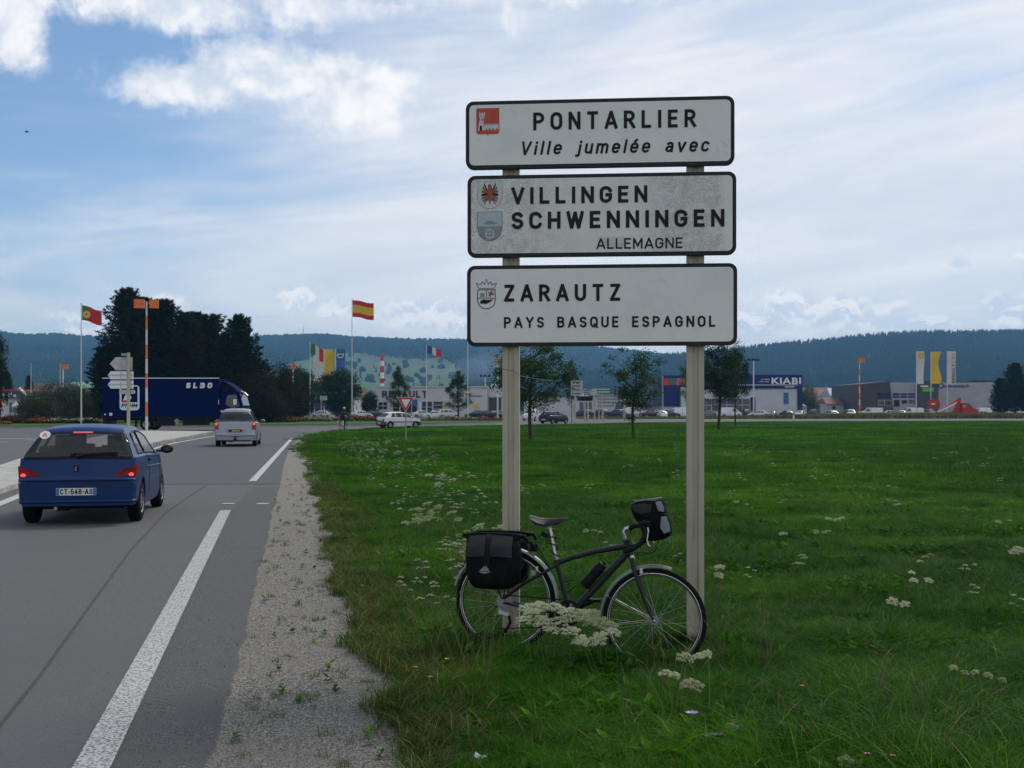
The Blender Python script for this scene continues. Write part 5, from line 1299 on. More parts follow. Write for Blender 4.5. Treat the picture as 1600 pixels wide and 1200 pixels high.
def patch(mb, S, corners, side, mat, off=.006, n=(8, 5), rnd=0.0, full=False):
    """corners (s,j): lower-rear, lower-front, upper-front, upper-rear; draped on the car surface"""
    rows = []
    for a in range(n[1] + 1):
        v = a / n[1]; row = []
        for c in range(n[0] + 1):
            u = c / n[0]; uu, vv = u * 2 - 1, v * 2 - 1
            uu *= (1 - rnd * vv * vv); vv *= (1 - rnd * (u * 2 - 1) ** 2); u_, v_ = (uu + 1) / 2, (vv + 1) / 2
            sj = [lerp(lerp(corners[0][k], corners[1][k], u_), lerp(corners[3][k], corners[2][k], u_), v_) for k in (0, 1)]
            p = S(sj[0], sj[1], side); e = .02
            q1 = S(sj[0] + e, sj[1], side) - S(sj[0] - e, sj[1], side); q2 = S(sj[0], min(sj[1] + .05, 9), side) - S(sj[0], sj[1] - .05, side)
            nn = q1.cross(q2) if q1.length > 0 and q2.length > 0 else Vector((0, 0, 1)); nn = nn.normalized() if nn.length > 1e-9 else Vector((0, 0, 1))
            if nn.dot(p - Vector((0, p.y, .6))) < 0: nn = -nn
            row.append(p + nn * off)
        rows.append(row)
    mb.grid(rows, mat, flip=side < 0); return rows
def tail_patch(mb, S, s0, s1, x0, x1, mat, off=.006, n=9, rnd=.06, z0w=None):
    """glass across the sloped tail/windscreen: s range, half-width given as j index"""
    for side in (1, -1):
        patch(mb, S, [(s0, x0), (s0, 9.0), (s1, 9.0), (s1, x1)], side, mat, off, (n, 8), 0)
def make_wheel(parent, loc, r, side, near=False, rim_mat=None):
    o = thing('wheel', None, None); o.parent = parent; o.location = loc
    mb = MB(); wv = .085 if r < .3 else .095
    mb.lathe([(r * .62, -wv), (r * .9, -wv), (r, -wv * .75), (r, wv * .75), (r * .9, wv), (r * .62, wv), (r * .62, -wv)], 28 if near else 14, m_rub); mb.build('tyre', o, smooth=40)
    mb = MB(); rm = rim_mat or m_alud; x = side * wv
    prof = [(r * .63, x * .95), (r * .60, x * .99), (r * .52, x * .80), (r * .30, x * .86), (r * .10, x * .95), (0, x * .95)]
    mb.lathe(prof, 28 if near else 12, rm)
    if near:
        for i in range(12):
            a = 6.283 * i / 12; mb.box((x * .86, r * .44 * math.cos(a), r * .44 * math.sin(a)), (.012, .022, .045), m_under, Matrix.Rotation(a, 3, 'X'))
    mb.build('rim', o, smooth=35)
    return o
m_rub = pm('tyre_rubber', (.012,) * 3)
def make_car(kind, body, label, loc, rz, group=None, near=False, glow=True, braking=False, plate='white', trim=None, name='parked_car', windows_detail=True, text=None, bumper=None):
    sp = CARS[kind]; L = sp['L']; S, sec = car_surface(sp); hL = L / 2
    root = thing(name, label, 'van' if kind == 'van' else 'car', loc, rz, group)
    step = .035 if near else .12
    ss_ = sorted(set([round(x, 3) for x in np.concatenate([np.arange(0, .24, .02 if near else .05), np.arange(.24, L - .2, step), np.arange(L - .2, L + .001, .04)])]))
    for a in sp['ax']:
        ra = sp['rw'] + .055; ss_ = [s for s in ss_ if abs(abs(s - a) - ra) > .012] + [a - ra - .002, a - ra + .002, a + ra - .002, a + ra + .002]
    ss_ = sorted(ss_)
    def full(s):
        lv = sec(s); y = s - hL
        return [(x, y, z) for x, z in lv[:-1]] + [(0, y, lv[-1][1])] + [(-x, y, z) for x, z in lv[:-1]][::-1]
    rows = [full(s) for s in ss_]; cells = {'body': MB(), 'rear_bumper': MB(), 'front_bumper': MB(), 'tailgate': MB(), 'bonnet': MB(), 'door': MB(), 'door.001': MB()}
    k = len(rows[0]); bs = sp['ws'][1] + .12
    dr = sp['sw'][-1]
    for i in range(len(rows) - 1):
        s = (ss_[i] + ss_[i + 1]) / 2
        for j in range(k - 1):
            jj = min(j, k - 2 - j); q_ = [rows[i][j], rows[i][j + 1], rows[i + 1][j + 1], rows[i + 1][j]]
            if near:
                key = 'body'
                zc2 = sum(p[2] for p in q_) / 4
                if s < .06 or (s < .30 and jj < 2): key = 'rear_bumper'
                elif s > L - .22 or (s > L - .5 and jj < 2): key = 'front_bumper'
                elif jj >= 5 and .06 <= s < sp['T'][5][0] + .1: key = 'tailgate'
                elif jj >= 4 and bs < s: key = 'bonnet'
                elif jj < 4 and dr[0] - .03 < s < dr[1] + .35 and zlow_ok(sp, s): key = 'door' if j < k / 2 else 'door.001'
                if in_window(sp, s, jj): continue
            else:
                key = 'rear_bumper' if (s < .3 and jj < 2) or s < .055 else 'front_bumper' if (s > L - .45 and jj < 2) or s > L - .1 else 'body'
            mt = body
            if key in ('rear_bumper', 'front_bumper') and bumper is not None: mt = bumper
            cells[key].add(q_, [(0, 1, 2, 3)], mt)
    for s_i, key in ((0, 'rear_bumper'), (-1, 'front_bumper')):
        cells[key].add(rows[s_i], [tuple(range(k - 1, -1, -1)) if s_i == 0 else tuple(range(k))], bumper or body)
    for key, mb in cells.items():
        if mb.v:
            o = mb.build(key.split('.')[0], root, smooth=None)
            me = o.data
            import bmesh
            bm = bmesh.new(); bm.from_mesh(me); bmesh.ops.remove_doubles(bm, verts=bm.verts, dist=.0006); bmesh.ops.recalc_face_normals(bm, faces=bm.faces); bm.to_mesh(me); bm.free()
            me.polygons.foreach_set('use_smooth', [True] * len(me.polygons)); me.set_sharp_from_angle(angle=rad(38))
    mb = MB(); mb.bb(-sp['wr'] - .05, sp['wr'] + .05, -hL + .12, hL - .15, .22, .60, m_under); mb.bb(-.30, -.12, -hL + .05, -hL + .6, .20, .27, m_under); mb.build('underbody', root)
    gl = m_glassn if near else m_glass
    if near:
        for (x, y) in ((-.34, .15), (.34, .15), (-.36, -.75), (.36, -.75)):
            mb = MB(); yy = y + (.1 if L < 4 else 0); mb.box((x, yy, .78), (.44, .12, .56), m_seat, Matrix.Rotation(rad(-12), 3, 'X')); mb.box((x, yy - .09, 1.13), (.24, .07, .17), m_seat); mb.box((x, yy + .25, .52), (.46, .5, .12), m_seat); mb.build('seat', root)
        mb = MB(); mb.bb(-.62, .62, sp['ws'][0] - hL + .25, sp['ws'][1] - hL + .1, .55, .86, m_trim); mb.build('dashboard', root)
        mb = MB(); mb.bb(-.60, .60, -hL + .16, -hL + .55, .80, .84, m_trim); mb.build('parcel_shelf', root)
    # glazing
    if kind != 'van':
        mb = MB(); tail_patch(mb, S, sp['glass'][0], sp['glass'][1], 6.15 if near else 6.2, 6.45, gl, .007, 12 if near else 4); mb.build('rear_window', root, smooth=60)
        if near:
            mb = MB()
            for side in (1, -1):
                for (a, b_, c, d) in (((sp['glass'][0] - .012, 6.08), (sp['glass'][0] - .012, 9), (sp['glass'][0] + .002, 9), (sp['glass'][0] + .002, 6.08)), ((sp['glass'][1] - .002, 6.4), (sp['glass'][1] - .002, 9), (sp['glass'][1] + .02, 9), (sp['glass'][1] + .02, 6.4)), ((sp['glass'][0], 6.02), (sp['glass'][0], 6.2), (sp['glass'][1], 6.5), (sp['glass'][1], 6.34))): patch(mb, S, [a, b_, c, d], side, m_trim, .009, (10, 6))
            mb.build('window_seal', root, smooth=60)
    else:
        for side in (1, -1):
            mb = MB(); mb.bb(side * .12, side * .72, -hL + .035, -hL + .06, 1.22, 1.62, gl); mb.build('rear_window', root)
    mb = MB(); tail_patch(mb, S, sp['ws'][1], sp['ws'][0], 6.1, 6.35, gl, .007, 8 if near else 4); mb.build('windscreen', root, smooth=60)
    for (s0, s1, sl) in sp['sw']:
        for side in (1, -1):
            mb = MB(); last = (s0, s1, sl) == sp['sw'][-1]; first = (s0, s1, sl) == sp['sw'][0]
            c = [(s0 - (.10 if first else .0), 4.75), (s1 + (.34 if last else 0), 4.75), (s1 - (.12 if last else 0), 5.93), (s0 + (.10 if first else .02), 5.93)]
            patch(mb, S, c, side, gl, .008, (10 if near else 3, 6 if near else 2)); mb.build('side_window', root, smooth=60)
            if near:
                mb = MB(); cc = [S(*c[i], side) for i in range(4)]; w1 = [patch(MB(), S, c, side, gl, .011, (10, 6))]
                r0 = w1[0]; path = r0[0] + [r[-1] for r in r0[1:]] + r0[-1][::-1][1:] + [r[0] for r in r0[::-1][1:]]
                mb.tube(path, .008, 5, m_trim); mb.build('window_seal', root, smooth=60)
    for a in sp['ax']:
        for side in (1, -1): make_wheel(root, (side * (sec(1.5)[2][0] - .10), a - hL, sp['rw']), sp['rw'], side, near)
    if near or kind != 'van':
        for side in (1, -1):
            mb = MB(); x = side * (sec(dr[1])[3][0]); y = dr[1] + .22 - hL; z = sp['Bf'] + .10
            mb.ball((x + side * .13, y, z), .1, body if near and text is None else m_trim, 10, 8, (1.0, .55, .68)); mb.box((x + side * .03, y, z - .03), (.12, .06, .03), m_trim)
            mr = mb.build('wing_mirror', root, smooth=50)
            mb = MB(); mb.box((x + side * .135, y - .052, z), (.10, .008, .06), m_glass); mb.build('mirror_glass', mr)
    return root, sp, S, sec
def in_window(sp, s, jj):
    if sp is CARS['van']: return False
    if jj >= 6 and (sp['glass'][0] + .01 < s < sp['glass'][1] - .01 or sp['ws'][0] + .02 < s < sp['ws'][1] - .02): return True
    if jj == 5:
        for q, (s0, s1, _) in enumerate(sp['sw']):
            a = s0 + (.0 if q else .03); b_ = s1 + (.06 if q == len(sp['sw']) - 1 else -.02)
            if a + .03 < s < b_: return True
    return False
def zlow_ok(sp, s): return all(abs(s - a) > sp['rw'] + .05 for a in sp['ax'])
def pt(parent, name, fn, smooth=None):
    mb = MB(); fn(mb); return mb.build(name, parent, smooth=smooth)

# blue hatchback, nearest vehicle
m_blue = paint('car_blue', (.001, .024, .11), .35, .0)
yawc = rad(10.8)
rear_axle = Vector((-6.07, 15.92, .012)); hd_ = Vector((-math.sin(yawc), math.cos(yawc), 0))
sp0 = CARS['hatch']; cc_ = rear_axle + hd_ * (sp0['L'] / 2 - sp0['ax'][0])
car, sp, S, sec = make_car('hatch', m_blue, 'dark blue three-door hatchback braking on the near lane, round A sticker in its rear window', cc_, yawc, near=True, name='hatchback', text=True)
hL = sp['L'] / 2
for sd__ in (-1, 1):
    X = lambda x: sd__ * x
    def lampf(mb):
        out = [(.765, .650), (.485, .650), (.52, .715), (.63, .775), (.775, .815)]
        fr = [( X(x), -hL + .055 + (.0 if x < .7 else .022), z) for x, z in out]; bk = [(X(x) * 1.02, -hL + .22, z) for x, z in out]; n_ = 5
        mb.add(fr + bk, [tuple(range(5)), (0, 5, 6, 1), (1, 6, 7, 2), (2, 7, 8, 3), (3, 8, 9, 4), (4, 9, 5, 0)], m_tail)
    tl = pt(car, 'tail_lamp', lampf)
    pt(tl, 'brake_light', lambda mb: mb.ball((X(.705), -hL + .066, .690), .030, m_tailon, 12, 8, (1.15, .35, .85)))
pt(car, 'bumper_edge', lambda mb: mb.tube([(-.76, -hL + .10, .625), (-.745, -hL - .004, .625), (0, -hL - .022, .628), (.745, -hL - .004, .625), (.76, -hL + .10, .625)], .016, 8, m_blue), 60)
pt(car, 'bumper_lip', lambda mb: mb.tube([(-.76, -hL + .12, .33), (-.73, -hL + .0, .33), (0, -hL - .012, .33), (.73, -hL + .0, .33), (.76, -hL + .12, .33)], .022, 8, m_blue), 60)
plt_ = pt(car, 'number_plate', lambda mb: mb.bb(-.265, .255, -hL - .020, -hL - .004, .415, .515, m_plate))
mb = MB(); signtext(mb, 'CT-548-AS', -.212, .208, .428, .504, m_blk, y=-hL - .0225, st=2.0, gap=1.8); mb.build('plate_lettering', plt_)
for x in (-.262, .215): pt(plt_, 'plate_band', lambda mb: mb.bb(x, x + .038, -hL - .0218, -hL - .0202, .418, .512, m_pblue))
pt(car, 'wiper', lambda mb: (mb.tube([(-.02, -hL + .10, .935), (.06, -hL + .12, .965), (.46, -hL + .15, .985)], [.022, .016, .010], 6, m_trim), mb.box((.20, -hL + .14, .972), (.62, .02, .040), m_trim, Matrix.Rotation(-.03, 3, 'Y'))))
pt(car, 'high_brake_light', lambda mb: mb.box((0, -hL + .470, 1.262), (.26, .025, .022), pm('brake_strip', (.75, .16, .18), (.6, .12, .14), 8, .4, emit=(1, .1, .1), estr=.25), Matrix.Rotation(rad(-44), 3, 'X')))
stk = pt(car, 'sticker', lambda mb: mb.add([(-.500 + .072 * math.cos(6.283 * i / 20), -hL + .4365 + .055 * math.sin(6.283 * i / 20), 1.234 + .054 * math.sin(6.283 * i / 20)) for i in range(20)], [tuple(range(20))], m_plate))
mb = MB(); cl([(-.028, -.035), (0, .035), (.028, -.035)], 0, .012, mb, m_tailon if False else m_red); cl([(-.016, -.012), (.016, -.012)], -.001, .010, mb, m_red)
mb.v = [(-.500 + v[0], -hL + .4365 - .006 + v[1] + v[2] * .76, 1.238 + v[2] * .75) for v in mb.v]; mb.build('sticker_letter', stk)
pt(car, 'badge', lambda mb: (mb.box((-.02, -hL + .088, .775), (.06, .012, .085), m_trim, Matrix.Rotation(rad(-10), 3, 'X')), mb.tube([(-.02, -hL + .073, .745), (-.035, -hL + .076, .775), (-.01, -hL + .078, .80)], .009, 6, m_alud)))
pt(car, 'exhaust', lambda mb: mb.cyl((-.28, -hL + .03, .235), (-.28, -hL + .5, .235), .025, n=12, mat=m_alud))
for s2 in (1, -1): pt(car, 'side_moulding', lambda mb: mb.tube([S(s, 2.9, s2) + Vector((s2 * .006, 0, 0)) for s in (1.0, 1.6, 2.2, 2.6)], .010, 5, m_blue))
for s2 in (1, -1):
    for sx3 in (1.27, 2.57): pt(car, 'door_gap', lambda mb: mb.tube([S(sx3, j_, s2) + Vector((s2 * .001, 0, 0)) for j_ in (1, 2, 3, 4, 4.6)], .004, 4, m_under))
pt(car, 'tailgate_gap', lambda mb: mb.tube([(x, -hL + .062, .668) for x in np.linspace(-.73, .73, 8)], .005, 4, m_under))
for s2 in (1, -1): pt(car, 'door_handle', lambda mb: mb.box(S(1.42, 3.5, s2) + Vector((s2 * .008, 0, 0)), (.02, .13, .035), m_trim))

# silver people carrier
m_silver = paint('car_silver', (.27, .29, .325), .3, .5)
yawc = rad(9.5)
cpos = Vector((-11.95, 48.6, .014)) + Vector((-math.sin(yawc), math.cos(yawc), 0)) * (4.28 / 2 - .78)
car, sp, S, sec = make_car('mpv', m_silver, 'silver people carrier with lit brake lights driving towards the roundabout', cpos, yawc, near=True, name='people_carrier')
hL = sp['L'] / 2
for sd__ in (-1, 1):
    def lampf(mb):
        out = [(.70, .72), (.865, .70), (.865, 1.0), (.80, 1.06), (.71, 1.02)]
        fr = [(sd__ * x, -hL + .055 + (.04 if x > .78 else 0), z) for x, z in out]; bk = [(sd__ * x, -hL + .26, z) for x, z in out]
        mb.add(fr + bk, [tuple(range(5)), (0, 5, 6, 1), (1, 6, 7, 2), (2, 7, 8, 3), (3, 8, 9, 4), (4, 9, 5, 0)], m_tail)
    tl = pt(car, 'tail_lamp', lampf); pt(tl, 'brake_light', lambda mb: mb.ball((sd__ * .785, -hL + .075, .97), .06, m_tailon, 12, 8, (.85, .4, .8)))
    pt(tl, 'indicator', lambda mb: mb.bb(sd__ * .72, sd__ * .84, -hL + .045, -hL + .06, .86, .90, m_amber))
pt(car, 'plate_recess', lambda mb: mb.prism(rrect(-.38, .38, .60, .76, .07), -hL + .03, -hL + .075, m_silver), 40)
pt(car, 'chrome_strip', lambda mb: mb.tube([(-.38, -hL + .025, .765), (.38, -hL + .025, .765)], .016, 6, m_alu))
plt_ = pt(car, 'number_plate', lambda mb: mb.bb(-.27, .27, -hL + .02, -hL + .032, .63, .73, m_trim)); pt(plt_, 'plate_field', lambda mb: mb.bb(-.15, .20, -hL + .016, -hL + .019, .645, .715, m_platey))
pt(car, 'bumper_edge', lambda mb: (mb.tube([(-.84, -hL + .16, .50), (-.76, -hL - .01, .50), (0, -hL - .03, .47), (.76, -hL - .01, .50), (.84, -hL + .16, .50)], .032, 8, m_silver), mb.tube([(-.80, -hL + .10, .30), (-.74, -hL, .30), (.74, -hL, .30), (.80, -hL + .10, .30)], .022, 8, m_silver)), 60)
pt(car, 'wiper', lambda mb: mb.box((.14, -hL + .185, 1.10), (.55, .03, .03), m_trim))
pt(car, 'towbar', lambda mb: (mb.bb(-.06, .06, -hL - .06, -hL + .2, .28, .36, m_trim), mb.ball((0, -hL - .06, .40), .04, m_trim)))
pt(car, 'aerial', lambda mb: mb.cyl((0, -hL + 1.0, 1.62), (0, -hL + .9, 1.80), .008, n=5, mat=m_trim))
pt(car, 'badge', lambda mb: (mb.box((0, -hL + .075, .855), (.07, .01, .02), m_alu, Matrix.Rotation(.5, 3, 'Y')), mb.box((0, -hL + .07, .88), (.07, .01, .02), m_alu, Matrix.Rotation(-.5, 3, 'Y'))))

# simple lamps / plates for the distant cars
def dress(root, sp, plate=m_plate, lit=False, taillow=.62):
    hL = sp['L'] / 2; w0 = smooth_interp(sp['w'], .05)
    for s2 in (-1, 1):
        pt(root, 'tail_lamp', lambda mb: mb.bb(s2 * (w0 - .20), s2 * (w0 + .015), -hL + .035, -hL + .16, taillow, taillow + .16, m_tailon if lit else m_tail))
        pt(root, 'headlamp', lambda mb: mb.bb(s2 * .38, s2 * .66, hL - .30, hL - .14, .56, .72, m_head))
    pt(root, 'number_plate', lambda mb: mb.bb(-.26, .26, -hL - .012, -hL + .02, .40, .50, plate))
m_wht = paint('car_white', (.66, .67, .66), .35, .0); m_dk = paint('car_dark', (.022, .020, .030), .25, .3); m_dkb = paint('car_navy', (.022, .030, .055), .25, .3)
m_grey = paint('car_grey', (.16, .17, .18), .3, .4); m_lsil = paint('car_pale_silver', (.50, .53, .55), .3, .3); m_bur = paint('car_burgundy', (.10, .015, .018), .3, .2); m_greytrim = pm('grey_bumper', (.06, .06, .065), (.08, .08, .085), 10, .6)
def dcar(kind, mt, label, px, py, rz, name='parked_car', group=None, D=None, **kw):
    D = D or F * EYE / (py - HY); p = ((px - 800) / F * D, D, kw.pop('z', .016))
    lit = kw.pop('lit', False); r_, sp_, S_, c_ = make_car(kind, mt, label, p, rz, group, name=name, **kw); dress(r_, sp_, lit=lit); return r_
wc = dcar('hatchb', m_wht, 'old white hatchback with grey bumpers turning on the roundabout behind the give-way sign', 624, 668.5, rad(-58), 'moving_car', D=96, near=True, bumper=m_greytrim)
for s2 in (-1, 1): pt(wc, 'side_moulding', lambda mb: mb.bb(s2 * .80, s2 * .815, -1.0, 1.25, .50, .58, m_greytrim))
dcar('hatchb', m_dk, 'very dark hatchback seen from behind on the far road, left of the sign boards', 866, 662.5, rad(-42), 'moving_car', D=127, near=True)
dcar('mpv', m_lsil, 'pale silver car facing us behind the young tree trunk', 831, 658.5, rad(165), 'moving_car', D=156)
# parked rows: one body per type and colour, copied
protos = {}
def parked(kind, mt, label, px, D, rz, group, z=.02):
    key = (kind, mt.name)
    p = Vector(((px - 800) / F * D, D, z))
    if key not in protos:
        protos[key] = dcar(kind, mt, label, px, 650, rz, 'parked_van' if kind == 'van' else 'parked_car', group, D=D, z=z); return protos[key]
    return place(copy_tree(protos[key]), p, rz, label, group)
G1 = 'cars parked in front of the car showroom'; G2 = 'cars parked along the low white building'; G3 = 'cars parked before the blue clothing store'; G4 = 'vehicles parked behind the wire fence'
rowA = [('hatchb', m_wht, 566, 'white car parked left of the showroom'), ('saloon', m_dk, 579, 'black car at the left corner of the showroom'), ('saloon', m_lsil, 661, 'silver car parked at the showroom door'), ('hatchb', m_wht, 677, 'white car parked under the R of the showroom lettering end'),
        ('mpv', m_lsil, 700, 'grey silver car parked left of the young tree'), ('saloon', m_dkb, 745, 'dark blue saloon parked right of the tree by the showroom'), ('saloon', m_dk, 765, 'black saloon parked near the right end of the showroom'), ('hatchb', m_wht, 500, 'white car glimpsed between the flag poles'), ('saloon', m_grey, 780, 'grey car beside the left sign post')]
for i, (k, mt, px, lb) in enumerate(rowA): parked(k, mt, lb, px, 202 + (i % 3), rad((-70, 100, -80, 110)[i % 4]), G1)
rowB = [('mpv', m_dk, 911, 'dark estate car under the left end of the direction boards'), ('mpv', m_dk, 938, 'dark estate car second in the row under the direction boards'), ('mpv', m_dkb, 964, 'dark car third in the row, right of the green sign'), ('van', m_wht, 992, 'white van behind the trunk of the loose tree'),
        ('saloon', m_dk, 1018, 'black saloon right of the loose tree'), ('saloon', m_dkb, 1045, 'navy saloon next to the black one'), ('hatchb', m_wht, 1031, 'white car between the two dark saloons')]
for i, (k, mt, px, lb) in enumerate(rowB): parked(k, mt, lb, px, 213 + 3 * (i % 2), rad((28, 32, 30, -95, -75, -80, 20)[i]), G2)
rowC = [('van', m_wht, 1070, 'white van left of the right sign post'), ('saloon', m_grey, 1108, 'grey car right of the right sign post'), ('van', m_wht, 1140, 'white van between the two young trees by the store'), ('mpv', m_dk, 1160, 'dark car under the floodlight mast'),
        ('hatchb', m_grey, 1206, 'dark small car left of the store banner'), ('hatchb', m_dkb, 1228, 'navy small car under the store banner'), ('hatchb', m_lsil, 1250, 'silver car at the right corner of the store'), ('mpv', m_dk, 1272, 'dark car right of the store corner'), ('hatchb', m_wht, 1298, 'white car before the red-roofed houses'), ('mpv', m_lsil, 1330, 'silver car before the red-roofed houses'),
        ('saloon', m_lsil, 1185, 'silver saloon right of the floodlight mast')]
for i, (k, mt, px, lb) in enumerate(rowC): parked(k, mt, lb, px, 224 + 4 * (i % 2), rad((-85, 95, -80, 20, 160, 12, 150, -30, 20, 165, 90)[i]), G3)
rowD = [('mpv', m_bur, 1333, 'burgundy car half hidden by the dry grass'), ('van', m_wht, 1361, 'white van under the dark end of the car service building'), ('saloon', m_lsil, 1392, 'silver car right of the first white van'), ('hatchb', m_wht, 1410, 'white car before the workshop doors'), ('van', m_wht, 1424, 'white van behind the left banner pole'),
        ('mpv', m_lsil, 1447, 'silver car behind the crane truck platform'), ('hatchb', m_wht, 1536, 'white car right of the crane truck cab'), ('van', m_wht, 1545, 'white van behind the crane truck'), ('saloon', m_wht, 1568, 'white car in the last row on the right'), ('van', m_wht, 1574, 'white van second from the right'), ('van', m_wht, 1601, 'white van at the right edge'), ('saloon', m_dkb, 1596, 'navy car at the right edge')]
for i, (k, mt, px, lb) in enumerate(rowD): parked(k, mt, lb, px, 236 + 5 * (i % 3), rad((-75, 80, -95, 150, 85, 30, -100, -88, 95, 88, 92, -85)[i]), G4)
# ------------------------------------------------------------------ trees and shrubs
m_bark = pm('bark', (.060, .050, .038), (.035, .029, .022), 9, .9, bump=.5, spec=.1)
def leaf_mat(name, a, b_, c): return pm(name, a, b_, 1.1, .6, spec=.12, c3=c, world_scale=.9, trans=.3, rnd=.12, coord='Object')
m_leafA = leaf_mat('leaf_young', (.026, .062, .015), (.014, .038, .009), (.036, .076, .018))
m_leafB = leaf_mat('leaf_dark', (.013, .032, .010), (.008, .020, .007), (.018, .040, .012))
m_needle = pm('pine_needles', (.010, .021, .009), (.005, .012, .005), 1.1, .8, spec=.04, c3=(.010, .019, .009), world_scale=.9)
m_shrubG = leaf_mat('shrub_grey', (.060, .088, .050), (.034, .054, .032), (.080, .105, .060))
m_shrubP = leaf_mat('shrub_bronze', (.018, .022, .014), (.010, .014, .009), (.024, .022, .016))
def leaf(mb, r, c, s, mat, aspect=.55):
    d = Vector((r.gauss(0, 1), r.gauss(0, 1), r.gauss(-.2, .7))); d = d.normalized() if d.length > 0 else Vector((1, 0, 0))
    q_ = d.orthogonal().normalized(); q_ = Matrix.Rotation(r.uniform(0, 6.28), 3, d) @ q_
    mb.add([c, c + d * s * .5 + q_ * s * aspect * .5, c + d * s, c + d * s * .5 - q_ * s * aspect * .5], [(0, 1, 2, 3)], mat)
def tree_mesh(seed, H_, R_, trunk, mat, n_leaf, ls, shape='egg', nclump=60, tr=.09, clr=.42):
    """trunk + limbs in one mesh, leaf cloud with clumps and gaps in another"""
    r = random.Random(seed); tm = MB(); cm = MB(); cz = trunk + (H_ - trunk) / 2; hz_ = (H_ - trunk) / 2
    tm.tube([(0, 0, -.3), (r.uniform(-.03, .03) * H_, 0, H_ * .3), (r.uniform(-.02, .02) * H_, r.uniform(-.02, .02) * H_, H_ * .6), (0, 0, H_ * .92)], [tr * 1.25, tr, tr * .6, tr * .12], 8, m_bark)
    cl_ = []
    while len(cl_) < nclump:
        u = Vector((r.uniform(-1, 1), r.uniform(-1, 1), r.uniform(-1, 1)))
        if u.length > 1 or u.length < .25: continue
        z = u.z; k = 1.0
        if shape == 'egg': k = 1 - .32 * z if z > 0 else 1 + .1 * z
        elif shape == 'cone': k = (1 - z) * .62 + .12
        elif shape == 'fan': k = .75 + .3 * z
        elif shape == 'dome': k = 1.0
        lump = 1 + .30 * mnoise.noise(Vector((u.x * 2.2, u.y * 2.2, u.z * 2.2 + seed)))
        p = Vector((u.x * R_ * k * lump, u.y * R_ * k * lump, cz + z * hz_ * lump))
        if p.z < trunk * .8: continue
        cl_.append(p)
    for p in cl_:
        if r.random() < .6:
            b0_ = Vector((0, 0, clamp(p.z - abs(p.xy.length) * .9, trunk * .8, H_ * .85))); m_ = b0_.lerp(p, .55) + Vector((0, 0, -.04 * H_ * r.random()))
            tm.tube([b0_, m_, p], [tr * .34, tr * .2, tr * .06], 4, m_bark, caps=False)
    per = max(1, n_leaf // nclump)
    for p in cl_:
        cr = clr * R_ * r.uniform(.5, 1.0) * .8; n_ = int(per * r.uniform(.5, 1.5))
        for i in range(n_):
            g = Vector((r.gauss(0, .5), r.gauss(0, .5), r.gauss(0, .38))) * cr
            leaf(cm, r, p + g, ls * r.uniform(.7, 1.3), mat)
    return tm.mesh('trunk'), cm.mesh('crown')
def pine_mesh(seed, H_, R_, shape=1.0, low=.12, tops=1):
    r = random.Random(seed); tm = MB(); cm = MB()
    heads = [(0, 0)] if tops == 1 else [(-.35, 0), (.45, .1)]
    for hx, hy in heads: tm.tube([(0, 0, -.3), (hx * .2, hy, H_ * .5), (hx, hy, H_ * (.97 if hx <= 0 else .93))], [.28, .19, .03], 8, m_bark)
    nb = int(210 * H_ / 13)
    for k in range(nb):
        t = low + (1 - low) * (k / nb) ** .9; z = H_ * t; env = (1 - t) ** .48 * (1 - .25 * math.exp(-((t - low) / .10) ** 2)) * R_ * shape + .25
        l = env * r.uniform(.62, 1.10) * (1 + .2 * mnoise.noise(Vector((k * .7, seed, 0)))); a = k * 2.39996 + r.uniform(-.3, .3)
        hx, hy = r.choice(heads); hx, hy = hx * t ** 2, hy * t ** 2
        up = lerp(-.05, .75, t ** 1.5) + r.uniform(-.1, .12)
        d = Vector((math.cos(a), math.sin(a), up)).normalized(); p0 = Vector((hx, hy, z * .985)); p1 = p0 + d * l + Vector((0, 0, .10 * l))
        m_ = p0 + d * l * .5 + Vector((0, 0, -.06 * l))
        tm.tube([p0, m_, p1], [.06 * (1.2 - t), .035, .012], 4, m_bark, caps=False)
        ntf = int(8 + l * 6)
        for j in range(ntf):
            u = .22 + .78 * (j + .5) / ntf; c = p0.lerp(m_, u * 2) if u < .5 else m_.lerp(p1, u * 2 - 1); wdt = l * .20 * (1.15 - u)
            c = c + Vector((r.gauss(0, wdt), r.gauss(0, wdt), r.gauss(.03, wdt * .45)))
            for q_ in range(7):
                e = Vector((r.gauss(0, .7), r.gauss(0, .7), r.uniform(-.1, 1.0))).normalized() * r.uniform(.22, .42); s_ = e.orthogonal().normalized() * .052
                cm.add([c + s_, c + e, c - s_], [(0, 1, 2)], m_needle)
    return tm.mesh('trunk'), cm.mesh('crown')
def tree(name, label, meshes, loc, sc=1.0, rz=0.0, group=None, scz=None, cat='tree'):
    o = thing(name, label, cat, loc, rz, group); part_mesh('trunk', meshes[0], o); part_mesh('crown', meshes[1], o); o.scale = (sc, sc, scz or sc); return o
pA, pB, pC = pine_mesh(1, 14.5, 4.6), pine_mesh(5, 12.5, 4.0, tops=2), pine_mesh(9, 11, 3.9)
GPN = 'tall dark pines on the roundabout'
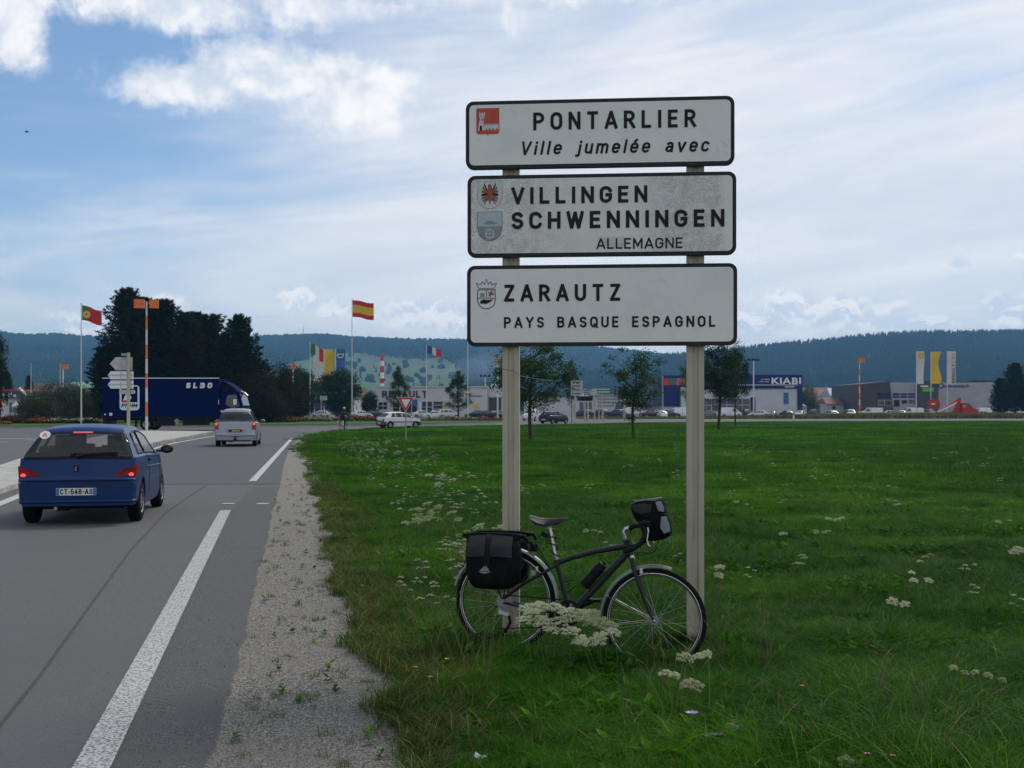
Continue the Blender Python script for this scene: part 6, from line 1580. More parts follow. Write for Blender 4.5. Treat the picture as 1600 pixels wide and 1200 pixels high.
for (lb, px, ty, D, ms_, h0, rz) in (
    ('broad black pine, leftmost and tallest of the clump behind the truck', 178, 448, 118, pA, 14.5, .3), ('dark pine second from the left behind the orange lamp mast', 237, 466, 122, pA, 14.5, 2.1),
    ('dark pine behind the middle of the truck box', 272, 486, 119, pC, 11, 1.0), ('pine with two thin tops behind the SLBO lettering', 316, 490, 123, pB, 12.5, .4), ('pointed pine at the right end of the clump above the truck cab', 358, 492, 120, pC, 11, 2.6),
    ('dark pine filling the gap between the first two', 208, 463, 126, pA, 14.5, 4.0), ('dark pine between the mast and the twin-topped one', 292, 488, 125, pC, 11, 6.0), ('low dark pine filling the middle of the clump', 292, 512, 127, pA, 14.5, 5.0), ('low dark pine left of the pointed one', 338, 530, 126, pC, 11, 3.3), ('low pine at the left foot of the clump by the flag pole', 147, 540, 121, pC, 11, 5.5), ('low dark pine behind the truck cab', 385, 560, 124, pC, 11, 1.7)):
    top = W(px, ty, D); s_ = (top.z - .1) / h0; tree('pine_tree', lb, ms_, (top.x, D + 4, .2), (1.02 if px < 200 else 1.18 if px < 250 else .98) if ty < 500 else (.8 if px < 200 else 1.1), rz, GPN, scz=s_)
# young trees along the meadow edge
yA = tree_mesh(21, 5.2, 1.65, 1.6, m_leafA, 11000, .10, 'egg', 80, .07)
yB = tree_mesh(22, 5.3, 1.55, 1.3, m_leafA, 6500, .10, 'fan', 70, .06, .34)
yC = tree_mesh(23, 6.6, 1.9, 1.9, m_leafB, 11000, .12, 'egg', 80, .09)
yD = tree_mesh(24, 7.0, 1.7, 1.4, m_leafA, 8000, .15, 'cone', 70, .10)
for (lb, px, by, ms_, s_, sx2) in (('leafy young tree in the meadow right of the left sign post', 829, 686, yA, 1.04, 1.32), ('loose airy young tree in the meadow between the two posts', 990, 684, yB, 1.02, 1.2),
        ('dense young tree just right of the right sign post', 1122, 671, yC, 1.08, 1.1), ('narrow young tree touching the dense one on its right', 1149, 667, yC, 1.0, .72), ('slim tree half hidden by the right sign post', 1082, 668, yB, 1.05, .8), ('small tree behind the leafy one, left of the direction boards', 893, 661, yA, .95, .6)):
    g0 = GP(px, by); o = tree('young_tree', lb, ms_, (g0.x, g0.y, -.1), s_ * sx2, px * .37, 'young trees planted in the meadow', scz=s_ * (1 if g0.y < 75 else g0.y / 85))
for (lb, px, ty, D, sx2, ms_) in (('slim pointed tree standing in front of the showroom lettering', 623, 571, 168, .85, yD), ('rounder young tree in front of the right half of the showroom', 716, 578, 170, 1.1, yD)):
    top = W(px, ty, D); s_ = top.z / 7.0; tree('young_tree', lb, ms_, (top.x, D, .1), s_ * sx2, px * .7, 'young trees before the showroom', scz=s_)
bA = tree_mesh(31, 7.5, 3.0, .6, m_leafB, 17000, .24, 'dome', 120, .12, .5)
bB = tree_mesh(32, 3.2, 3.6, .0, m_shrubG, 14000, .17, 'dome', 110, .05, .45)
bC = tree_mesh(33, 3.6, 3.2, .0, m_shrubP, 14000, .18, 'dome', 90, .05, .5)
def bush(name, lb, ms_, h0, px, ty, D, wpx, r0, rz=0, cat='bush', group=None, zb=.15):
    top = W(px, ty, D); s_ = (top.z - zb) / h0; sw_ = wpx / F * D / 2 / r0
    o = tree(name, lb, ms_, (top.x, D, zb), sw_, rz, group, scz=s_, cat=cat); return o
bush('round_tree', 'dark round tree below the yellow and blue banners', bA, 7.5, 528, 577, 190, 66, 3.0, .5, 'tree')
bush('round_tree', 'dark tree behind the white banner pole', bA, 7.5, 462, 574, 200, 70, 3.0, 2.5, 'tree')
bush('round_tree', 'dark tree at the left end of the showroom', bA, 7.5, 578, 612, 206, 26, 3.0, 1.5, 'tree')
bush('round_tree', 'green tree top poking in at the left edge of the picture', bA, 7.5, -12, 515, 110, 44, 3.0, 1.5, 'tree')
bush('conifer', 'dark conifer behind the restaurant roof at the left', pC, 11, 12, 582, 230, 26, 3.9, 0, 'tree')
bush('conifer', 'small thin tree above the brown roofs at the left', pC, 11, 45, 588, 260, 24, 3.9, 1, 'tree')
bush('conifer', 'big dark conifer at the right edge beyond the service building', pA, 14.5, 1586, 568, 215, 66, 4.6, 1.2, 'tree')
bush('conifer', 'dark conifer against the right edge of the picture', pA, 14.5, 1612, 578, 212, 50, 4.6, 3.2, 'tree')
bush('conifer', 'lower dark conifer left of the big one at the right edge', pC, 11, 1562, 592, 220, 40, 3.9, 2.2, 'tree')
for k, (lb, px, ty, D, wp) in enumerate((('large grey-green shrub on the roundabout left of the flag pole', 85, 603, 116, 92), ('grey-green shrub behind the Portuguese flag pole', 118, 606, 119, 60), ('low shrub at the left end of the shrubbery', 48, 622, 114, 44), ('shrub left of the truck tail', 148, 612, 124, 50))):
    bush('shrub', lb, bB, 3.2, px, ty, D, wp, 3.6, k * 1.3, group='shrubs on the roundabout')
for k, (lb, px, ty, D, wp) in enumerate((('bronze shrub just right of the truck cab', 402, 588, 122, 64), ('tall bronze shrub in the middle of the roundabout planting', 436, 578, 130, 66), ('bronze shrub left of the Italian flag pole', 466, 600, 138, 50), ('low bronze shrub before the tall one', 420, 612, 121, 60))):
    bush('shrub', lb, bC, 3.6, px, ty, D, wp, 3.2, k * 1.7, group='dark shrubs right of the truck')
for k, (lb, px, ty, D, wp) in enumerate((('green bush right of the blue store by the hill pasture', 1262, 604, 300, 30), ('bush before the red-roofed houses', 1270, 622, 246, 22))): bush('shrub', lb, bB, 3.2, px, ty, D, wp, 3.6, k)
# flower beds on the roundabout
m_fo = pm('flowers_orange', (.50, .10, .02), (.30, .05, .015), 30, .7); m_fr2 = pm('flowers_red', (.30, .028, .02), (.20, .02, .02), 30, .7); m_fy = pm('flowers_yellow', (.50, .32, .04), (.36, .2, .03), 30, .7); m_fw = pm('flowers_pale', (.42, .38, .26), (.3, .28, .2), 30, .7)
def bed(lb, px0, px1, D, dep, h_, cols, n):
    x0, x1 = (px0 - 800) / F * D, (px1 - 800) / F * D; o = thing('flower_bed', lb, 'flower bed', ((x0 + x1) / 2, D, .2), 0, 'flower beds on the roundabout'); r = random.Random(int(px0)); lf = MB(); fl = MB(); hw = (x1 - x0) / 2
    for i in range(n):
        x = r.uniform(-hw, hw); y = r.uniform(-dep, dep); hh = h_ * (.6 + .5 * mnoise.noise(Vector((x * .8, y, px0)))) * (1 - .4 * (abs(x) / hw) ** 4); z = r.uniform(.02, max(.05, hh))
        leaf(lf, r, Vector((x, y, z)), .20, m_leafA)
        if r.random() < .55: 
            c = Vector((x, y, max(z, hh * .75) + .04)); k = mnoise.noise(Vector((x * .5, 0, px0 + 3))); mt = cols[0] if k > -.05 else cols[1 % len(cols)]
            leaf(fl, r, c, .16, mt if r.random() < .8 else r.choice(cols), .9)
    lf.build('foliage', o); fl.build('flowers', o)
for lb, a, b_, D, dp, hh, cs, n in (('red and orange flower bed at the left edge of the roundabout', 2, 40, 114, 1.5, 1.1, [m_fr2, m_fo], 900), ('small orange flower patch low at the left edge', 0, 14, 106, .6, .35, [m_fo, m_fy], 250), ('reddish flowers in front of the grey shrubs', 42, 70, 112, 1, .9, [m_fo, m_fr2], 600),
        ('pale mixed flower bed between the shrubs and the truck', 74, 162, 113, 1, .75, [m_fw, m_fy, m_fr2], 1500), ('long red flower bed right of the silver car', 404, 468, 124, 1.5, .9, [m_fr2, m_fo, m_fw], 1500), ('orange tipped bed below the Italian flag', 470, 520, 132, 1.5, .9, [m_fw, m_fo, m_fr2], 1000),
        ('orange and red bed right of the cyclist', 522, 596, 134, 1.5, 1.0, [m_fo, m_fr2, m_fw], 1500), ('low red bed behind the white hatchback', 655, 790, 140, 1.5, .7, [m_fr2, m_fw], 1700)):
    bed(lb, a, b_, D, dp, hh, cs, n)
# dry roadside grass beyond the far road
pr = []
for _ in range(9000):
    px = gs.uniform(905, 1680); D = gs.uniform(190, 203) + max(0, px - 1000) * .018
    pr.append(((px - 800) / F * D, D, 0, gs.uniform(.8, 1.5) * (.6 + .9 * sstep(1020, 1420, px)), gs.uniform(0, 6.28), gs.randint(0, 3), 0))
hay = [clump(90 + s_, 46, .7, .25, .65, .05, [(m_fdry, 4), (m_dry, 4), (m_gr, 1)], (.2, .8), 1) for s_ in range(3)]
gn_scatter('roadside_grass', pr, hay, 'dry brownish grass strip along the far road')
# ------------------------------------------------------------------ buildings
m_wall = pm('wall_white', (.50, .51, .51), (.45, .46, .47), .6, .6, c3=(.47, .48, .48), world_scale=.2)
m_wallg = pm('wall_grey', (.30, .31, .33), (.27, .28, .30), .6, .5); m_wdk = pm('cladding_dark', (.040, .042, .050), (.03, .032, .038), .8, .5)
m_kb = pm('cladding_navy', (.012, .020, .12), (.010, .017, .10), .5, .55, spec=.2); m_kb2 = pm('cladding_slate_blue', (.05, .07, .15), (.045, .06, .13), .5, .5)
m_tile = pm('roof_tiles', (.20, .075, .05), (.14, .055, .04), 3, .8); m_brown = pm('roof_brown', (.075, .055, .05), (.055, .04, .038), 2, .8); m_green = pm('roof_green', (.16, .34, .25), (.14, .3, .22), 2, .6)
m_roofg = pm('roof_grey', (.30, .31, .33), (.24, .25, .27), 2, .6); m_win = pm('window_glass', (.018, .022, .028), (.03, .036, .042), 2, .1, spec=.8); m_frm = pm('window_frame', (.40, .41, .42), (.34, .35, .36), 4, .5)
m_letw = pm('letter_white', (.72, .73, .74), (.66, .67, .68), 3, .5); m_lety = pm('banner_yellow', (.72, .46, .02), (.60, .38, .02), 2, .7); m_letdk = pm('letter_charcoal', (.025, .026, .030), (.035, .036, .04), 4, .5)
m_sblue = pm('banner_blue', (.035, .13, .36), (.03, .11, .30), 2, .7); m_sred = pm('signal_red', (.52, .025, .02), (.42, .02, .018), 3, .5); m_orange = pm('lamp_orange', (.70, .17, .012), (.55, .13, .01), 3, .5); m_sgreen = pm('sign_green', (.02, .16, .10), (.018, .13, .08), 3, .5); m_lime = pm('sign_lime', (.10, .42, .04), (.08, .36, .03), 3, .5)
m_pink = m_pink; m_wallr = pm('wall_tan', (.42, .30, .12), (.36, .25, .1), 2, .7)
class Bld:
    """building laid out on its own facade plane: u = metres from its left end, z = height; px helpers convert picture measurements at its depth"""
    def __init__(s, name, label, px0, D, cat='building', rz=0): s.D = D; s.px0 = px0; s.o = thing(name, label, cat, ((px0 - 800) / F * D, D, 0), rz)
    def u(s, px): return (px - s.px0) / F * s.D
    def z(s, py): return EYE + (HY - py) / F * s.D
    def box(s, name, px0, px1, py0, py1, dep, mat, y=0.0, z0=None):
        mb = MB(); mb.bb(s.u(px0), s.u(px1), y, y + dep, s.z(py1) if z0 is None else z0, s.z(py0), mat); return mb.build(name, s.o)
    def window(s, px0, px1, py0, py1, nx=1, nz=1, mat=None, y=0.0):
        f = MB(); a, b_, c, d = s.u(px0), s.u(px1), s.z(py1), s.z(py0); f.bb(a, b_, y - .05, y + .05, c, d, m_frm); w_ = f.build('window', s.o)
        for i in range(nx):
            for j in range(nz):
                g = .08; mb = MB(); mb.bb(lerp(a, b_, i / nx) + g, lerp(a, b_, (i + 1) / nx) - g, y - .075, y - .045, lerp(c, d, j / nz) + g, lerp(c, d, (j + 1) / nz) - g, mat or m_win); mb.build('pane', w_)
    def text(s, t_, px0, px1, py0, py1, mat, y=-.12, parent=None, dep=.1, **k):
        mb = MB(); signtext(mb, t_, s.u(px0), s.u(px1), s.z(py1), s.z(py0), mat, y=y, **k)
        return mb.build('lettering', parent or s.o)
# car showroom
B = Bld('car_showroom', 'long white car showroom with dark RENAULT lettering on its front', 588, 212)
w_ = B.box('wall', 588, 762, 605, 660, 22, m_wall, z0=0); B.box('parapet', 587.5, 762.6, 603.3, 605.2, 22.4, m_wall, y=-.2)
B.box('annex', 762.6, 786, 606, 660, 18, m_wall, y=1.0, z0=0); B.box('roller_door', 764, 783, 621, 652, .2, m_wdk, y=.88, z0=.1); B.box('door_lintel', 762.8, 786, 619, 621, .5, m_frm, y=.7)
mb = MB(); c = B.u(771); mb.tube([(c, 6, B.z(604.5)), (c, 12, B.z(604.5))], .75, 10, m_letw); mb.build('skylight', B.o, smooth=60)
B.text('RENAULT', 597, 668, 610.5, 621.5, m_letdk, st=2.3, gap=1.6); B.text('CHOPARD', 734, 753, 617.5, 620, m_letdk, st=2, gap=2)
for a in ((591.5, 605.5, 628, 640, 2, 2), (614, 622, 629, 645, 1, 2), (626, 652, 626.5, 645, 3, 1), (659, 675.5, 627, 645, 2, 2), (677, 692, 627, 645, 1, 3)): B.window(*a[:4], nx=a[4], nz=a[5])
for a in ((693.5, 699.5, 632, 638), (740.5, 747.5, 630, 637)): B.box('yellow_board', *a, .1, m_lety, y=-.11)
for a in ((582, 591, 622, 645), (655, 658.6, 628, 645)): 
    x_ = B.box('flat_banner', *a, .08, m_letw, y=-.9)
B.box('blue_poster', 644, 652, 624, 634, .06, m_sblue, y=-.14); B.box('blue_poster', 584.5, 588.5, 625, 641, .04, m_sblue, y=-.95)
mb = MB(); mb.tube([(B.u(692), 4, B.z(603)), (B.u(692), 4, B.z(599)), (B.u(697), 4, B.z(599)), (B.u(697), 4, B.z(603))], .05, 5, m_steel); mb.build('roof_vent', B.o)
# chimney
cx_, D_ = (597 - 800) / F * 330, 330; o = thing('chimney', 'tall thin chimney banded red and white behind the showroom', 'chimney', (cx_, D_, 0)); zz = [EYE + (HY - y) / F * D_ for y in (660, 599, 592, 582, 572, 564, 555)]
for i in range(6): mb = MB(); mb.cyl((0, 0, zz[i]), (0, 0, zz[i + 1]), .66 - .03 * i, .64 - .03 * i, 14, (m_letw, m_sred)[i % 2] if i != 5 else m_sred); mb.build('band', o, smooth=40)
mb = MB(); mb.cyl((0, 0, zz[2] - .15), (0, 0, zz[2] + .1), .95, n=14, mat=m_sred); mb.build('platform', o)
# small buildings behind, left of the showroom
B = Bld('warehouse', 'pale warehouse with a tan panel, left of the showroom', 545, 262); B.box('wall', 545, 592, 609, 660, 14, m_wallg, z0=0); B.box('tan_panel', 566, 572, 607, 640, .3, m_wallr, y=-.35); B.box('shop_band', 553, 566, 625, 645, .2, m_letw, y=-.25)
# clothing store
B = Bld('clothing_store', 'dark blue and white clothing store with large KIABI letters', 1028, 234)
B.box('wall', 1036, 1252, 588, 660, 30, m_wall, y=.3, z0=0); B.box('fascia', 1062, 1254, 585.5, 607, 30.4, m_kb, y=.0); B.box('left_block', 1037, 1062, 586.5, 635, 1, m_kb, y=-.1); B.box('left_flank', 1022, 1037, 588, 632, 24, m_kb2, y=2)
B.box('corner_column', 1246.5, 1254, 607.2, 660, 1, m_kb, y=0, z0=0); B.box('white_strip', 1150, 1247, 601, 601.9, .06, m_letw, y=-.07)
for i, mt in enumerate((m_sred, m_sgreen, pm('square_pink', (.50, .09, .22), (.42, .08, .2), 3, .6), m_lety)): B.box('coloured_square', 1035.5 + 10.4 * i, 1045.2 + 10.4 * i, 590.8, 602, .08, mt, y=-.22)
mb = text_mb(MB(), 'KIABI', B.u(1205.5), B.u(1251.5), B.z(600.2), B.z(590), m_letw, y=-.08, off=.03); mb.build('lettering', B.o); B.text('LA MODE', 1189, 1202, 592, 593.8, m_letw, st=1.9, gap=2, y=-.08); B.text('A PETITS PRIX', 1185, 1202, 595.6, 597.4, m_letw, st=1.9, gap=2, y=-.08)
B.window(1100, 1172, 622.5, 643, 6, 2, y=.28); B.box('entrance_wing', 1063, 1078, 605, 640, 2, m_wall, y=-1.2); B.box('door_panel', 1173, 1180.5, 621, 642, .1, m_kb, y=.15); B.box('store_banner', 1225, 1232.5, 613.5, 631, .08, m_sblue, y=.15)
B.box('name_strip', 1226, 1241, 603.8, 605, .05, m_letw, y=-.06)
# car service building
B = Bld('car_service_building', 'long grey car service building with a dark sloping left end', 1347, 248)
B.box('wall', 1392, 1560, 597.5, 660, 26, m_wallg, y=.4, z0=0); mb = MB(); mb.prism([(B.u(1347.5), 0), (B.u(1397), 0), (B.u(1390), B.z(595.5)), (B.u(1347.5), B.z(599.5))], 0, 24, m_wdk); mb.build('dark_end', B.o)
B.box('brick_edge', 1344.5, 1347.3, 600, 660, 2, m_tile, y=.2, z0=0); B.box('entrance_block', 1434, 1465, 595, 660, 2, m_wdk, y=-.4, z0=0); B.box('green_sign', 1440, 1458, 605.5, 612, .12, m_lime, y=-.55); B.box('white_sign', 1437, 1449, 602.5, 604.5, .12, m_letw, y=-.55)
B.box('roof_edge', 1520, 1556, 594, 596, 10, m_wdk, y=1)
for a in ((1371, 1381), (1382, 1391), (1396, 1406), (1408, 1418), (1420, 1430)):
    B.box('blue_sign', a[0], a[1], 614.5, 617.5, .08, m_kb, y=-.12 if a[0] < 1392 else .28); B.box('blue_sign', a[0], a[1], 619, 621.5, .08, m_kb, y=-.12 if a[0] < 1392 else .28)
for a in ((1372, 1392, 625, 634), (1397, 1407, 624, 636), (1409, 1419, 624.5, 631), (1420.5, 1430.5, 624, 631)): B.window(*a, nx=2 if a[1] - a[0] > 15 else 1, y=-.05 if a[0] < 1392 else .36)
mb = text_mb(MB(), 'www.norauto.fr', B.u(1476), B.u(1515), B.z(605.5), B.z(600.2), m_kb, y=.30, off=.02); mb.build('lettering', B.o)
mb = MB(); cl([(B.u(1471) + .55 * math.cos(a * .5), B.z(602.5) + .55 * math.sin(a * .5)) for a in range(13)], .30, .22, mb, m_kb, True); mb.build('round_emblem', B.o)
# fast-food restaurant on the left
B = Bld('fast_food_restaurant', 'white fast-food restaurant with a dark roof band and white lettering at the left edge', -90, 205)
B.box('wall', -90, 44, 620, 660, 16, m_wall, y=.6, z0=0); B.box('roof_band', -90, 37, 611, 622, 17, m_wdk, y=0); B.box('red_edge', -90, 30, 608.4, 610.8, 17, m_sred, y=-.05)
mb = text_mb(MB(), "McDonald's", B.u(-52), B.u(26), B.z(620.5), B.z(614.2), m_letw, y=-.08, off=.03, space=1.2); mb.build('lettering', B.o)
mb = MB(); mb.tube([(B.u(27), .2, B.z(611)), (B.u(30), .2, B.z(607)), (B.u(36), .2, B.z(613)), (B.u(39), .2, B.z(617))], .25, 6, m_letw); mb.build('roof_trim', B.o)
for a in ((-60, -40), (-35, -15), (12, 30)): B.window(a[0], a[1], 628, 645, nx=3, y=.55)
for lb, px, ty, by, wd, mt in (('red parasol before the restaurant at the left edge', 2, 623.5, 633, 11, m_sred), ('white pointed parasol before the restaurant', 25, 627.5, 634, 13, m_letw)):
    D = 196; p = W(px, ty, D); o = thing('parasol', lb, 'parasol', (p.x, D, 0)); mb = MB(); r_ = wd / F * D / 2; zt, ze = p.z, W(px, by, D).z
    mb.add([(0, 0, zt)] + [(r_ * math.cos(k * .785), r_ * math.sin(k * .785), ze) for k in range(8)] + [(r_ * math.cos(k * .785), r_ * math.sin(k * .785), ze - .25) for k in range(8)], [(0, 1 + k, 1 + (k + 1) % 8) for k in range(8)] + [(1 + k, 9 + k, 9 + (k + 1) % 8, 1 + (k + 1) % 8) for k in range(8)], mt); mb.build('canopy', o); mb = MB(); mb.cyl((0, 0, 0), (0, 0, zt), .04, n=6, mat=m_white); mb.build('pole', o)
# houses and roofs of the town
def house(name, lb, px0, px1, wall_y, roof_y, D, wmat, rmat, hip=.0, cat='house', wins=()):
    B = Bld(name, lb, px0, D, cat); B.box('wall', px0 + 1, px1 - 1, wall_y, 665, 10, wmat, z0=0)
    a, b_ = B.u(px0), B.u(px1); zw, zr = B.z(wall_y) - .15, B.z(roof_y); h = (b_ - a) * hip
    mb = MB(); mb.add([(a, -.5, zw), (b_, -.5, zw), (b_, 10.5, zw), (a, 10.5, zw), (a + h, 5, zr), (b_ - h, 5, zr)], [(0, 1, 5, 4), (2, 3, 4, 5), (1, 2, 5), (3, 0, 4), (0, 3, 2, 1)], rmat); mb.build('roof', B.o)
    for w4 in wins: B.window(*w4)
    return B
house('town_house', 'long brown-roofed house behind the restaurant', 22, 74, 611, 598, 300, m_wall, m_brown, .10)
house('town_house', 'house with a pale gable patch on a brown roof behind the shrubs', 75, 112, 611, 599, 305, m_roofg, m_brown, .15)
house('green_roofed_hall', 'hall with a pale green roof left of the pines', 102, 146, 606, 596.5, 420, m_wallg, m_green, .08, 'building')
house('town_house', 'white house with grey roof right of the blue store', 1256, 1302, 612, 605, 330, m_wall, m_brown, .02, wins=((1262, 1268, 622, 630), (1275, 1281, 622, 630)))
house('town_house', 'low house with a red tiled roof right of the blue store', 1258, 1296, 619, 609, 300, m_wall, m_tile, .05, wins=((1266, 1272, 626, 633),))
house('workshop', 'pale grey-roofed workshop among the houses right of the store', 1296, 1344, 617, 605.5, 285, m_wall, m_roofg, .1, 'building', wins=((1322, 1338, 630, 637, 3, 1),))
house('town_house', 'white house with a red tiled roof before the grey workshop', 1290, 1343, 630, 621, 262, m_wall, m_tile, .08, wins=((1300, 1306, 634, 640), (1318, 1332, 634, 640, 2, 1)))
house('garden_shed', 'low blue-roofed shed between houses and store', 1254, 1262, 634, 630, 262, m_wall, m_sblue, .1, 'building')
for k, (px, w2, ty) in enumerate(((420, 30, 606), (860, 26, 612), (1290, 20, 604), (1420, 30, 604), (700, 24, 612), (250, 30, 606))):
    pass
B = Bld('low_white_building', 'low white commercial building behind the direction boards', 820, 255); B.box('wall', 820, 1030, 622, 660, 20, m_wall, z0=0); B.box('roof_edge', 819, 1031, 620.5, 622.3, 20.4, m_wallg, y=-.2)
for a in ((850, 875, 624, 628, 3, 1), (905, 925, 628, 640, 3, 1), (960, 985, 628, 640, 3, 1)): B.window(*a[:4], nx=a[4], nz=a[5])
mb = MB(); c = B.u(915); mb.tube([(c, 5, B.z(620)), (c, 12, B.z(620))], 1.0, 10, m_letw); mb.build('skylight', B.o, smooth=60)
B.box('store_banner', 1021, 1029, 622, 637, .08, m_letw, y=-.5); B.box('red_poster', 1012, 1017, 626, 634, .08, m_sred, y=-.3)
# ------------------------------------------------------------------ box truck
m_trk = pm('truck_blue', (.001, .006, .060), (.001, .005, .052), 3, .75, spec=.04)
D_ = 85.5; tx0 = (160 - 800) / F * D_; tk = thing('box_truck', 'long dark blue box truck with white SLBO lettering crossing the roundabout', 'truck', (tx0, D_, .015)); K = D_ / F
def tu(px): return (px - 160) * K
def tz(py): return EYE + (HY - py) * K - .015
pt(tk, 'cargo_box', lambda mb: mb.bb(0, tu(342), 0, 2.5, tz(652), tz(591.5), m_trk)); pt(tk, 'roof_rail', lambda mb: mb.bb(-.02, tu(342.3), -.03, .03, tz(591.5), tz(590.2), m_letw))
pt(tk, 'bottom_rail', lambda mb: mb.bb(0, tu(342), -.03, .05, tz(653.5), tz(651.8), m_trim))
lt = MB(); signtext(lt, 'SLB0', tu(290), tu(332.5), tz(606.5), tz(598), m_letw, y=-.02, st=2.7, gap=4.0, shear=.15); lt.build('lettering', tk)
mb = MB(); out = rrect(tu(187), tu(218), tz(641), tz(602), .25); flat(mb, out, -.012, m_letw); flat(mb, rrect(tu(190), tu(215), tz(628.5), tz(604), .04), -.018, m_trk)
flat(mb, [(tu(190.5), tz(628)), (tu(199), tz(622)), (tu(201), tz(628))], -.022, m_sred); flat(mb, [(tu(192), tz(626)), (tu(199), tz(611)), (tu(201), tz(625))], -.026, m_letw); flat(mb, [(tu(200), tz(609)), (tu(206), tz(622)), (tu(202), tz(625))], -.026, m_letw)
em = mb.build('emblem', tk); mb = MB(); signtext(mb, 'PNHM', tu(189.5), tu(215.5), tz(636.5), tz(630.5), m_trk, y=-.022, st=2.2, gap=1.2, shear=.2); mb.build('lettering', em)
pt(tk, 'side_sticker', lambda mb: (mb.bb(tu(171), tu(175.5), -.02, -.005, tz(649.5), tz(645), m_letw), mb.bb(tu(163), tu(165.5), -.02, -.005, tz(648.5), tz(646.5), m_letw)))
pt(tk, 'chassis', lambda mb: (mb.bb(.2, tu(372), .5, 2.0, .75, tz(652) - .01, m_under), mb.bb(tu(245), tu(270), .1, .6, .35, .95, m_trim), mb.bb(tu(285), tu(325), .08, .5, .40, .98, m_trim), mb.bb(.0, .25, .1, 2.4, .45, .95, m_trim)))
pt(tk, 'hazard_plate', lambda mb: mb.box((tu(276), .06, .72), (.32, .02, .32), m_steel, Matrix.Rotation(rad(45), 3, 'Y')))
for px in (227.5, 358): 
    for yy in (.28, 2.22):
        o = thing('wheel', None, None); o.parent = tk; o.location = (tu(px), yy, .49); Mx = Matrix.Rotation(rad(90), 4, 'Z')
        mb = MB(); mb.lathe([(.28, -.15), (.44, -.17), (.49, -.12), (.49, .12), (.44, .17), (.28, .15)], 24, m_rub, Mx); mb.build('tyre', o, smooth=40); mb = MB(); mb.lathe([(.29, -.13), (.2, -.06), (.08, -.10), (0, -.10)], 20, m_steel, Mx); mb.build('rim', o, smooth=30)
pt(tk, 'mudguard', lambda mb: mb.tube([(tu(227.5) + .62 * math.cos(rad(a)), .15, .49 + .58 * math.sin(rad(a))) for a in range(10, 171, 20)], .035, 5, m_trim))
cab = pt(tk, 'cab', lambda mb: mb.prism([(tu(345), .55), (tu(379), .5), (tu(380), tz(648)), (tu(378.5), tz(634)), (tu(373.5), tz(613)), (tu(371), tz(611)), (tu(345), tz(611))], .05, 2.45, m_trk))
pt(tk, 'wind_deflector', lambda mb: mb.grid([[Vector((tu(x_), y_ * (1 - .04 * i), tz(z_))) for x_, z_ in ((345, 611.5), (345, 597), (348, 596), (354, 598.5), (362, 604), (368.5, 609.5), (370, 611.5))] for i, y_ in ((0, .25), (1, .3), (1, 1.25), (1, 2.2), (0, 2.25))], m_trk), 50)
pt(tk, 'side_window', lambda mb: mb.prism([(tu(352), tz(632)), (tu(355), tz(618)), (tu(369), tz(616)), (tu(374.5), tz(634)), (tu(364), tz(638))], .03, .05, m_win)); pt(tk, 'windscreen', lambda mb: mb.add([(tu(373.8), .2, tz(614.5)), (tu(373.8), 2.3, tz(614.5)), (tu(379), 2.3, tz(633.5)), (tu(379), .2, tz(633.5))], [(0, 1, 2, 3)], m_win))
pt(tk, 'sun_visor', lambda mb: mb.tube([(tu(370), 1.2, tz(611.5)), (tu(376), 1.2, tz(614)), (tu(381), 1.2, tz(618.5))], .10, 6, m_alud)); pt(tk, 'wing_mirror', lambda mb: mb.box((tu(368), -.15, tz(628)), (.24, .10, .42), m_letw))
pt(tk, 'side_marking', lambda mb: (mb.bb(tu(341.4), tu(342.2), -.015, -.004, tz(632), tz(625), m_letw), mb.bb(tu(344.6), tu(347.5), .03, .045, tz(644), tz(641), m_letw))); pt(tk, 'mud_flap', lambda mb: mb.bb(tu(210), tu(211), .1, .5, .25, .9, m_trim))

# ------------------------------------------------------------------ signs, masts, flags
def pole(parent, x, y, z0, z1, r, mat, n=8, r1=None): return pt(parent, 'pole', lambda mb: mb.cyl((x, y, z0), (x, y, z1), r, r1 or r, n, mat), 60)
g0 = Vector(((200 - 800) / F * 56, 56, .1)); o = thing('direction_sign', 'cluster of arrow-shaped direction signs seen from the back on the traffic island', 'road sign', g0)
def dz_(py): return EYE + (HY - py) / F * 56 - .1
def dx_(px): return (px - 200) / F * 56
pole(o, .02, 0, 0, dz_(551), .085, m_post); pt(o, 'post_bracket', lambda mb: (mb.bb(dx_(190), dx_(198), -.06, .06, dz_(556), dz_(552), m_steel)))
m_back = pm('sign_back', (.46, .46, .46), (.38, .38, .385), 6, .6); m_backw = pm('sign_back_pale', (.74, .76, .78), (.66, .68, .7), 6, .6)
def arrow(px0, px1, py0, py1, mt, tip=8): 
    h = pt(o, 'arrow_panel', lambda mb: mb.prism([(dx_(px1), dz_(py1)), (dx_(px1), dz_(py0)), (dx_(px0 + tip), dz_(py0)), (dx_(px0), dz_((py0 + py1) / 2)), (dx_(px0 + tip), dz_(py1))], .10, .14, mt))
arrow(170.5, 205.3, 558, 578.2, m_back, 9); arrow(167, 207, 580, 592.5, m_backw, 5); arrow(167, 207, 594.5, 607, m_backw, 5)
for y in (586, 600.5): pt(o, 'rail', lambda mb: mb.bb(dx_(168), dx_(207), .07, .098, dz_(y + .7), dz_(y - .7), m_back))
for x in (188, 198.3): pt(o, 'stiffener', lambda mb: mb.bb(dx_(x - .4), dx_(x + .4), .05, .07, dz_(609), dz_(559), m_back))
pt(o, 'small_panel', lambda mb: mb.prism(rrect(dx_(185), dx_(210), dz_(615.5), dz_(609), .1), .10, .13, m_back))
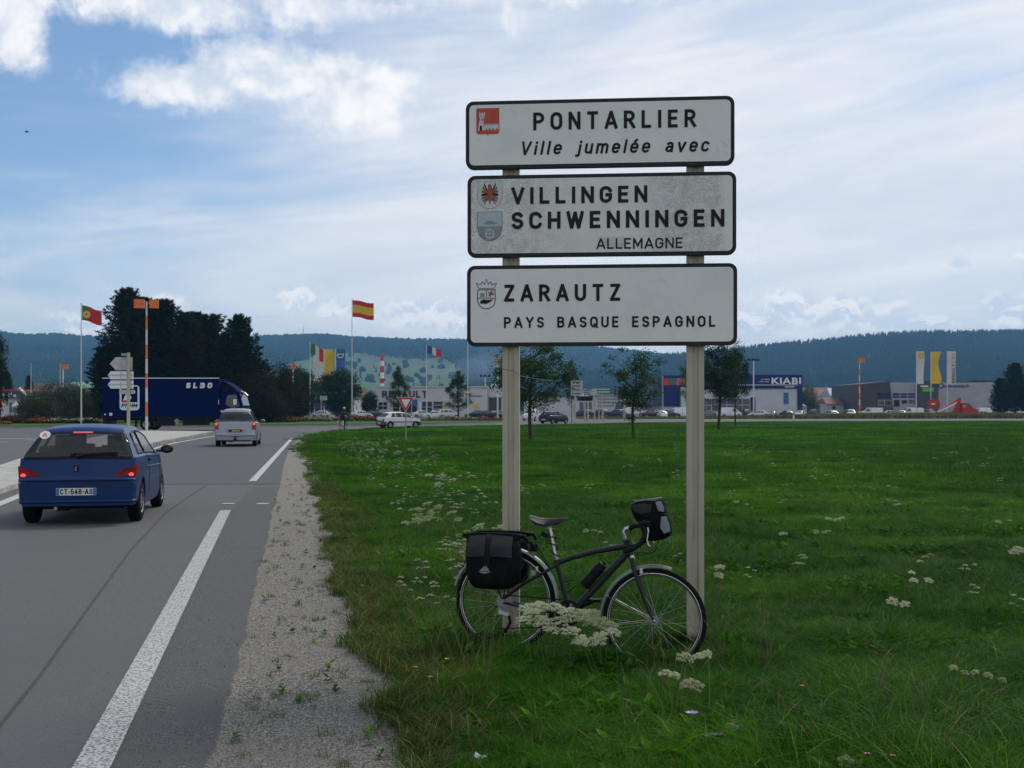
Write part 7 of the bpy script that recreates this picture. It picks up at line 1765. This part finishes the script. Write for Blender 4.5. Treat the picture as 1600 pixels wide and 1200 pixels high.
def lamp_mast(lb, px, D, ty, by_z, boxes, bands=True, r=.10):
    g = Vector(((px - 800) / F * D, D, by_z)); o = thing('lamp_mast', lb, 'lamp mast', g); Zt = EYE + (HY - ty) / F * D - by_z; nb = 9 if bands else 1
    for i in range(nb): mb = MB(); mb.cyl((0, 0, Zt * i / nb), (0, 0, Zt * (i + 1) / nb), r * (1.1 - .05 * i), r * (1.1 - .05 * (i + 1)), 10, ((m_white, m_orange)[i % 2] if bands else m_white)); mb.build('mast_section' if bands else 'mast', o, smooth=60)
    for (a, b_, c, d, mt) in boxes:
        x0, x1 = (a - px) / F * D, (b_ - px) / F * D; z0, z1 = EYE + (HY - d) / F * D - by_z, EYE + (HY - c) / F * D - by_z
        mb = MB(); mb.box(((x0 + x1) / 2, 0, (z0 + z1) / 2), (x1 - x0, .5 * min(1, abs(x1 - x0)), z1 - z0), mt, Matrix.Rotation(rad(12), 3, 'Z')); mb.build('lamp_box', o)
        if abs((x0 + x1) / 2) > .2: mb = MB(); mb.cyl((0, 0, z0 + (z1 - z0) * .6), ((x0 + x1) / 2, 0, z0 + (z1 - z0) * .6), .04, n=6, mat=m_steel); mb.build('bracket', o)
    return o
lamp_mast('tall orange and white banded mast with two orange lamp boxes on the traffic island', 229, 79, 471, .1, [(210, 225.5, 468, 481.5, m_orange), (234, 247.5, 468.5, 481.5, m_orange)], r=.085)
lamp_mast('thin mast with an orange box between the white poles at the left', 98.5, 200, 577, 0, [(97, 106, 569.5, 577, m_orange)], False, .12)
lamp_mast('short mast with an orange box above the bronze shrubs', 458, 190, 577, 0, [(453, 463, 570, 576.5, m_orange)], False, .12)
lamp_mast('orange-topped mast beside the left sign post', 777.5, 190, 568, 0, [(771.5, 781, 563.2, 569, m_orange)], False, .13)
lamp_mast('tall mast with an orange box left of the car service building', 1343, 226, 567, 0, [(1340.5, 1350.5, 559.5, 566.5, m_orange)], True, .14)
def flood(lb, px, D, ty, lamps, z0=0.0, r=.17):
    o = thing('floodlight_mast', lb, 'floodlight mast', ((px - 800) / F * D, D, z0)); Zt = EYE + (HY - ty) / F * D - z0; pole(o, 0, 0, 0, Zt, r, m_white, r1=r * .7)
    pt(o, 'crossbar', lambda mb: mb.cyl((min(lamps) * D / F, 0, Zt), (max(lamps) * D / F, 0, Zt), .05, n=6, mat=m_trim))
    for l in lamps: pt(o, 'floodlight', lambda mb: mb.box((l * D / F, -.1, Zt + .12), (.42, .35, .36), m_trim, Matrix.Rotation(rad(-30), 3, 'X')))
flood('white floodlight mast in front of the blue store', 1177.5, 228, 563, (-7, -2, 2.5, 7)); flood('small floodlight mast above the showroom roof', 758, 226, 588, (-6.5, 0, 6.5), r=.12)
# flags
def cloth(mb, w_, h_, cols, amp, sag, rip=2.2, ph=0.0, nz=10):
    """flag cloth divided into colour fields: list of (u0,u1,v0,v1,mat)"""
    def P(u, v): return Vector((w_ * u * (1 - .06 * u), amp * math.sin(u * rip * 3.1416 + ph + v * .7) * (.25 + u), -h_ * v - sag * w_ * u ** 1.3 + .06 * h_ * math.sin(u * 7 + ph) * u))
    for (u0, u1, v0, v1, mt) in cols:
        nu = max(2, int(16 * (u1 - u0))); nv = max(2, int(nz * (v1 - v0))); mb.grid([[P(lerp(u0, u1, i / nu), lerp(v0, v1, j / nv)) for i in range(nu + 1)] for j in range(nv + 1)], mt)
fm = {k: pm('flag_' + k, c, tuple(x * .85 for x in c), 6, .8) for k, c in dict(green=(.03, .20, .07), red=(.55, .025, .03), yellow=(.70, .46, .03), white=(.62, .62, .60), blue=(.03, .07, .30)).items()}
def flagpole(lb, px, D, ty, z0, r=.07, flag=None, label2=None, ydown=2, scale=None):
    o = thing('flag_pole', lb, 'flag pole', ((px - 800) / F * D, D, z0)); Zt = EYE + (HY - ty) / F * D - z0; pole(o, 0, 0, 0, Zt, r * 1.2, m_white, r1=r * .6); pt(o, 'finial', lambda mb: mb.ball((0, 0, Zt), r * 1.2, m_steel))
    if flag:
        wpx, hpx, cols, amp, sag = flag; f = thing('flag', label2, 'flag', ((px - 800) / F * D + r, D, z0 + Zt - ydown / F * D)); mb = MB(); cloth(mb, wpx / F * D, hpx / F * D, cols, amp, sag); mb.build('flag_cloth', f, smooth=180); return o, f
    return o
P_ = lambda *a: a
_, f = flagpole('white flag pole carrying the Portuguese flag on the roundabout', 127, 112, 475, .2, flag=(32, 23, [(0, .27, 0, 1, fm['green']), (.27, 1, 0, 1, fm['red'])], .14, .30), label2='green and red flag of Portugal flying at the left')
mb = MB(); mb.prism([(.55 + .40 * math.cos(a * .524), -.95 + .40 * math.sin(a * .524)) for a in range(12)], -.22, -.20, fm['yellow']); mb.prism([(.38, -.75), (.38, -1.0), (.55, -1.2), (.72, -1.0), (.72, -.75)], -.235, -.221, fm['white']); mb.prism([(.45, -.82), (.45, -.98), (.55, -1.08), (.65, -.98), (.65, -.82)], -.25, -.236, fm['red']); mb.build('flag_emblem', f)
flagpole('tall flag pole carrying the Spanish flag on the roundabout', 550, 165, 467, .2, flag=(35, 26, [(0, 1, 0, .27, fm['red']), (0, 1, .27, .74, fm['yellow']), (0, 1, .74, 1, fm['red'])], .28, .16), label2='red and yellow flag of Spain above the flower beds')
flagpole('flag pole carrying the Italian flag', 484.5, 150, 534, .2, flag=(21, 17, [(0, .36, 0, 1, fm['green']), (.36, .68, 0, 1, fm['white']), (.68, 1, 0, 1.15, fm['red'])], .22, .55), label2='green white and red flag of Italy drooping on its pole')
flagpole('flag pole carrying the French flag before the showroom', 666.5, 152, 538, .2, flag=(23, 12, [(0, .36, 0, 1, fm['blue']), (.36, .64, 0, 1, fm['white']), (.64, 1, 0, 1, fm['red'])], .2, .32), label2='blue white and red flag of France above the showroom')
flagpole('bare thin flag pole right of the French flag', 731, 158, 520, .2)
for lb, px in (('bare white pole at the left edge above the restaurant', 6), ('bare white pole above the brown roofs', 48.5), ('bare white pole beside the small orange lamp box', 94)): flagpole(lb, px, 195, 567.5, 0)
def banner(lb, px, D, ty, w_, h_, fields, wav=.0, ph=0, name='banner_flag'):
    o = thing(name, lb, 'banner', ((px - 800) / F * D, D, 0)); Zt = EYE + (HY - ty) / F * D; pole(o, 0, 0, 0, Zt, .09, m_white); ww, hh = w_ / F * D, h_ / F * D
    mb = MB()
    for (u0, u1, v0, v1, mt, dy) in fields:
        rows = [[Vector((.09 + ww * (lerp(u0, u1, i / 6) * (1 + wav * math.sin(lerp(v0, v1, j / 14) * 6 + ph))), dy - .12 * math.sin(lerp(v0, v1, j / 14) * 7 + lerp(u0, u1, i / 6) * 2), Zt - hh * lerp(v0, v1, j / 14))) for i in range(7)] for j in range(15)]
        mb.grid(rows, mt)
    mb.build('banner_cloth', o, smooth=180); return o, ww, hh, Zt
banner('tall white banner with a yellow mark left of the yellow one', 491, 208, 546, 14, 56, [(0, 1, 0, 1, fm['white'], 0), (.15, .85, .05, .17, fm['yellow'], -.02)], .06)
banner('tall yellow banner between the white and the blue one', 506.5, 207, 546, 15, 50, [(0, 1, 0, 1, fm['yellow'], 0)], .03)
o, ww, hh, Zt = banner('tall blue banner with a white emblem', 524.5, 206, 545, 14, 40, [(0, 1, 0, 1, m_sblue, 0)], .0)
mb = MB(); cl([(.3, Zt - 1.0), (1.5, Zt - 1.0), (1.5, Zt - 1.25), (1.2, Zt - 1.62), (.6, Zt - 1.62), (.3, Zt - 1.25)], -.22, .14, mb, m_letw, True); mb.build('emblem', o)
banner('white wavy banner with a yellow square, leftmost of three on the right', 1432, 226, 549, 11, 51, [(0, 1, 0, 1, fm['white'], 0), (.15, .9, .04, .23, fm['yellow'], -.02)], .10)
banner('wavy yellow banner, middle of three on the right', 1454.5, 226, 549.5, 13.5, 50, [(0, 1, 0, 1, fm['yellow'], 0)], .16, 2.5)
o, ww, hh, Zt = banner('white banner with vertical dark lettering, rightmost of three', 1480, 226, 549, 12.5, 51, [(0, 1, 0, 1, fm['white'], 0)], .02)
mb = MB(); signtext(mb, 'RENAULT', 0, hh * .56, 0, ww * .36, m_letdk, st=2, gap=2); signtext(mb, 'PRO', hh * .62, hh * .90, 0, ww * .30, m_lety, st=2, gap=2); mb.v = [(.09 + ww * .85 - v[2], -.26, Zt - hh * .96 + v[0]) for v in mb.v]; mb.build('lettering', o)
# give-way sign
D = 60.5; o = thing('give_way_sign', 'red-edged give-way triangle on a post at the meadow edge', 'road sign', ((634 - 800) / F * D, D, 0)); zt = EYE + (HY - 620.5) / F * D; zb = EYE + (HY - 644.2) / F * D; hw = 13.3 / F * D
pole(o, 0, .04, -.1, zt - .1, .035, m_steel)
def tri(s_, yy, mat, th=.0):
    c = (zt + zt + zb) / 3; q_ = [(-hw, zt), (hw, zt), (0, zb)]; out = []
    for i in range(3):
        a, b_, cc3 = Vector(q_[i - 1]), Vector(q_[i]), Vector(q_[(i + 1) % 3])
        for t_ in (0, .5, 1):
            p = (b_.lerp(a, .09)) .lerp(b_, t_) if t_ < .5 else (b_.lerp(cc3, .09) if t_ == 1 else (b_.lerp(a, .09) + b_.lerp(cc3, .09) + b_ * 1.2) / 3.2); out.append((p.x * s_, c + (p.y - c) * s_))
    mb = MB()
    if th: mb.prism(out, yy, yy + th, mat)
    else: flat(mb, out[::-1], yy, mat)
    return mb
tri(1.0, -.03, m_letw, .03).build('sign_plate', o); tri(.95, -.033, m_sred).build('red_border', o); tri(.56, -.037, m_letw).build('white_field', o)
# direction boards by the far road
def board(lb, posts, D, boards, name='direction_board'):
    o = thing(name, lb, 'road sign', ((posts[0] - 800) / F * D, D, 0)); X_ = lambda px: (px - posts[0]) / F * D; Z_ = lambda py: EYE + (HY - py) / F * D
    top = min(b_[2] for b_ in boards)
    for p in posts: pole(o, X_(p), .12, 0, Z_(top), .10, m_post)
    for (a, b_, c, d, mt, lines, lm) in boards:
        q_ = pt(o, 'board', lambda mb: mb.prism([(X_(a), Z_(d)), (X_(b_), Z_(d)), (X_(b_), Z_(c)), (X_(a), Z_(c))], 0, .06, mt))
        r = random.Random(int(a))
        for k in range(lines):
            z = lerp(Z_(c), Z_(d), (k + .5) / lines); mb = MB(); x = X_(a) + .12
            while x < X_(b_) - .35:
                l = r.uniform(.12, .3); mb.bb(x, x + l, -.012, -.004, z - .07, z + .07, lm); x += l + .06
            ln = mb.build('text_line', q_); ln['kind'] = 'stuff'
        if lines > 2:
            for k in range(1, lines): pt(q_, 'divider', lambda mb: mb.bb(X_(a), X_(b_), -.01, -.002, lerp(Z_(c), Z_(d), k / lines) - .015, lerp(Z_(c), Z_(d), k / lines) + .015, m_back))
    return o
m_bw = pm('board_pale', (.42, .43, .42), (.36, .37, .37), 4, .6)
board('tall stack of pale direction boards on one post right of the young tree', (898.5,), 122, [(892, 910.5, 594.5, 600, m_bw, 1, m_letdk), (892, 910.5, 600.3, 606, m_bw, 1, m_letdk), (892, 910.5, 606.3, 612, m_bw, 1, m_letdk), (892, 910.5, 612.3, 618, m_bw, 1, m_letdk)])
board('wide pale boards behind the tall stack', (914, 929), 150, [(911.5, 925, 608.5, 617.5, m_bw, 3, m_letdk), (925.3, 933, 607, 618, m_bw, 0, m_letdk)])
board('black arrow board under the pale ones', (918.5,), 140, [(902, 926, 619, 626.5, m_letdk, 0, m_letw), (905, 925, 620.3, 625.4, m_bw, 1, m_letdk)])
board('green direction board with white writing', (941,), 170, [(933, 956, 606, 614.5, m_sgreen, 2, m_letw)])
board('large grey information boards right of the green sign', (936, 975), 172, [(933, 962, 616.5, 621, m_bw, 1, m_letdk), (933, 962, 621.3, 626, m_bw, 1, m_letdk), (933, 962, 626.3, 631, m_bw, 1, m_letdk), (933, 962, 631.3, 637, m_bw, 1, m_letdk), (963, 985, 612, 621, m_bw, 2, m_letdk)])
board('small two-line sign between the banners and the round tree', (502,), 185, [(500, 511, 618.5, 625.5, m_bw, 2, m_sblue)])
for lb, px, D, ty in (('thin white post right of the arrow boards', 943, 150, 636), ('thin post standing in the far verge by the loose tree', 977, 150, 622), ('thin post right of the black arrow board', 919, 150, 634)):
    o = thing('marker_post', lb, 'post', ((px - 800) / F * D, D, 0)); pole(o, 0, 0, 0, EYE + (HY - ty) / F * D, .05, m_post); pt(o, 'cap', lambda mb: mb.bb(-.12, .12, -.04, .04, EYE + (HY - ty) / F * D - .25, EYE + (HY - ty) / F * D - .1, m_letw))
D = 190; o = thing('delineator_post', 'white plastic marker post with a dark head in the far verge', 'post', ((1240 - 800) / F * D, D, 0)); pt(o, 'body', lambda mb: mb.bb(-.10, .10, -.06, .06, 0, .95, m_letw)); pt(o, 'reflector', lambda mb: mb.bb(-.11, .11, -.07, .07, .75, .95, m_trim)); pt(o, 'tip', lambda mb: mb.bb(-.10, .10, -.06, .06, .96, 1.1, m_letw))
# wire fence
D = 221; o = thing('wire_fence', 'thin wire fence with grey posts in front of the parked vans', 'fence', ((1010 - 800) / F * D, D, 0)); fp = MB(); fp.cyl((0, 0, 0), (0, 0, 2.0), .035, n=6, mat=m_steel); fpm = fp.mesh('fence_post')
for k in range(33): part_mesh('fence_post', fpm, o, (k * 2.4, k * .20, 0))
pt(o, 'wire', lambda mb: [mb.tube([(0, 0, z), (77, 6.4, z)], .008, 3, m_steel) for z in (.5, 1.0, 1.5, 1.95)])
# ------------------------------------------------------------------ red lift truck
D = 210; x0 = (1452 - 800) / F * D; o = thing('lift_truck', 'red truck with a folded lifting arm and red basket at the far roadside', 'truck', (x0, D, .15)); m_rr = paint('truck_red', (.42, .018, .015), .35, 0)
LX = lambda px: (px - 1452) / F * D; LZ = lambda py: EYE + (HY - py) / F * D - .15 - .55
pt(o, 'flatbed', lambda mb: mb.bb(LX(1465), LX(1503), 0, 2.0, LZ(643.5), LZ(640), m_trim)); pt(o, 'outrigger', lambda mb: mb.bb(LX(1466), LX(1509), -.08, .02, LZ(644.5), LZ(641.5), m_backw))
pt(o, 'cab', lambda mb: mb.prism([(LX(1503.5), LZ(646)), (LX(1529), LZ(646)), (LX(1528.5), LZ(637)), (LX(1522), LZ(633.5)), (LX(1514.5), LZ(625.5)), (LX(1505), LZ(625)), (LX(1503.5), LZ(630))], 0, 2.0, m_rr))
pt(o, 'side_window', lambda mb: mb.prism([(LX(1511), LZ(633)), (LX(1512), LZ(627.5)), (LX(1515), LZ(628)), (LX(1519.5), LZ(633.5))], -.02, 0, m_win)); pt(o, 'rear_cab_window', lambda mb: mb.prism([(LX(1505), LZ(632)), (LX(1505), LZ(628)), (LX(1509), LZ(628)), (LX(1509), LZ(632))], -.02, 0, m_wallr))
for p0_, p1_, mt, w2 in (((1467, 641), (1503, 618), m_rr, .42), ((1468, 639.5), (1501, 622.5), m_letw, .30)):
    pt(o, 'boom', lambda mb: (lambda a, c: mb.box((a + c) / 2, ((c - a).length, .5 if mt is m_rr else .54, w2), mt, Matrix.Rotation(-math.atan2(c.z - a.z, c.x - a.x), 3, 'Y')))(Vector((LX(p0_[0]), 1, LZ(p0_[1]))), Vector((LX(p1_[0]), 1, LZ(p1_[1])))))
pt(o, 'boom_base', lambda mb: mb.prism([(LX(1490), LZ(640)), (LX(1503), LZ(640)), (LX(1504), LZ(617)), (LX(1501), LZ(616.5)), (LX(1494), LZ(632))], .7, 1.3, m_rr)); pt(o, 'basket', lambda mb: mb.prism([(LX(1453), LZ(633)), (LX(1469), LZ(634)), (LX(1470), LZ(626)), (LX(1468), LZ(619.5)), (LX(1453), LZ(620))], .3, 1.5, m_rr)); pt(o, 'basket_lettering', lambda mb: mb.bb(LX(1456), LX(1462), .28, .295, LZ(627.5), LZ(625.5), m_letw))
for px in (1471, 1489, 1521.5):
    for yy in (.15, 1.85): make_wheel(o, (LX(px), yy, .42), .42, -1); 
for ch_ in [c for c in bpy.data.objects if c.parent == o and c.name.startswith('wheel')]: ch_.rotation_euler = (0, 0, rad(90))
# ------------------------------------------------------------------ cyclist riding away
D = 90; cyc = thing('person', 'cyclist in a black top and pale helmet riding away past the meadow corner', 'person', ((535 - 800) / F * D, D, .01), rad(-14))
m_top = pm('jersey_black', (.014, .014, .016), (.02, .02, .022), 20, .8, spec=.2); m_skin = pm('skin', (.36, .21, .14), (.30, .17, .12), 12, .6); m_hair = pm('helmet_pale', (.50, .38, .22), (.42, .32, .2), 10, .6); m_shorts = pm('shorts_dark', (.02, .02, .024), (.03, .03, .034), 20, .8)
V_ = [(0, 0, .98), (0, .10, 1.16), (0, .24, 1.40), (0, .30, 1.50), (0, .34, 1.60), (-.09, .02, .95), (.09, .02, .95), (-.11, .32, .68), (.11, .26, .50), (-.10, .12, .34), (.10, .10, .12), (-.10, .24, .28), (.10, .22, .06), (-.17, .26, 1.38), (.17, .26, 1.38), (-.22, .42, 1.20), (.22, .42, 1.20), (-.20, .58, 1.06), (.20, .58, 1.06)]
E_ = [(0, 1), (1, 2), (2, 3), (3, 4), (0, 5), (0, 6), (5, 7), (6, 8), (7, 9), (8, 10), (9, 11), (10, 12), (2, 13), (2, 14), (13, 15), (14, 16), (15, 17), (16, 18)]
Rr = [1.25 * q for q in [.14, .15, .16, .06, .09, .10, .10, .065, .065, .045, .045, .035, .035, .07, .07, .045, .045, .03, .03]]
me = bpy.data.meshes.new('body'); me.from_pydata(V_, E_, []); bo = bpy.data.objects.new('body', me); col.objects.link(bo); bo.parent = cyc; bo.modifiers.new('skin', 'SKIN')
for v_, r_ in zip(me.skin_vertices[0].data, Rr): v_.radius = (r_, r_)
me.skin_vertices[0].data[0].use_root = True; bo.modifiers.new('s', 'SUBSURF').render_levels = 2; me.materials.append(m_top)
pt(cyc, 'head', lambda mb: (mb.ball((0, .36, 1.66), .10, m_skin, 12, 8, (.85, 1, 1.15)), mb.ball((0, .45, 1.66), .02, m_skin), mb.ball((-.09, .36, 1.65), .025, m_skin), mb.ball((.09, .36, 1.65), .025, m_skin)), 80); pt(cyc, 'helmet', lambda mb: mb.ball((0, .35, 1.71), .125, m_hair, 12, 8, (.9, 1.15, .8)), 80)
for s2, vv in ((-1, 9), (1, 10)): pt(cyc, 'shoe', lambda mb: mb.ball((V_[vv + 2][0], V_[vv + 2][1] + .02, V_[vv + 2][2] - .02), .06, m_trim, 8, 6, (.8, 1.9, .7))); pt(cyc, 'hand', lambda mb: [mb.ball((s2 * .20, .60, 1.05), .042, m_skin, 8, 6)] + [mb.tube([(s2 * (.18 + .012 * k), .62, 1.06), (s2 * (.18 + .012 * k), .66, 1.04), (s2 * (.18 + .012 * k), .65, 1.01)], .008, 5, m_skin) for k in range(4)] + [mb.tube([(s2 * .17, .60, 1.05), (s2 * .155, .64, 1.03)], .009, 5, m_skin)])
bk2 = thing('bicycle', 'loaded bicycle with pale panniers under the distant cyclist', 'bicycle', cyc.location, rad(-14))
for y in (-.42, .62):
    o = thing('wheel', None, None); o.parent = bk2; o.location = (0, y, .34); mb = MB(); mb.lathe([(.30, -.015), (.34, 0), (.30, .015), (.30, -.015)], 28, m_rub); mb.build('tyre', o)
    for k in range(8): mb = MB(); mb.cyl((0, 0, 0), (0, .30 * math.cos(k * .785), .30 * math.sin(k * .785)), .004, n=3, mat=m_steel); mb.build('spoke', o)
pt(bk2, 'frame', lambda mb: (mb.tube([(0, -.42, .34), (0, .0, .30), (0, -.10, .84), (0, .42, .88), (0, .02, .30)], .02, 6, m_trim), mb.tube([(0, .42, .90), (0, .62, .34)], .018, 6, m_trim), mb.tube([(0, -.10, .84), (0, -.42, .34)], .012, 6, m_trim), mb.box((0, -.10, .92), (.14, .24, .06), m_trim), mb.tube([(-.26, .54, 1.02), (0, .46, 1.02), (.26, .54, 1.02)], .014, 6, m_trim)))
for s2 in (-1, 1): tag(pt(None, 'pannier', lambda mb: mb.box((cyc.location.x + s2 * .17 - .10, cyc.location.y - .42, .52), (.16, .34, .40), m_fw)), 'pale pannier bag on the ' + ('left' if s2 < 0 else 'right') + ' of the distant cyclist', 'pannier')
# bird
p = W(42, 206, 90); o = thing('bird', 'tiny dark bird flying high in the sky at the left', 'bird', p); pt(o, 'body', lambda mb: (mb.ball((0, 0, 0), .07, m_trim, 8, 6, (2.6, 1, .8)), mb.add([(-.05, 0, .02), (.09, 0, .02), (.02, -.30, .06)], [(0, 1, 2)], m_trim), mb.add([(-.05, 0, .02), (.09, 0, .02), (.02, .30, .06)], [(0, 2, 1)], m_trim)))
